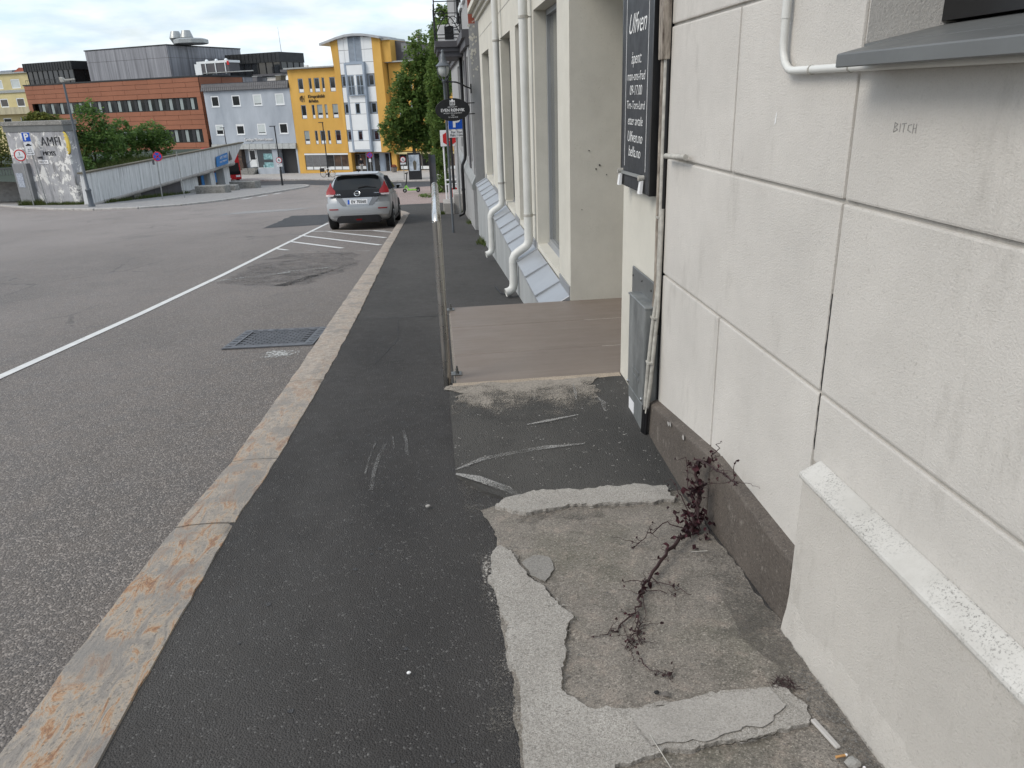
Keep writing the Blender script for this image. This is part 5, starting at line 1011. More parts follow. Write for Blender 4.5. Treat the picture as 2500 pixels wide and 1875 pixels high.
# ------------------------------------------------------------------ cream block at the far left
cr0 = thing('cream_apartment_block', 'cream apartment block with stained balcony at the far left', 'building', (-61, 136.6, -7), A28, streetz=True); cr0.scale = (1.22, 1.22, 1.22); ZB[cr0.name] = (0, 0, 5.458)
cw = [(-6.63, -4.9, 4.66, 5.82), (-9.9, -8.3, 4.66, 5.82), (-6.44, -4.86, 2.35, 3.46), (-9.7, -8.1, 2.35, 3.46), (-9.95, -8.3, -.4, .98), (-6.5, -5.0, -.4, .98), (-13, -11.5, 4.66, 5.82), (-13, -11.5, 2.35, 3.46)]
c1 = gridwall(-18, 3, -8, 6.5, cw, 0, .12); shell(c1, -18, 3, -8, 6.5, 0, 12); c1.build('wall', 'creamwall', cr0)
for a, b, c, d in cw: window(cr0, a, b, c, d, .03, .12, 'white_far', 'glass' if d < 4 else 'blind')
MB().box(-18.1, 3.1, -.25, 12, 6.5, 6.68).build('roof_edge', 'galv', cr0); MB().box(-18, 3, -.15, 0, 4.15, 4.5).build('string_course', 'galv', cr0); MB().box(-18, 3, -1.1, 0, 1.45, 2.34).build('balcony', 'creamstain', cr0)
MB().prism([(-7.8, 6.68), (-5.0, 6.68), (-6.4, 7.3)], 6, 'y', 1.5).build('dormer_roof', 'rooftile', cr0); MB().hexa([(-10.5, 1.2, 6.7), (-7.6, 1.2, 6.7), (-7.6, 3, 6.7), (-10.5, 3, 6.7), (-10.2, 1.6, 7.05), (-7.9, 1.6, 7.05), (-7.9, 3, 7.15), (-10.2, 3, 7.15)]).build('rooflight', 'glass_blue', cr0)
# ------------------------------------------------------------------ wooded ridge far behind
hv = []; nx = 40
for i in range(nx + 1):
    x = -190 + 260 * i / nx; h_ = 11.5 + 2.0 * noise.noise(Vector((x * .012, 1, 2))) + 1.2 * noise.noise(Vector((x * .04, 5, 2)))
    hv += [(x, 300, -8), (x, 340, h_ - 4), (x, 365, h_), (x, 420, h_ - 6), (x, 480, -8)]
hm = MB().add(hv, [(i * 5 + j, i * 5 + j + 1, (i + 1) * 5 + j + 1, (i + 1) * 5 + j) for i in range(nx) for j in range(4)]).build('hill', 'hill', smooth=True); tag(hm, kind='structure')
random.seed(5); fm = MB()
for k in range(900):
    x = random.uniform(-110, 20); y = random.uniform(322, 372); h_ = 11.5 + 2.0 * noise.noise(Vector((x * .012, 1, 2))) + 1.2 * noise.noise(Vector((x * .04, 5, 2))); z = h_ - 5 * (365 - y) / 43 if y < 365 else h_
    H_ = random.uniform(2.4, 4.8) * (1.3 if random.random() < .1 else 1); r_ = H_ * random.uniform(.22, .42); n_ = 5
    for q3 in range(3):
        zb = z + H_ * (.1 + .26 * q3); rr = r_ * (1 - .28 * q3); a0 = random.random() * 6; fm.add([(x + rr * random.uniform(.7, 1.2) * math.cos(a0 + i * 2 * math.pi / n_), y + rr * math.sin(a0 + i * 2 * math.pi / n_), zb + random.uniform(-.2, .2)) for i in range(n_)] + [(x, y, zb + H_ * .42)], [(i, (i + 1) % n_, n_) for i in range(n_)])
tag(fm.build('forest', 'leaf_far'), 'wooded ridge far behind the rooftops', 'forest', kind='stuff')

# ================================================================== left side: pier, ramp bridge
A30 = R(-30)
pr = thing('concrete_pier', 'weathered concrete pier with peeling paint and large letters', 'wall', (-22.7, 51.6, -4.1), A30, streetz=True)
MB().box(-5.55, .05, 0, .8, -4.4, .43).build('body', 'pier', pr, bevel=.03); MB().box(-5.62, .12, -.05, .85, .43, .80).build('band', 'zinc_dark', pr); MB().box(-5.72, .2, -.12, .92, .80, 1.06).build('coping', 'conc_rough', pr, bevel=.03)
MB().box(-5.3, -3.9, -.28, .02, -4.4, -1.5).build('meter_box', 'greypaint', pr, bevel=.02)
MB().box(-5.1, -4.45, -.30, -.285, -3.0, -2.1).build('bill_poster', 'stickers', pr)
text(pr, 'lettering', 'AMFI', .84, 'textgrey', (-1.35, -.03, -.20), ext=.02, xs=1.05, bold=-.022); text(pr, 'lettering', 'MOSS', .38, 'textgrey', (-1.75, -.03, -.90), ext=.02, xs=1.25, bold=-.008)
sn = MB().box(-2.95, -2.0, -.04, -.015, -1.52, -1.30).build('street_name_plate', 'signwhite', pr); text(sn, 'plate_lettering', 'Nedre Torv', .17, 'textblack', (-2.475, -.044, -1.41), ext=.002, xs=.9)
MB().box(-2.65, -2.5, -.25, 0, -1.2, -1.08).build('wall_lamp', 'darkgrey', pr)
# curved yellow emblem set edge-on at the corner
yl = MB()
for k, r_ in enumerate((.62, .44, .26)):
    yl.tube([(.10 + .42 * r_ * math.cos(R(a)), -.06, -.28 + r_ * 1.0 * math.sin(R(a))) for a in range(-90, 100, 12)], .062, 6)
yl.build('emblem', 'signyellow', pr, smooth=60)
MB().prism([(.08 + .30 * math.cos(R(a)), -.28 + .70 * math.sin(R(a))) for a in range(-90, 91, 15)] + [(.08, .42)], .04, 'y', -.03).build('emblem_back', 'textblack', pr)

rw = thing('ramp_bridge', 'streaked concrete ramp parapet rising from the pier to a blunt end', 'ramp', (-21.5, 50.5, -4.0), math.atan2(22.5, 4.3), streetz=True)
L_ = 22.9; np_ = 19
def rtop(s): return -2.05 + .41 * s / L_
def rbot(s): return -3.88 + .81 * s / L_
for k in range(np_):
    a = -.4 + (L_ + .4) * k / np_ + .012; b = -.4 + (L_ + .4) * (k + 1) / np_ - .012; e_ = b - (2.0 if k == np_ - 1 else 1.0 if k == np_ - 2 else 0); a_0 = a - (1.0 if k == np_ - 1 else 0)
    MB().hexa([(a_0, -.06, rbot(a)), (e_, -.06, rbot(b)), (e_, .24, rbot(b)), (a_0, .24, rbot(a)), (a, -.18, rtop(a)), (b, -.18, rtop(b)), (b, .12, rtop(b)), (a, .12, rtop(a))]).build('parapet_panel', 'ribwall', rw)
MB().hexa([(-.5, -.26, rtop(-.5)), (L_ + .1, -.26, rtop(L_)), (L_ + .1, .2, rtop(L_)), (-.5, .2, rtop(-.5)), (-.5, -.26, rtop(-.5) + .10), (L_ + .1, -.26, rtop(L_) + .10), (L_ + .1, .2, rtop(L_) + .10), (-.5, .2, rtop(-.5) + .10)]).build('coping', 'bark', rw)
MB().tube([(s, .14, rbot(s) - .06 - (.05 * math.sin(s * .9) if s > 14 else 0)) for s in [-.3 + (L_ - 1.6) * i / 24 for i in range(25)]], .22, 8).build('lip', 'conc_far', rw, smooth=60)
MB().hexa([(5, .2, rbot(5)), (L_ - 2, .2, rbot(L_)), (L_ - 2, 6, rbot(L_)), (5, 6, rbot(5)), (5, .2, rbot(5) + .4), (L_ - 2, .2, rbot(L_) + .4), (L_ - 2, 6, rbot(L_) + .4), (5, 6, rbot(5) + .4)]).build('deck', 'conc_far', rw)
for a, b, m_ in ((3.0, 5.6, 'darkgrey'), (5.6, 6.5, 'conc_far'), (6.5, 8.3, 'darkgrey'), (8.3, 10.1, 'darkgrey'), (10.1, 12.2, 'darkgrey'), (12.2, 15.0, 'ribwall')): MB().box(a + .02, b - .02, .55, .75, -5.6, rbot(b)).build('base_panel', m_, rw)
MB().box(2.5, 15.3, .1, .55, -5.6, -4.35 - .3).build('base_kerb', 'conc_rough', rw)
for s_, w_2 in ((17.1, .85), (19.75, 1.1)): MB().box(s_, s_ + w_2, .5, 1.3, -6.2, rbot(s_) + .1).build('column', 'ribwall', rw, bevel=.02)
MB().box(14.0, 19.6, 2.6, 2.7, -6.2, -3.1).build('back_wall', 'darkgrey', rw)
for s_ in (16.3, 18.6): MB().box(s_, s_ + .45, .9, .95, -4.6, -3.8).build('notice', 'signcyan', rw)
MB().hexa([(17.2, -.20, -3.22), (19.4, -.20, -3.10), (19.4, -.16, -3.10), (17.2, -.16, -3.22), (17.2, -.26, -2.42), (19.4, -.26, -2.20), (19.4, -.22, -2.20), (17.2, -.22, -2.42)]).build('banner', 'signcyan', rw)
t_ = text(rw, 'banner_lettering', 'APT TAKE', .30, 'signwhite', (18.5, -.262, -2.52), rot=(94, -4, 0)); text(rw, 'banner_lettering', 'ÅPENT HVER DAG', .17, 'signwhite', (18.45, -.24, -2.84), rot=(94, -4, 0))
MB().prism([(19.7, -2.9), (20.3, -2.85), (20.0, -2.1)], .03, 'y', -.19).build('dark_wedge', 'darkgrey', rw)
# bank behind the ramp with shrubs on it
bk2 = MB().add([(-23.2, 55.4, -4.2), (-19.4, 74, -3.4), (-24, 84, -3.2), (-44, 84, -3.0), (-40, 62.6, -3.4), (-29, 57, -3.6)], [(0, 1, 2, 3, 4, 5)]).build('bank', 'hill'); tag(bk2, kind='structure')
bk2.data.transform(Matrix.Translation((0, 0, .7)))
def leafcloud(lobes, n, size, mb, seed, flat=.55, shell_=.55):
    rnd = random.Random(seed); tot = sum(l[3] * l[4] * l[5] for l in lobes)
    for l in lobes:
        k = int(n * l[3] * l[4] * l[5] / tot)
        for _ in range(k):
            a = rnd.uniform(0, 2 * math.pi); c = rnd.uniform(-1, 1); r_ = rnd.uniform(shell_, 1) ** .6 if rnd.random() < .85 else rnd.random()
            q = math.sqrt(1 - c * c); d = Vector((q * math.cos(a), q * math.sin(a), c)); bump_ = 1 + .34 * noise.noise(d * 2.6 + Vector((l[0], l[1], l[2]))) + .2 * noise.noise(d * 6 + Vector((l[2], l[0], 3)))
            p = Vector((l[0] + d.x * l[3] * r_ * bump_, l[1] + d.y * l[4] * r_ * bump_, l[2] + d.z * l[5] * r_ * bump_))
            if noise.noise(p * (1.1 / max(.3, size * 3.2))) < -.30: continue
            s_ = size * rnd.uniform(.6, 1.3); u = Vector((rnd.gauss(0, 1), rnd.gauss(0, 1), rnd.gauss(0, .5))).normalized(); w = u.cross(Vector((rnd.gauss(0, .5), rnd.gauss(0, .5), 1))).normalized()
            mb.add([p - u * s_ * .5, p + w * s_ * flat * .5, p + u * s_ * .5 - Vector((0, 0, s_ * .18)), p - w * s_ * flat * .5], [(0, 1, 2, 3)])
def tree(name, label, base, trunk, lobes, n, size, mat, seed, group=None, r=.16, cat='tree', limbs=True):
    t = thing(name, label, cat, base, 0, group)
    b = Vector(base); loc = [tuple(Vector(l[:3]) - b) + tuple(l[3:]) for l in lobes]; top = Vector(trunk) - b
    tm = MB().tube([(0, 0, -.3), tuple(top * .35 + Vector((.06, 0, 0))), tuple(top * .7), tuple(top)], [r * 1.25, r, r * .8, r * .55], 8)
    tm.build('trunk', 'bark', t, smooth=60)
    if limbs:
        for l in loc:
            s_ = top * .75; e = Vector(l[:3]); MB().tube([tuple(s_), tuple(s_.lerp(e, .5) + Vector((0, 0, .15))), tuple(e)], [r * .5, r * .34, r * .12], 6).build('limb', 'bark', t, smooth=60)
    m = MB(); leafcloud(loc, n, size, m, seed); m.build('crown', mat, t); return t
gA = 'trees and shrubs behind the ramp'
tree('shrub', 'tall green shrub with a pointed top behind the ramp bridge', (-25.6, 62, -3.0), (-25.2, 62, .3), [(-25.2, 62, .6, 1.25, 1.2, 1.5), (-25.6, 61.5, -1.2, 1.9, 1.5, 1.5), (-24.2, 62, -.6, 1.2, 1.2, 1.3), (-24.8, 62, 1.7, .6, .6, .8)], 4600, .30, 'leaf_shrub', 1, gA, .09, 'shrub')
tree('shrub', 'yellowing shrub between the pier and the lamp post', (-27.4, 61, -3.1), (-27.2, 61, -.3), [(-27.2, 61, .15, 1.5, 1.3, 1.15), (-26.6, 60.5, -1.5, 1.6, 1.3, 1.5), (-27.6, 61, -.9, 1.1, 1.1, 1.2)], 4200, .29, 'leaf_yellowish', 2, gA, .09, 'shrub')
tree('shrub', 'dark shrub low against the right edge of the pier', (-26.2, 57, -3.4), (-26, 57, -2), [(-26.0, 57, -1.7, 1.2, 1.0, 1.4), (-25.0, 57.5, -2.3, 1.2, 1.0, 1.1)], 2600, .27, 'leaf_shrub', 3, gA, .07, 'shrub')
tree('shrub', 'green shrub second from the right behind the ramp bridge', (-24.6, 66, -2.9), (-24.6, 66, -.6), [(-24.7, 66, -.3, 1.0, 1.0, 1.15), (-24.8, 66, -1.4, 1.1, 1.0, 1.0)], 2600, .28, 'leaf_shrub', 4, gA, .07, 'shrub')
tree('shrub', 'broad green shrub at the right end above the ramp parapet', (-23.2, 68, -2.8), (-23.2, 68, -1), [(-23.2, 68, -.5, 1.5, 1.3, 1.05), (-22.4, 68, -1.2, 1.1, 1.1, .9), (-24.1, 68, -1.0, 1.0, 1.0, .9)], 3600, .28, 'leaf_shrub', 5, gA, .08, 'shrub')
tree('shrub', 'pale shrub showing above the coping of the pier', (-28.0, 60, -3.2), (-27.8, 60, .6), [(-27.7, 60, 1.0, 1.15, .9, .62)], 1500, .30, 'leaf_yellowish', 6, gA, .07, 'shrub')
tree('shrub', 'dense hedge shrub at the left picture edge behind the railing', (-36.5, 70, -4.6), (-36.3, 70, -2), [(-36.2, 70, -.6, 1.2, 1.2, 1.6), (-36.8, 70, -2.2, 1.5, 1.3, 1.5), (-38.5, 70, -1.4, 1.8, 1.3, 2.2)], 3600, .30, 'leaf_yellowish', 7, gA, .08, 'shrub')
gs = MB(); rnd = random.Random(9)
def blades(mb, x0, x1, y0, y1, zf, n, h, w=.03):
    for _ in range(n):
        x = rnd.uniform(x0, x1); y = rnd.uniform(y0, y1); z = zf(x, y); hh = h * rnd.uniform(.5, 1.3); a = rnd.uniform(0, 6.28); lx, ly = rnd.gauss(0, .3) * hh, rnd.gauss(0, .3) * hh
        mb.add([(x - w * math.cos(a), y - w * math.sin(a), z), (x + w * math.cos(a), y + w * math.sin(a), z), (x + lx, y + ly, z + hh)], [(0, 1, 2)])
blades(gs, -27, -21.6, 58, 71, lambda x, y: -3.0, 3800, .9, .05)
tag(gs.build('grass', 'grass'), 'rough grass on the bank behind the ramp parapet', 'grass', kind='stuff')
gs2 = MB()
for k in range(60):
    s_ = rnd.uniform(-5.3, .6); p_ = Vector((-22.7, 51.6, 0)) + Matrix.Rotation(A30, 3, 'Z') @ Vector((s_, -.15, 0)); c_ = 60 if s_ < -3.4 else 25
    blades(gs2, p_.x - .3, p_.x + .3, p_.y - .2, p_.y + .15, lambda x, y: zg(y), c_, .34 if s_ < -3.2 else .2, .02)
for k in range(50):
    s_ = rnd.uniform(1.0, 12.5); p_ = Vector((-21.5, 50.5, 0)) + Matrix.Rotation(math.atan2(22.5, 4.3), 3, 'Z') @ Vector((s_, -.05, 0)); blades(gs2, p_.x - .15, p_.x + .25, p_.y - .3, p_.y + .3, lambda x, y: zg(y), int(40 - s_ * 2.5), .24, .02)
tag(gs2.build('weeds', 'grass'), 'weeds growing along the foot of the pier and ramp', 'weeds', kind='stuff')
# low wall with railing at the left edge
lw = thing('low_wall', 'low rendered wall with dark railing left of the pier', 'wall', (-31.5, 62, -4.6), 0, streetz=True)
MB().box(-38, -28.4, 62, 62.4, -5.2, -3.08).build('wall', 'conc_far', lw)
for k in range(48): MB().box(-38 + k * .2, -37.97 + k * .2, 62.15, 62.18, -3.08, -2.35).build('baluster', 'darkgrey', lw)
MB().box(-38, -28.4, 62.12, 62.2, -2.36, -2.28).box(-38, -28.4, 62.1, 62.22, -3.06, -2.95).build('rail', 'darkgrey', lw)
# ================================================================== big linden trees on the square
tree('linden_tree', 'linden tree with wide crown and thin trunk in front of the poster pillar', (-1.95, 70.8, -5.3), (-1.6, 71, -.6),
     [(-1.2, 71, 2.6, 1.7, 1.6, 2.2), (-.8, 71, 4.8, 1.2, 1.2, 1.6), (-2.0, 70.6, .4, 1.9, 1.6, 1.5), (-3.3, 70.5, -.9, 1.5, 1.3, 1.0), (-3.2, 70.5, -2.0, 1.2, 1.0, .8), (-.2, 71, .6, 1.8, 1.6, 2.4), (-.4, 71, -2.0, 1.6, 1.3, 1.0), (-2.0, 71, -1.6, 1.6, 1.4, .9), (.6, 71, 3.2, 1.5, 1.4, 2.2), (-2.3, 70.8, 2.0, 1.3, 1.3, 1.3), (-1.6, 71, -.6, 1.8, 1.5, 1.2), (-.6, 71, 6.2, .8, .8, .8), (.2, 71, -3.0, 1.2, 1.0, 1.0)], 30000, .30, 'leaf_lime', 21, 'linden trees on the square', .17)
tree('linden_tree', 'dense low-branching linden tree close to the old grey building', (.55, 46, -3.7), (.6, 46, 1.5),
     [(.55, 46, 2.4, .75, 1.0, 1.6), (.5, 46, .4, .72, 1.0, 1.7), (.45, 46, -1.4, .55, .9, 1.3), (.35, 46, -3.0, .48, .8, 1.1), (.9, 46, 4.2, .8, .9, 1.3)], 15000, .20, 'leaf_lime', 22, 'linden trees on the square', .13)
tree('linden_tree', 'tall linden tree whose top shows behind the balcony', (2.2, 60, -4.6), (1.8, 60, 4.5), [(1.6, 60, 6.0, 1.3, 1.2, 1.7), (1.3, 60, 3.6, 1.2, 1.2, 1.5), (2.3, 60, 7.4, 1.2, 1.0, 1.0)], 8000, .26, 'leaf_lime', 23, 'linden trees on the square', .18)
# ================================================================== street furniture
def post(mb, x, y, z0, z1, r): return mb.tube([(x, y, z0), (x, y, z1)], r, 8)
lp = thing('street_lamp', 'tall dark street lamp with pale head in front of the concrete pier', 'street lamp', (-20.4, 47.8, zg(47.8)), streetz=True)
MB().lathe([(.20, -3.85), (.20, -3.7), (.15, -3.6), (.14, -2.9), (.17, -2.86), (.17, -2.78), (.10, -2.7), (.075, -1), (.055, 3.1)], (-20.4, 47.8, 0), 12).build('pole', 'lampgrey', lp, smooth=40)
MB().hexa([(-20.52, 47.66, 3.08), (-20.30, 47.66, 3.08), (-20.30, 47.94, 3.08), (-20.52, 47.94, 3.08), (-20.54, 47.66, 3.36), (-20.34, 47.66, 3.32), (-20.34, 47.94, 3.32), (-20.54, 47.94, 3.36)]).build('head', 'wire', lp, bevel=.03)
MB().hexa([(-20.40, 47.7, 3.12), (-19.75, 47.74, 3.19), (-19.75, 47.86, 3.19), (-20.40, 47.9, 3.12), (-20.40, 47.7, 3.24), (-19.75, 47.74, 3.26), (-19.75, 47.86, 3.26), (-20.40, 47.9, 3.24)]).build('arm', 'wire', lp, bevel=.03)
for x, y, z1, lb in ((-11.17, 83.4, -.44, 'slim dark street lamp beside the bicycle in front of the yellow building'), (-13.52, 70.3, -.28, 'slim dark street lamp carrying the round red-ringed sign'), (-23.65, 93.5, -.83, 'slim dark street lamp behind the ramp end before the grey building')):
    t = thing('street_lamp', lb, 'street lamp', (x, y, zg(y)), 0, 'slim street lamps on the square', streetz=True)
    MB().lathe([(.09, zg(y)), (.085, zg(y) + 1.3), (.06, zg(y) + 1.35), (.05, z1)], (x, y, 0), 10).build('pole', 'black_soft', t, smooth=40); MB().box(x - .42, x + .08, y - .12, y + .12, z1, z1 + .07).build('head', 'black_soft', t, bevel=.02, seg=1)
def disc(r, n=24): return [(r * math.cos(2 * math.pi * i / n), r * math.sin(2 * math.pi * i / n)) for i in range(n)]
def round_sign(t, x, y, z, r, style):
    MB().prism([(x + a, z + b) for a, b in disc(r)], .03, 'y', y).build('disc', 'signred', t)
    inner = 'signblue' if style == 'stop' else 'signwhite'
    MB().prism([(x + a, z + b) for a, b in disc(r * .8)], .006, 'y', y - .006).build('face', inner, t)
    if style == 'stop':
        for s in (1, -1): MB().bar((x - r * .55 * s, y - .010, z - r * .55), (x + r * .55 * s, y - .010, z + r * .55), .004, r * .18, (0, -1, 0) if False else (0, 0, 1)).build('bar', 'signred', t)
    elif style == 'noped': 
        MB().bar((x - r * .3, y - .010, z - r * .15), (x + r * .3, y - .010, z - r * .15), .004, r * .2).prism([(x + a, z + b + r * .25) for a, b in disc(r * .16, 10)], .006, 'y', y - .012).bar((x - r * .3, y - .010, z + r * .1), (x + r * .3, y - .010, z - r * .45), .004, r * .12).build('symbol', 'textblack', t)
def wp(s, y, z):
    v = Vector((-22.7, 51.6, 0)) + Matrix.Rotation(A30, 3, 'Z') @ Vector((s, y, 0)); return (v.x, v.y, z)
ns = thing('no_stopping_sign', 'round blue sign with red cross on a leaning post before the ramp', 'road sign', (-18.3, 54.1, zg(54.1)), streetz=True)
MB().tube([(-18.45, 54.15, -4.3), (-18.3, 54.12, -1.1)], .035, 8).build('post', 'galv', ns); round_sign(ns, -18.22, 54.05, -1.44, .31, 'stop'); MB().box(-18.62, -18.5, 54.05, 54.12, -1.95, -1.62).build('box', 'darkgrey', ns)
tp = MB().tube([(-17.07, 54.4, -4.3), (-17.07, 54.4, -1.2)], .03, 8).build('bare_post', 'galv'); tag(tp, 'thin bare metal post in front of the ramp parapet', 'post')
rs1 = thing('no_entry_sign', 'round white red-ringed sign with plate on the lamp before the grey building', 'road sign', (-13.5, 70.1, -3.6), streetz=True); round_sign(rs1, -13.5, 70.12, -3.06, .25, 'noped'); MB().box(-13.74, -13.27, 70.12, 70.14, -3.60, -3.33).build('plate', 'signwhite', rs1)
text(rs1, 'plate_lettering', 'Gjelder ikke buss', .05, 'textblack', (-13.5, 70.115, -3.41)); text(rs1, 'plate_lettering', 'i rute', .06, 'textblack', (-13.5, 70.115, -3.51))
bs = thing('no_stopping_sign', 'small round blue no-stopping sign before the yellow building doors', 'road sign', (-6.6, 82, zg(82)), streetz=True); MB().tube([(-6.6, 82.05, -6), (-6.6, 82.05, -3.5)], .035, 8).build('post', 'galv', bs); round_sign(bs, -6.6, 82, -3.72, .30, 'stop'); MB().box(-6.72, -6.5, 81.98, 82.0, -4.4, -4.08).build('plate', 'signwhite', bs)
rs2 = thing('no_entry_sign', 'round white red-ringed sign on its own post left of the poster pillar', 'road sign', (-2.73, 69.2, zg(69.2)), streetz=True); MB().tube([(-2.73, 69.24, -5.3), (-2.73, 69.24, -3.2)], .03, 8).build('post', 'galv', rs2); round_sign(rs2, -2.73, 69.17, -3.38, .25, 'noped'); MB().box(-2.98, -2.5, 69.17, 69.19, -3.80, -3.64).build('plate', 'signwhite', rs2)
ps = thing('parking_sign', 'blue parking sign with white car and hours plates by the pier', 'road sign', (-25.4, 52.6, -4.2), streetz=True)
MB().tube([(-25.2, 52.68, -4.4), (-25.42, 52.66, .4)], .04, 8).build('post', 'galv', ps); MB().box(-25.66, -25.16, 52.56, 52.59, -.15, .42).build('plate', 'signwhite', ps); MB().box(-25.64, -25.18, 52.55, 52.56, -.13, .40).build('panel', 'signblue', ps); text(ps, 'symbol', 'P', .55, 'signwhite', (-25.41, 52.545, .13), bold=.02)
MB().box(-25.62, -25.16, 52.56, 52.59, -.50, -.17).build('plate', 'signwhite', ps); MB().box(-25.56, -25.22, 52.55, 52.56, -.40, -.33).prism([(-25.5, -.33), (-25.45, -.26), (-25.33, -.26), (-25.28, -.33)], .01, 'y', 52.55).build('car_symbol', 'textblack', ps)
MB().box(-25.62, -25.16, 52.56, 52.59, -.95, -.52).build('plate', 'signwhite', ps)
for s_, z_ in (('08-18', -.60), ('(08-16)', -.72), ('Mot avgift', -.85)): text(ps, 'plate_lettering', s_, .11, 'textblack', (-25.39, 52.555, z_), xs=.85)
ts = thing('weight_limit_sign', 'round red-ringed three tonne limit sign left of the parking sign', 'road sign', (-26.1, 52.7, -4.3), streetz=True)
MB().tube([(-26.1, 52.78, -4.4), (-26.13, 52.78, -.7)], .035, 8).build('post', 'galv', ts); round_sign(ts, -26.13, 52.7, -.95, .36, 'plain'); text(ts, 'lettering', '3', .26, 'textblack', (-26.14, 52.69, -.86)); text(ts, 'lettering', 'tonn', .19, 'textblack', (-26.13, 52.69, -1.06))
pt = thing('taxi_parking_sign', 'blue parking sign for taxis on a grey post below the oval sign', 'road sign', (.70, 24.5, zg(24.5)), streetz=True)
MB().tube([(.72, 24.54, -2.0), (.74, 24.54, 1.1)], .03, 10).build('post', 'galv', pt); MB().box(.49, .995, 24.49, 24.505, .62, 1.10).build('plate', 'signwhite', pt, bevel=.003, seg=1); MB().box(.505, .98, 24.484, 24.489, .635, 1.085).build('panel', 'signblue', pt); text(pt, 'symbol', 'P', .46, 'signwhite', (.745, 24.482, .84), bold=.018)
MB().box(.495, .985, 24.49, 24.505, .39, .605).build('plate', 'signwhite', pt); text(pt, 'plate_lettering', 'For Taxi', .10, 'textblack', (.74, 24.486, .545)); text(pt, 'plate_lettering', 'Maks 1 time', .10, 'textblack', (.74, 24.486, .455), xs=.85)
HX = [(.0, .5), (.43, .25), (.43, -.25), (0, -.5), (-.43, -.25), (-.43, .25)]
tt = thing('post_totem', 'white totem with red hexagon sign boxes beside the old grey building', 'sign', (.6, 33, zg(33)), streetz=True)
MB().box(.31, .97, 33, 33.22, -.35, .28).build('box', 'signwhite', tt, bevel=.01); MB().prism([(.68 + a * .62, -.04 + b * .62) for a, b in HX], .02, 'y', 32.985).build('hexagon', 'signred', tt)
MB().tube(scroll((.68, 32.978, -.05), .11, 'x', 0, 1.4), .012, 5).build('emblem', 'signwhite', tt)
for x_ in (.42, 1.0): MB().tube([(x_, 33.1, -2.85), (x_, 33.1, -.3)], .035, 8).build('post', 'signwhite', tt)
MB().box(.50, 1.02, 33.02, 33.18, -2.6, -1.95).build('box', 'signwhite', tt); MB().prism([(.78 + a * .5, -2.25 + b * .5) for a, b in HX], .02, 'y', 33.0).build('hexagon', 'signred', tt)
for z_ in (-1.72, -1.9): MB().tube([(.45, 33.06, z_), (1.0, 33.06, z_)], .035, 8).build('rail', 'signwhite', tt)
bp = MB().tube([(.62, 27, -2.2), (.60, 27, 2.4)], .045, 8).build('black_post', 'black'); tag(bp, 'plain black post behind the taxi sign', 'post')
for x0, x1, y0, y1, h_, lb in ((.2, .55, 25.2, 26.3, .34, 'pale concrete step block at the foot of the taxi sign'), (.55, .85, 25.3, 26.6, .62, 'taller pale concrete block beside the step block')):
    t = MB().box(x0, x1, y0, y1, zg(y0) - .3, zg(y0) + h_).build('step_block', 'conc_far', bevel=.02); tag(t, lb, 'step')
pp = thing('poster_pillar', 'black freestanding poster pillar with a lit-looking fashion poster', 'poster stand', (-1.73, 68.6, zg(68.6)), streetz=True)
MB().box(-2.30, -1.17, 68.5, 68.75, -5.15, -2.80).build('case', 'black_soft', pp, bevel=.02); MB().box(-2.2, -1.3, 68.475, 68.499, -4.32, -2.98).build('poster', 'poster', pp)
MB().prism([(-1.72 + a, -3.75 + b) for a, b in ((-.06, .3), (.06, .3), (.16, .1), (.1, -.5), (-.1, -.5), (-.16, .1))], .004, 'y', 68.470).build('poster_figure', 'bark', pp)
p2_ = thing('poster_pillar', 'second poster pillar half hidden by the foliage near the handrail', 'poster stand', (-.05, 44, zg(44)), streetz=True)
MB().box(-.32, -.20, 43.9, 44.1, -3.7, -1.35).build('frame', 'black_soft', p2_); MB().box(-.2, .06, 43.95, 44.05, -3.2, -1.4).build('pane', 'glass_blue', p2_)
for lb, x, y, L, w, h_, a in (('long rough stone block at the foot of the ramp, nearest', -16.75, 60.3, 2.5, .8, .55, -18), ('short dark stone block between the two long ones', -16.5, 63.9, 1.5, .7, .45, -18), ('rough stone block farthest towards the red bus', -16.0, 67.3, 2.4, .9, .6, -20)):
    t = thing('stone_block', lb, 'stone block', (x, y, zg(y)), R(a), 'stone blocks in front of the ramp')
    bm_ = MB(); n1, n2 = 10, 4; bm_.box(-L / 2, L / 2, -w / 2, w / 2, -.05, h_); o_ = bm_.build('stone', 'conc_rough', t, bevel=.05, seg=2)
    for v in o_.data.vertices: v.co += Vector((noise.noise(v.co * 3), noise.noise(v.co * 3 + Vector((7, 1, 2))), noise.noise(v.co * 3 + Vector((1, 9, 4))))) * .06
fp = thing('flower_planter', 'round planter with dark red flowers before the yellow building', 'planter', (-4.55, 88.5, zg(88.5)))
MB().lathe([(.25, 0), (.36, .5), (.38, .58), (.33, .58), (.3, .5)], n=14).build('pot', 'terracotta', fp, smooth=40)
fm2 = MB(); leafcloud([(0, 0, .68, .3, .3, .2)], 260, .12, fm2, 4); fm2.build('flowers', 'flowers', fp)
cp = thing('fallen_branch', 'small leafy green branch lying on the brick paving by the handrail', 'branch', (-.45, 39.4, zg(39.4)))
MB().tube([(-.4, 0, .03), (0, .05, .1), (.4, -.03, .08)], .012, 5).build('stem', 'bark', cp); m = MB(); leafcloud([(0, 0, .1, .5, .3, .09)], 500, .09, m, 8); m.build('leaves', 'leaf_lime', cp)

# ================================================================== parked silver hatchback
car = thing('parked_car', 'silver hatchback parked at the kerb, seen from behind', 'car', (-2.17, 21.3, zg(21.3) - .088), 0)
car.rotation_euler = (math.atan(-.08), 0, R(-1.0))
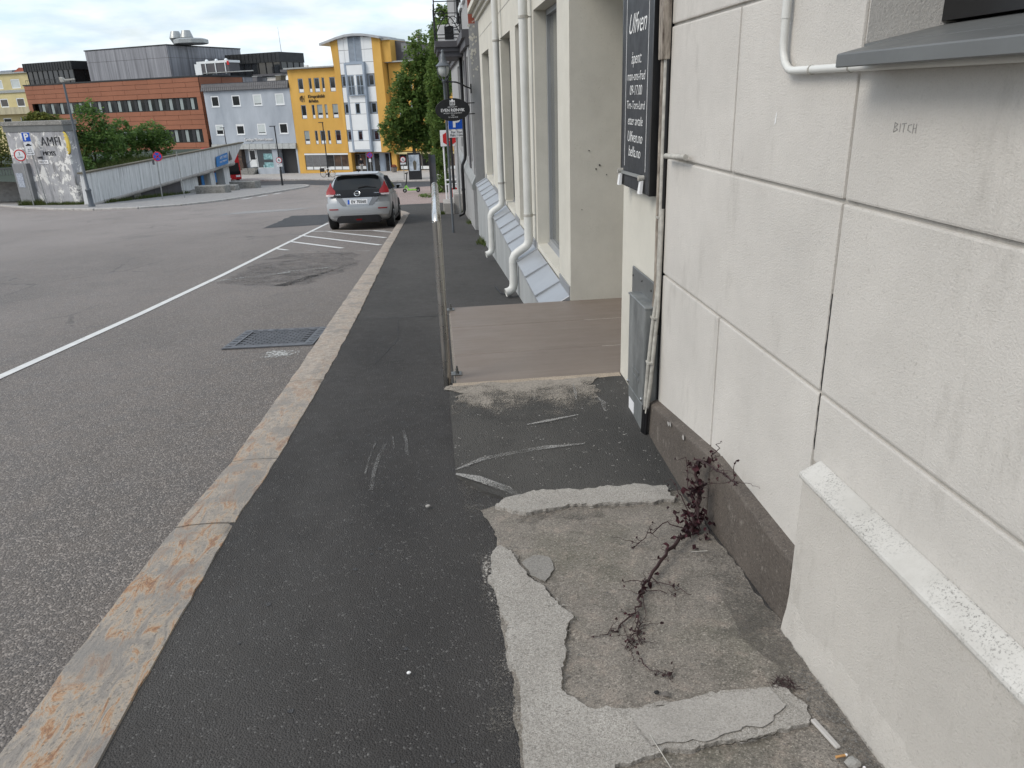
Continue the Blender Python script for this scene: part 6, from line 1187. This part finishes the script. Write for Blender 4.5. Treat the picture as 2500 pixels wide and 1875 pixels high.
# side profile stations: y, then (x, z) half-sections from sill to roof centre
ST = [  # y offsets per point make the tail and nose curve
 # y0,  pts[(x,dy,z)...]
 [(.62, .10, .24), (.80, .06, .34), (.855, .03, .52), (.865, .04, .72), (.845, .10, .92), (.80, .17, 1.02), (.735, .30, 1.20), (.64, .44, 1.40), (.42, .43, 1.485), (.0, .41, 1.50)],
 [(.70, .42, .20), (.875, .42, .26), (.893, .42, .50), (.895, .42, .74), (.872, .46, .95), (.835, .50, 1.03), (.755, .62, 1.24), (.645, .76, 1.44), (.42, .75, 1.525), (.0, .73, 1.54)],
 [(.70, 1.3, .19), (.885, 1.3, .22), (.895, 1.3, .46), (.890, 1.3, .72), (.870, 1.3, .93), (.835, 1.3, 1.02), (.745, 1.4, 1.27), (.635, 1.5, 1.48), (.42, 1.5, 1.555), (.0, 1.5, 1.57)],
 [(.70, 2.3, .19), (.885, 2.3, .22), (.895, 2.3, .46), (.888, 2.3, .70), (.868, 2.3, .90), (.83, 2.3, .99), (.735, 2.25, 1.25), (.62, 2.2, 1.46), (.42, 2.15, 1.54), (.0, 2.15, 1.555)],
 [(.70, 3.1, .19), (.885, 3.1, .22), (.895, 3.1, .45), (.885, 3.1, .68), (.86, 3.1, .87), (.815, 3.12, .95), (.71, 2.85, 1.18), (.575, 2.6, 1.36), (.40, 2.55, 1.45), (.0, 2.5, 1.47)],
 [(.70, 3.7, .19), (.87, 3.7, .24), (.885, 3.7, .45), (.872, 3.7, .66), (.84, 3.7, .82), (.78, 3.68, .89), (.70, 3.58, .935), (.55, 3.50, .965), (.38, 3.46, .98), (.0, 3.42, .99)],
 [(.60, 4.30, .22), (.74, 4.22, .28), (.79, 4.18, .44), (.78, 4.18, .62), (.74, 4.16, .74), (.68, 4.14, .79), (.60, 4.10, .815), (.46, 4.08, .83), (.3, 4.06, .84), (.0, 4.05, .845)],
 [(.50, 4.44, .24), (.60, 4.44, .30), (.64, 4.45, .44), (.62, 4.45, .56), (.58, 4.43, .66), (.52, 4.40, .70), (.44, 4.38, .72), (.34, 4.37, .73), (.2, 4.36, .735), (.0, 4.36, .74)]]
K = len(ST[0]); cbm = MB(); V = []
for s in ST: V += [(x, y, z) for x, y, z in s] + [(-x, y, z) for x, y, z in s[-2::-1]]
nn = 2 * K - 1
cbm.add(V, [(i * nn + j, i * nn + j + 1, (i + 1) * nn + j + 1, (i + 1) * nn + j) for i in range(len(ST) - 1) for j in range(nn - 1)])
for e, o_ in ((0, 0), ((len(ST) - 1) * nn, 1)):      # tail and nose panels: strips between mirrored points
    for j in range(K - 2): cbm.f.append((e + j, e + j + 1, e + nn - 2 - j, e + nn - 1 - j))
    cbm.f.append((e + K - 2, e + K - 1, e + K))
cbm.f += [(i * nn, (i + 1) * nn, (i + 1) * nn + nn - 1, i * nn + nn - 1) for i in range(len(ST) - 1)]
body = cbm.build('body', 'carsilver', car, smooth=38)
sub = body.modifiers.new('round', 'SUBSURF'); sub.levels = 2; sub.render_levels = 2
def yr(x, z):
    pz = [(.2, .09), (.34, .045), (.52, .02), (.72, .03), (.92, .095), (1.02, .165), (1.2, .30), (1.4, .44), (1.5, .47)]
    for (a, p), (b, q) in zip(pz, pz[1:]):
        if z <= b: y = p + (q - p) * (z - a) / (b - a); break
    else: y = .47
    return y + .10 * (abs(x) / .85) ** 3.2
def rpatch(name, mat, rows_, off=.012, nx=14, parent=None, thick=.01):
    """panel following the tail: rows of (z, x left, x right)"""
    vs = []; 
    for z, a, b in rows_:
        for i in range(nx + 1): x = a + (b - a) * i / nx; vs.append((x, yr(x, z) - off, z))
    n0 = len(vs); vs += [(x, y + off + .02, z) for x, y, z in vs]; w = nx + 1; m = len(rows_)
    fs = [(r * w + i, r * w + i + 1, (r + 1) * w + i + 1, (r + 1) * w + i) for r in range(m - 1) for i in range(nx)]
    ring = [i for i in range(w)] + [r * w + nx for r in range(1, m)] + [(m - 1) * w + i for i in range(nx - 1, -1, -1)] + [r * w for r in range(m - 2, 0, -1)]
    fs += [(ring[k], ring[(k + 1) % len(ring)], n0 + ring[(k + 1) % len(ring)], n0 + ring[k]) for k in range(len(ring))]
    return MB().add(vs, fs).build(name, mat, parent or car, smooth=40)
gl = rpatch('rear_window', 'carglass', [(1.08, -.66, .66), (1.2, -.655, .655), (1.32, -.625, .625), (1.41, -.58, .58), (1.455, -.52, .52)], .020)
rpatch('tailgate_band', 'cargloss', [(.855, -.22, .22), (.895, -.55, .55), (.935, -.68, .68), (1.0, -.685, .685), (1.085, -.67, .67)], .026)
rpatch('bumper', 'carsilver', [(.40, -.80, .80), (.52, -.85, .85), (.66, -.86, .86), (.74, -.85, .85)], .03, 20)
rpatch('number_plate_recess', 'cargrey', [(.655, -.40, .40), (.70, -.46, .46), (.80, -.53, .53), (.875, -.60, .60)], .036)
rpatch('number_plate_panel', 'carsilver', [(.655, -.29, .29), (.72, -.32, .32), (.85, -.40, .40), (.872, -.41, .41)], .042)
npl = rpatch('number_plate', 'signwhite', [(.705, -.27, .27), (.825, -.27, .27)], .056, 6); rpatch('country_strip', 'signblue', [(.707, -.268, -.215), (.823, -.268, -.215)], .060, 2, npl)
text(npl, 'plate_lettering', 'EV 70560', .115, 'textblack', (.03, yr(0, .765) - .062, .765), rot=(73, 0, 0), xs=.92, bold=.001)
for s in (1, -1):
    q = [(1.0, .60 * s, .855 * s), (1.06, .60 * s, .85 * s), (1.12, .655 * s, .82 * s), (1.19, .70 * s, .78 * s), (1.28, .725 * s, .745 * s)]
    rpatch('tail_lamp', 'carred', [(.975, .60 * s, .86 * s)] + q, .032, 6); rpatch('tail_lamp_lens', 'carlamp', [(.925, .66 * s, .858 * s), (.968, .62 * s, .862 * s)], .033, 5)
    rpatch('reflector', 'carred', [(.560, .54 * s, .78 * s), (.59, .54 * s, .80 * s)], .042, 5)
rpatch('diffuser', 'black_soft', [(.20, -.56, .56), (.28, -.62, .62), (.36, -.58, .58), (.405, -.47, .47)], .050, 12); rpatch('fog_lamp', 'carred', [(.27, -.07, .07), (.305, -.08, .08)], .062, 4)
rpatch('bumper_crease', 'carsilver', [(.405, -.55, .55), (.445, -.66, .66), (.465, -.64, .64)], .052, 14)
rpatch('brake_lamp', 'carred', [(1.462, -.11, .11), (1.478, -.11, .11)], .03, 4)
for a, b, nm in ((yr(0, .98) - .032, .98, 'badge'),):
    MB().tube([(.075 * math.cos(R(t)), yr(0, b + .065 * math.sin(R(t))) - .036, b + .065 * math.sin(R(t))) for t in range(0, 361, 18)], .011, 6, False).bar((-.095, a - .008, b), (.095, a - .008, b), .012, .026).build(nm, 'carchrome', car, smooth=50)
text(car, 'model_lettering', 'LEAF', .055, 'carchrome', (-.50, yr(.5, .965) - .038, .965), rot=(55, 0, 12), xs=1.5); text(car, 'trim_lettering', 'e-powered', .034, 'carchrome', (.50, yr(.5, .985) - .038, .985), rot=(55, 0, -12), xs=1.3)
MB().tube([(.02, yr(0, 1.13) - .03, 1.13), (.25, yr(.2, 1.16) - .035, 1.165), (.52, yr(.5, 1.12) - .03, 1.115)], [.024, .018, .008], 6).build('rear_wiper', 'black_soft', car)
MB().hexa([(-.60, .33, 1.470), (.60, .33, 1.470), (.60, .62, 1.50), (-.60, .62, 1.50), (-.57, .32, 1.495), (.57, .32, 1.495), (.60, .70, 1.548), (-.60, .70, 1.548)]).build('spoiler', 'carsilver', car, bevel=.012)
MB().tube([(0, .95, 1.56), (0, .88, 1.60), (0, .80, 1.74)], [.02, .008, .003], 6).build('aerial', 'black_soft', car)
# side glass, pillars, mirrors
for s in (1, -1):
    def sx(z): return s * (.842 - (z - 1.02) * .46 + .008)
    sg = [(.62, 1.06), (.72, 1.20), (.92, 1.37), (1.3, 1.43), (2.15, 1.41), (2.55, 1.31), (2.98, 1.05), (2.3, 1.035), (1.2, 1.05)]
    pv = [(sx(z) - s * .0, y, z) for y, z in sg]; MB().add(pv + [(x - s * .05, y, z) for x, y, z in pv], [tuple(range(len(pv)))] + [(i, (i + 1) % len(pv), len(pv) + (i + 1) % len(pv), len(pv) + i) for i in range(len(pv))]).build('side_glass', 'carglass', car)
    for y_ in (1.05, 1.95): MB().bar((sx(1.04) + s * .004, y_ - .04, 1.04), (sx(1.40) + s * .004, y_ + .05, 1.40), .03, .07, (1, 0, 0)).build('pillar', 'cargloss', car)
    mr = MB().hexa([(s * .90, 2.72, 1.0), (s * 1.09, 2.70, 1.01), (s * 1.07, 2.82, 1.01), (s * .90, 2.86, 1.0), (s * .90, 2.72, 1.13), (s * 1.07, 2.71, 1.14), (s * 1.05, 2.80, 1.13), (s * .90, 2.84, 1.12)]).build('mirror', 'carsilver', car, bevel=.025); MB().box(s * .91, s * 1.06, 2.712, 2.722, 1.015, 1.115).build('mirror_glass', 'cargloss', mr)
    for y_ in (1.28, 2.30): MB().bar((s * .893, y_, .93), (s * .893, y_ - .20, .945), .03, .028).build('door_handle', 'carsilver', car)
    for y_ in (.88, 1.88, 2.95): MB().bar((s * .8985, y_, .30), (s * .894, y_ + .02, .92), .004, .008, (0, 1, 0)).build('door_gap', 'black', car)
    MB().bar((s * .885, .95, .23), (s * .885, 3.2, .23), .03, .07).build('sill_trim', 'black_soft', car)
    for y_ in (.80, 3.50):
        wl_ = bpy.data.objects.new('wheel', MB().lathe([(.20, -.10), (.30, -.105), (.318, -.08), (.320, .08), (.30, .105), (.20, .10)], n=28).mesh('wheel', 40)); wl_.data.materials.append(MT['rubber']); COL.objects.link(wl_); wl_.parent = car
        wl_.location = (s * .80, y_, .32); wl_.rotation_euler = (0, R(90) * s, 0)
        MB().lathe([(.21, .06), (.205, .10), (.06, .085), (.01, .09)], n=20).build('rim', 'galv', wl_, smooth=40)
        for k in range(5): a = R(72 * k); MB().bar((.05 * math.cos(a), .05 * math.sin(a), .095), (.19 * math.cos(a), .19 * math.sin(a), .105), .05, .02, (0, 0, 1)).build('spoke', 'carsilver', wl_)
        ar = MB().tube([(s * .875, y_ + .365 * math.cos(R(a)), .32 + .365 * math.sin(R(a))) for a in range(-10, 191, 10)], .028, 6).build('wheel_arch', 'black_soft', car, smooth=60)
        MB().prism([(y_ + .35 * math.cos(R(a)), .32 + .35 * math.sin(R(a))) for a in range(-18, 199, 12)], .30 * s, 'x', s * .6).build('wheel_well', 'black', car)
# ================================================================== red bus nose behind the ramp
bus = thing('red_bus', 'red bus with dark windscreen half hidden behind the ramp columns', 'bus', (-20.2, 78.6, zg(79)), R(20))
MB().box(-1.25, 1.25, 0, 11, .35, 3.0).build('body', 'busred', bus, bevel=.12); MB().hexa([(-1.15, -.03, 1.15), (1.15, -.03, 1.15), (1.15, .2, 1.15), (-1.15, .2, 1.15), (-1.1, .03, 2.75), (1.1, .03, 2.75), (1.1, .3, 2.75), (-1.1, .3, 2.75)]).build('windscreen', 'carglass', bus)
MB().box(-1.2, 1.2, -.02, .1, .85, 1.15).build('dark_band', 'cargloss', bus); npb = MB().box(-.26, .26, -.03, .0, .42, .53).build('number_plate', 'signwhite', bus)
for s in (1, -1):
    MB().box(s * .75, s * 1.15, -.03, .02, .6, .78).build('headlight', 'signwhite', bus); MB().tube([(s * 1.2, 0, 2.5), (s * 1.55, -.3, 2.45), (s * 1.55, -.3, 1.9)], .05, 6).build('mirror_arm', 'black', bus)
    for y_ in (2.3, 8): wv = MB().lathe([(.3, -.14), (.48, -.14), (.5, 0), (.48, .14), (.3, .14)], n=20).build('wheel', 'rubber', bus); wv.location = (s * 1.1, y_, .5); wv.rotation_euler = (0, R(90), 0)
# ================================================================== e-scooter
sc = thing('electric_scooter', 'lime green electric scooter standing on the brick paving', 'scooter', (-1.89, 47.0, zg(47)), R(-4))
for x_, r_ in ((0, .12), (.80, .12)):
    w = MB().lathe([(.06, -.035), (r_, -.03), (r_ + .005, 0), (r_, .03), (.06, .035)], n=18).build('wheel', 'rubber', sc, smooth=40); w.location = (x_, 0, .125); w.rotation_euler = (R(90), 0, 0)
    MB().lathe([(.05, -.04), (.05, .04)], n=10).build('hub', 'galv', w)
MB().box(.16, .72, -.085, .085, .12, .20).build('deck', 'lime', sc, bevel=.02); MB().tube([(.0, 0, .13), (.05, 0, .34), (.10, 0, .45)], .035, 8).build('fork', 'lime', sc); MB().bar((.10, 0, .42), (.24, 0, .17), .06, .07).build('neck', 'lime', sc)
MB().tube([(.06, 0, .36), (.13, 0, .62), (.2, 0, 1.12)], .034, 8).build('stem', 'black_soft', sc); MB().tube([(.2, -.24, 1.13), (.2, .24, 1.13)], .024, 8).bar((.08, 0, 1.12), (.27, 0, 1.16), .10, .06).build('handlebar', 'black', sc); MB().tube([(.80 - .15 * math.cos(R(a)), 0, .125 + .15 * math.sin(R(a))) for a in range(20, 150, 15)], .03, 6).build('mudguard', 'black_soft', sc)
# ================================================================== bicycle
bi = thing('bicycle', 'white bicycle with black pannier leaning at the lamp post', 'bicycle', (-11.2, 83.1, zg(83.1) + .02), R(-25))
for x_ in (-.55, .55):
    MB().tube([(x_ + .34 * math.cos(R(a)), 0, .35 + .34 * math.sin(R(a))) for a in range(0, 361, 18)], .024, 6, False).build('wheel', 'rubber', bi, smooth=60)
    sp = MB()
    for k in range(9): a = R(40 * k); sp.tube([(x_, 0, .35), (x_ + .33 * math.cos(a), 0, .35 + .33 * math.sin(a))], .004, 3)
    tag(sp.build('spokes', 'galv', bi), kind='stuff')
fb = MB()
for a, b in (((-.55, .35), (-.12, .32)), ((-.55, .35), (-.18, .85)), ((-.12, .32), (-.2, .92)), ((-.12, .32), (.36, .80)), ((-.18, .82), (.34, .92)), ((.33, .98), (.55, .35))): fb.tube([(a[0], 0, a[1]), (b[0], 0, b[1])], .022, 6)
fb.build('frame', 'white', bi); MB().hexa([(-.34, -.07, .92), (-.06, -.03, .92), (-.06, .03, .92), (-.34, .07, .92), (-.34, -.08, .98), (-.06, -.02, .97), (-.06, .02, .97), (-.34, .08, .98)]).build('saddle', 'black', bi, bevel=.012)
MB().tube([(.30, -.28, 1.08), (.34, 0, 1.05), (.30, .28, 1.08)], .018, 6).tube([(.34, 0, .95), (.34, 0, 1.05)], .018, 6).build('handlebar', 'black', bi); MB().box(-.82, -.45, -.18, .18, .55, .92).build('pannier', 'black_soft', bi, bevel=.05); MB().box(-.2, -.04, -.09, .09, .27, .37).build('crank', 'black', bi)
# ================================================================== person walking past the doors
pe = thing('person', 'person in dark jacket and pale trousers walking past the yellow building', 'person', (-8.4, 91.4, zg(91.4) + .02), R(30))
def skin(name, mat, pts, edges, rad, root, parent):
    me = bpy.data.meshes.new(name); me.from_pydata(pts, edges, []); me.update(); o = bpy.data.objects.new(name, me); COL.objects.link(o); me.materials.append(mt(mat)); o.parent = parent
    sk = o.modifiers.new('skin', 'SKIN'); sk.use_smooth_shade = True; sv = me.skin_vertices[0].data
    for i, r_ in enumerate(rad): sv[i].radius = (r_, r_) if not isinstance(r_, tuple) else r_
    sv[root].use_root = True; ss = o.modifiers.new('sub', 'SUBSURF'); ss.levels = 1; ss.render_levels = 1; return o
BP = [(0, 0, .95), (0, 0, 1.15), (0, -.01, 1.38), (0, -.02, 1.50), (0, -.03, 1.60), (0, -.03, 1.72), (-.19, -.01, 1.42), (-.25, -.02, 1.14), (-.22, -.16, .95), (-.21, -.22, .88), (.19, -.01, 1.42), (.26, .04, 1.14), (.28, .0, .90), (.28, -.03, .82), (-.10, 0, .90), (-.11, -.10, .50), (-.11, -.05, .09), (-.11, -.18, .04), (.10, 0, .90), (.11, .06, .50), (.11, .22, .12), (.11, .10, .04)]
BE = [(0, 1), (1, 2), (2, 3), (3, 4), (4, 5), (2, 6), (6, 7), (7, 8), (8, 9), (2, 10), (10, 11), (11, 12), (12, 13), (0, 14), (14, 15), (15, 16), (16, 17), (0, 18), (18, 19), (19, 20), (20, 21)]
BR = [(.15, .11), (.14, .10), (.17, .11), .055, .085, .075, .06, .045, .035, .03, .06, .045, .035, .03, .085, .06, .045, .03, .085, .06, .045, .03]
skin('body', 'skin', BP, BE, BR, 0, pe)
skin('jacket', 'jacket', [(0, 0, .90), (0, 0, 1.15), (0, -.01, 1.40), (0, -.02, 1.50), (-.19, -.01, 1.43), (-.25, -.02, 1.14), (-.22, -.15, .97), (.19, -.01, 1.43), (.26, .04, 1.14), (.28, .0, .93)], [(0, 1), (1, 2), (2, 3), (2, 4), (4, 5), (5, 6), (2, 7), (7, 8), (8, 9)], [(.18, .14), (.17, .13), (.19, .13), .07, .075, .06, .05, .075, .06, .05], 0, pe)
skin('trousers', 'trousers', [(0, 0, .93), (-.10, 0, .88), (-.11, -.10, .50), (-.11, -.05, .12), (.10, 0, .88), (.11, .06, .50), (.11, .22, .15)], [(0, 1), (1, 2), (2, 3), (0, 4), (4, 5), (5, 6)], [(.165, .12), .10, .075, .06, .10, .075, .06], 0, pe)
MB().lathe([(.095, -.06), (.105, .0), (.09, .07), (.04, .11), (.005, .12)], (0, -.02, 1.70), 14).build('hair', 'jacket', pe, smooth=60)
# ================================================================== dried weed at the foot of the wall
wd_ = thing('dried_weed', 'withered dark red weed sprawling from the foot of the granite base', 'plant', (.98, 2.68, zg(2.68)), streetz=True)
rnd = random.Random(31)
stem_m = MB(); lv_m = MB()
def leaf(p, s):
    u = Vector((rnd.gauss(0, 1), rnd.gauss(0, 1), rnd.gauss(0, .8))).normalized(); w = u.cross(Vector((rnd.gauss(0, 1), rnd.gauss(0, 1), rnd.gauss(0, 1)))).normalized(); n = u.cross(w) * s * .35
    p = Vector(p); lv_m.add([p, p + u * s * .35 + w * s * .28 + n, p + u * s * .75 + w * s * .16 - n, p + u * s, p + u * s * .7 - w * s * .2 + n, p + u * s * .3 - w * s * .26 - n * .5, p + u * s * .5 + n * .3], [(0, 1, 6), (1, 2, 6), (2, 3, 6), (3, 4, 6), (4, 5, 6), (5, 0, 6)])
def stem(pts, r0, r1, nl=0, ls=.03, jit=.006, sides=6, name=None):
    P_ = [Vector(p) for p in pts]; out = []
    for a, b in zip(P_, P_[1:]):
        for k in range(4): out.append(a.lerp(b, k / 4) + Vector((rnd.gauss(0, jit), rnd.gauss(0, jit), rnd.gauss(0, jit * .6))))
    out.append(P_[-1]); n = len(out); MB().tube([tuple(p) for p in out], [r0 + (r1 - r0) * i / (n - 1) for i in range(n)], sides).build('stem', 'drystem', wd_, smooth=60)
    for _ in range(nl): p = out[rnd.randrange(n)]; leaf(p + Vector((rnd.gauss(0, .006), rnd.gauss(0, .006), rnd.gauss(0, .006))), ls * rnd.uniform(.6, 1.5))
    return out
def twigs(path, n, L, r_=.0014, nl=1):
    for _ in range(n):
        p = path[rnd.randrange(len(path) // 3, len(path))]; d = Vector((rnd.gauss(0, 1), rnd.gauss(0, 1), abs(rnd.gauss(0, .35)))).normalized(); l = L * rnd.uniform(.5, 1.3)
        q = p + d * l * .5 + Vector((rnd.gauss(0, .01), rnd.gauss(0, .01), 0)); e = q + (d + Vector((rnd.gauss(0, .5), rnd.gauss(0, .5), rnd.gauss(0, .3)))).normalized() * l * .5
        for v in (q, e): v.z = max(v.z, zg(v.y) + .012)
        stem([p, q, e], r_, r_ * .5, nl, .013, .003, 4)
g = lambda x, y, h=.02: (x, y, zg(y) + h)
m1 = stem([g(.97, 2.66, .02), (1.01, 2.70, -.10), (1.02, 2.75, .0), (1.02, 2.785, .05), (1.02, 2.75, .092)], .0080, .006, 12, .032)
m2 = stem([(1.02, 2.75, .092), (1.02, 2.63, .13), (1.03, 2.49, .155), (1.03, 2.37, .175)], .0045, .0025, 6, .016); twigs(m2, 9, .07)
stem([(1.03, 2.64, .13), (1.02, 2.59, .2), (1.03, 2.55, .265)], .0028, .0012, 8, .014); stem([(1.03, 2.39, .17), (1.03, 2.40, .26)], .0022, .001, 4, .012)
stem([g(1.0, 2.66), (1.0, 2.80, -.05), (1.02, 2.92, .02), (1.03, 3.05, -.06)], .003, .001, 4, .016); stem([g(1.0, 2.70), (.98, 2.82, -.12), (.97, 2.95, -.1), (.98, 3.10, -.2)], .003, .001, 6, .018)
m3 = stem([g(.99, 2.68), (1.0, 2.66, -.12), (1.0, 2.70, -.02), (1.01, 2.66, .03)], .0055, .0035, 14, .034)
m4 = stem([g(.96, 2.62, .03), g(.88, 2.56, .05), g(.79, 2.44, .045), g(.70, 2.32, .03), g(.655, 2.26, .02), g(.625, 2.18, .018)], .0085, .0045, 20, .026)
m5 = stem([g(.625, 2.18, .018), g(.60, 2.13, .015), g(.55, 2.09, .014), g(.50, 2.05, .012), g(.45, 2.02, .012)], .004, .0014, 2, .014)
m6 = stem([g(.60, 2.13, .015), g(.585, 2.06, .014), g(.57, 2.0, .012), g(.565, 1.945, .012)], .003, .0012, 3, .016); m7 = stem([g(.585, 2.06, .014), g(.55, 2.0, .012), g(.525, 1.93, .01)], .0022, .001, 2, .014)
stem([g(.66, 2.27, .02), g(.64, 2.17, .02), g(.61, 2.08, .012)], .002, .001, 1, .012); stem([g(.70, 2.32, .03), g(.78, 2.25, .02), g(.82, 2.20, .015)], .002, .001, 3, .016); stem([g(.66, 2.26, .02), g(.73, 2.235, .015), g(.77, 2.225, .012)], .002, .001, 1, .014)
m8 = stem([g(.95, 2.66, .03), g(.87, 2.68, .06), g(.78, 2.64, .04), g(.71, 2.58, .015)], .0032, .0012, 3, .016); stem([g(.69, 2.29, .03), g(.63, 2.32, .02), g(.60, 2.34, .02)], .002, .001, 1, .01)
for pth, n_ in ((m6, 9), (m7, 9), (m5, 6), (m8, 6), (m3, 12), (m1, 12), (m4, 8)): twigs(pth, n_, .07)
for _ in range(54): leaf((.98 + rnd.gauss(0, .03), 2.66 + rnd.gauss(0, .055), zg(2.66) + abs(rnd.gauss(.02, .05))), rnd.uniform(.016, .040))
for _ in range(14): leaf((1.0 + rnd.gauss(0, .018), 2.70 + rnd.gauss(0, .03), zg(2.7) + rnd.uniform(.05, .24)), rnd.uniform(.02, .05))
tag(lv_m.build('leaves', 'dryleaf', wd_), kind='stuff')
# small withered tuft lying on the slab
tf = thing('withered_sprig', 'small dry sprig lying alone on the old concrete', 'sprig', (.57, 1.82, zg(1.82)), streetz=True); save = wd_; wd_ = tf; lv_m = MB()
a_ = stem([g(.545, 1.88, .012), g(.56, 1.82, .015), g(.60, 1.79, .012), g(.625, 1.80, .014)], .0022, .001, 6, .014, .004, 4); twigs(a_, 6, .035, .001, 1); lv_m.build('leaves', 'drystem', tf); wd_ = save
# ================================================================== litter and grit by the wall
def butt(lb, x, y, a):
    t = thing('cigarette_butt', lb, 'cigarette butt', (x, y, zg(y) + .013), R(a)); MB().tube([(-.014, 0, 0), (.012, 0, 0)], .004, 8).build('filter', 'butt', t, smooth=50); MB().tube([(.012, 0, 0), (.018, 0, 0)], .0041, 8).build('paper', 'white', t)
butt('orange cigarette butt in the dirt below the plinth', .955, 1.405, 5); butt('crushed orange butt in the lower right corner of the pavement', .985, 1.345, 60)
def stone(name, lb, x, y, r_, mat, sq=(1, .8, .6), grp=None):
    bm = bmesh.new(); bmesh.ops.create_icosphere(bm, subdivisions=2, radius=r_)
    for v in bm.verts: v.co = Vector((v.co.x * sq[0], v.co.y * sq[1], v.co.z * sq[2])) * (1 + .35 * noise.noise(v.co * (2.2 / r_) + Vector((x * 9, y * 7, 1))))
    me = bpy.data.meshes.new(name); bm.to_mesh(me); bm.free(); o = link(name, me, mat); o.location = (x, y, zg(y) + .012 + r_ * sq[2] * .5); return tag(o, lb, 'stone', grp)
stone('stone', 'flat grey stone beside the orange cigarette butt', .972, 1.375, .020, 'conc_rough'); stone('stone', 'pale broken stone at the bottom right corner', 1.0, 1.30, .030, 'slab_dark', (1, .7, .4))
stone('stone', 'reddish round pebble embedded above the pale mortar strip', .575, 1.705, .012, 'paverjoint', (1, .9, .3)); stone('stone', 'small black pebble left of the reddish one', .55, 1.715, .008, 'rubber', (1, .9, .5)); stone('stone', 'dark pebble on the pale mortar at the left', .145, 2.42, .007, 'rubber')
stone('stone', 'small grey pebble on the dark pavement', -.14, 3.12, .012, 'conc_far'); stone('stone', 'tiny white pebble on the dark pavement near the camera', -.19, 1.92, .007, 'white')
stk = MB().bar((.945, 1.54, zg(1.54) + .016), (.962, 1.43, zg(1.43) + .016), .016, .010).build('wood_chip', 'conc_far', bevel=.003, seg=1); tag(stk, 'pale splinter of wood in the dirt beside the plinth', 'wood chip')
st2 = MB().tube([g(.92, 2.50, .014), g(.985, 2.497, .014)], .0018, 5).build('stick', 'wire'); tag(st2, 'thin white stick lying below the withered weed', 'stick')
st3 = MB().tube([g(.48, 1.56, .02), g(.485, 1.50, .03), g(.50, 1.44, .022), g(.51, 1.40, .015)], .0014, 4).build('dry_straw', 'wire'); tag(st3, 'single dry straw across the pale mortar', 'straw')
gr_ = MB(); rnd = random.Random(77)
for _ in range(420):
    if rnd.random() < .62: y = rnd.uniform(1.15, 1.75); x = 1.035 - abs(rnd.gauss(0, .035)) - max(0, 1.45 - y) * .05
    else: x = rnd.uniform(.05, 1.0); y = rnd.uniform(1.3, 3.1)
    s = rnd.uniform(.0012, .0045); z = zg(y) + .012; gr_.add([(x - s, y - s * .5, z), (x + s, y - s, z), (x + s * .6, y + s, z), (x - s * .7, y + s * .8, z), (x, y, z + s * 1.2)], [(0, 1, 4), (1, 2, 4), (2, 3, 4), (3, 0, 4)])
tag(gr_.build('grit', 'slab_dark'), 'loose grit along the foot of the plinth and on the slab', 'grit', kind='stuff')
dm = drape('dirt', wob([(.90, 1.70), (.96, 1.735), (1.04, 1.69), (1.05, 1.0), (.99, 1.0), (.975, 1.25), (.955, 1.42), (.965, 1.55), (.95, 1.64)], .008, .014, 3, 40), .0135, 'dark_fringe', jit=.003, fine=.05); dm['kind'] = 'stuff'; tag(dm, 'dark soil gathered along the plinth', 'dirt')
nd = MB()
for _ in range(46): x = .93 + rnd.gauss(0, .018); y = 1.69 + rnd.gauss(0, .014); a = rnd.uniform(0, 6.28); l = rnd.uniform(.01, .03); nd.tube([(x - l * math.cos(a), y - l * math.sin(a), zg(y) + .017), (x + l * math.cos(a), y + l * math.sin(a), zg(y) + .017 + rnd.random() * .012)], .0009, 3)
tag(nd.build('needle_litter', 'drystem'), 'small heap of dry needles at the end of the mortar strip', 'litter', kind='stuff')
wl2 = MB()
for cx, cy, n_ in ((.85, 15.1, 60), (.86, 25.0, 90), (.16, 25.15, 50), (.9, 20.6, 70), (.02, 3.66, 14), (.37, 2.145, 26)):
    for _ in range(n_): x = cx + rnd.gauss(0, .05 if cy > 5 else .008); y = cy + rnd.gauss(0, .2 if cy > 5 else .01); h_ = rnd.uniform(.03, .16) if cy > 5 else rnd.uniform(.004, .014); w = .012 if cy > 5 else .002; wl2.add([(x - w, y, zg(y)), (x + w, y, zg(y)), (x + rnd.gauss(0, h_ * .4), y + rnd.gauss(0, h_ * .4), zg(y) + h_)], [(0, 1, 2)])
tag(wl2.build('weeds', 'grass'), 'small weeds in the cracks along the walls and slab', 'weeds', kind='stuff')
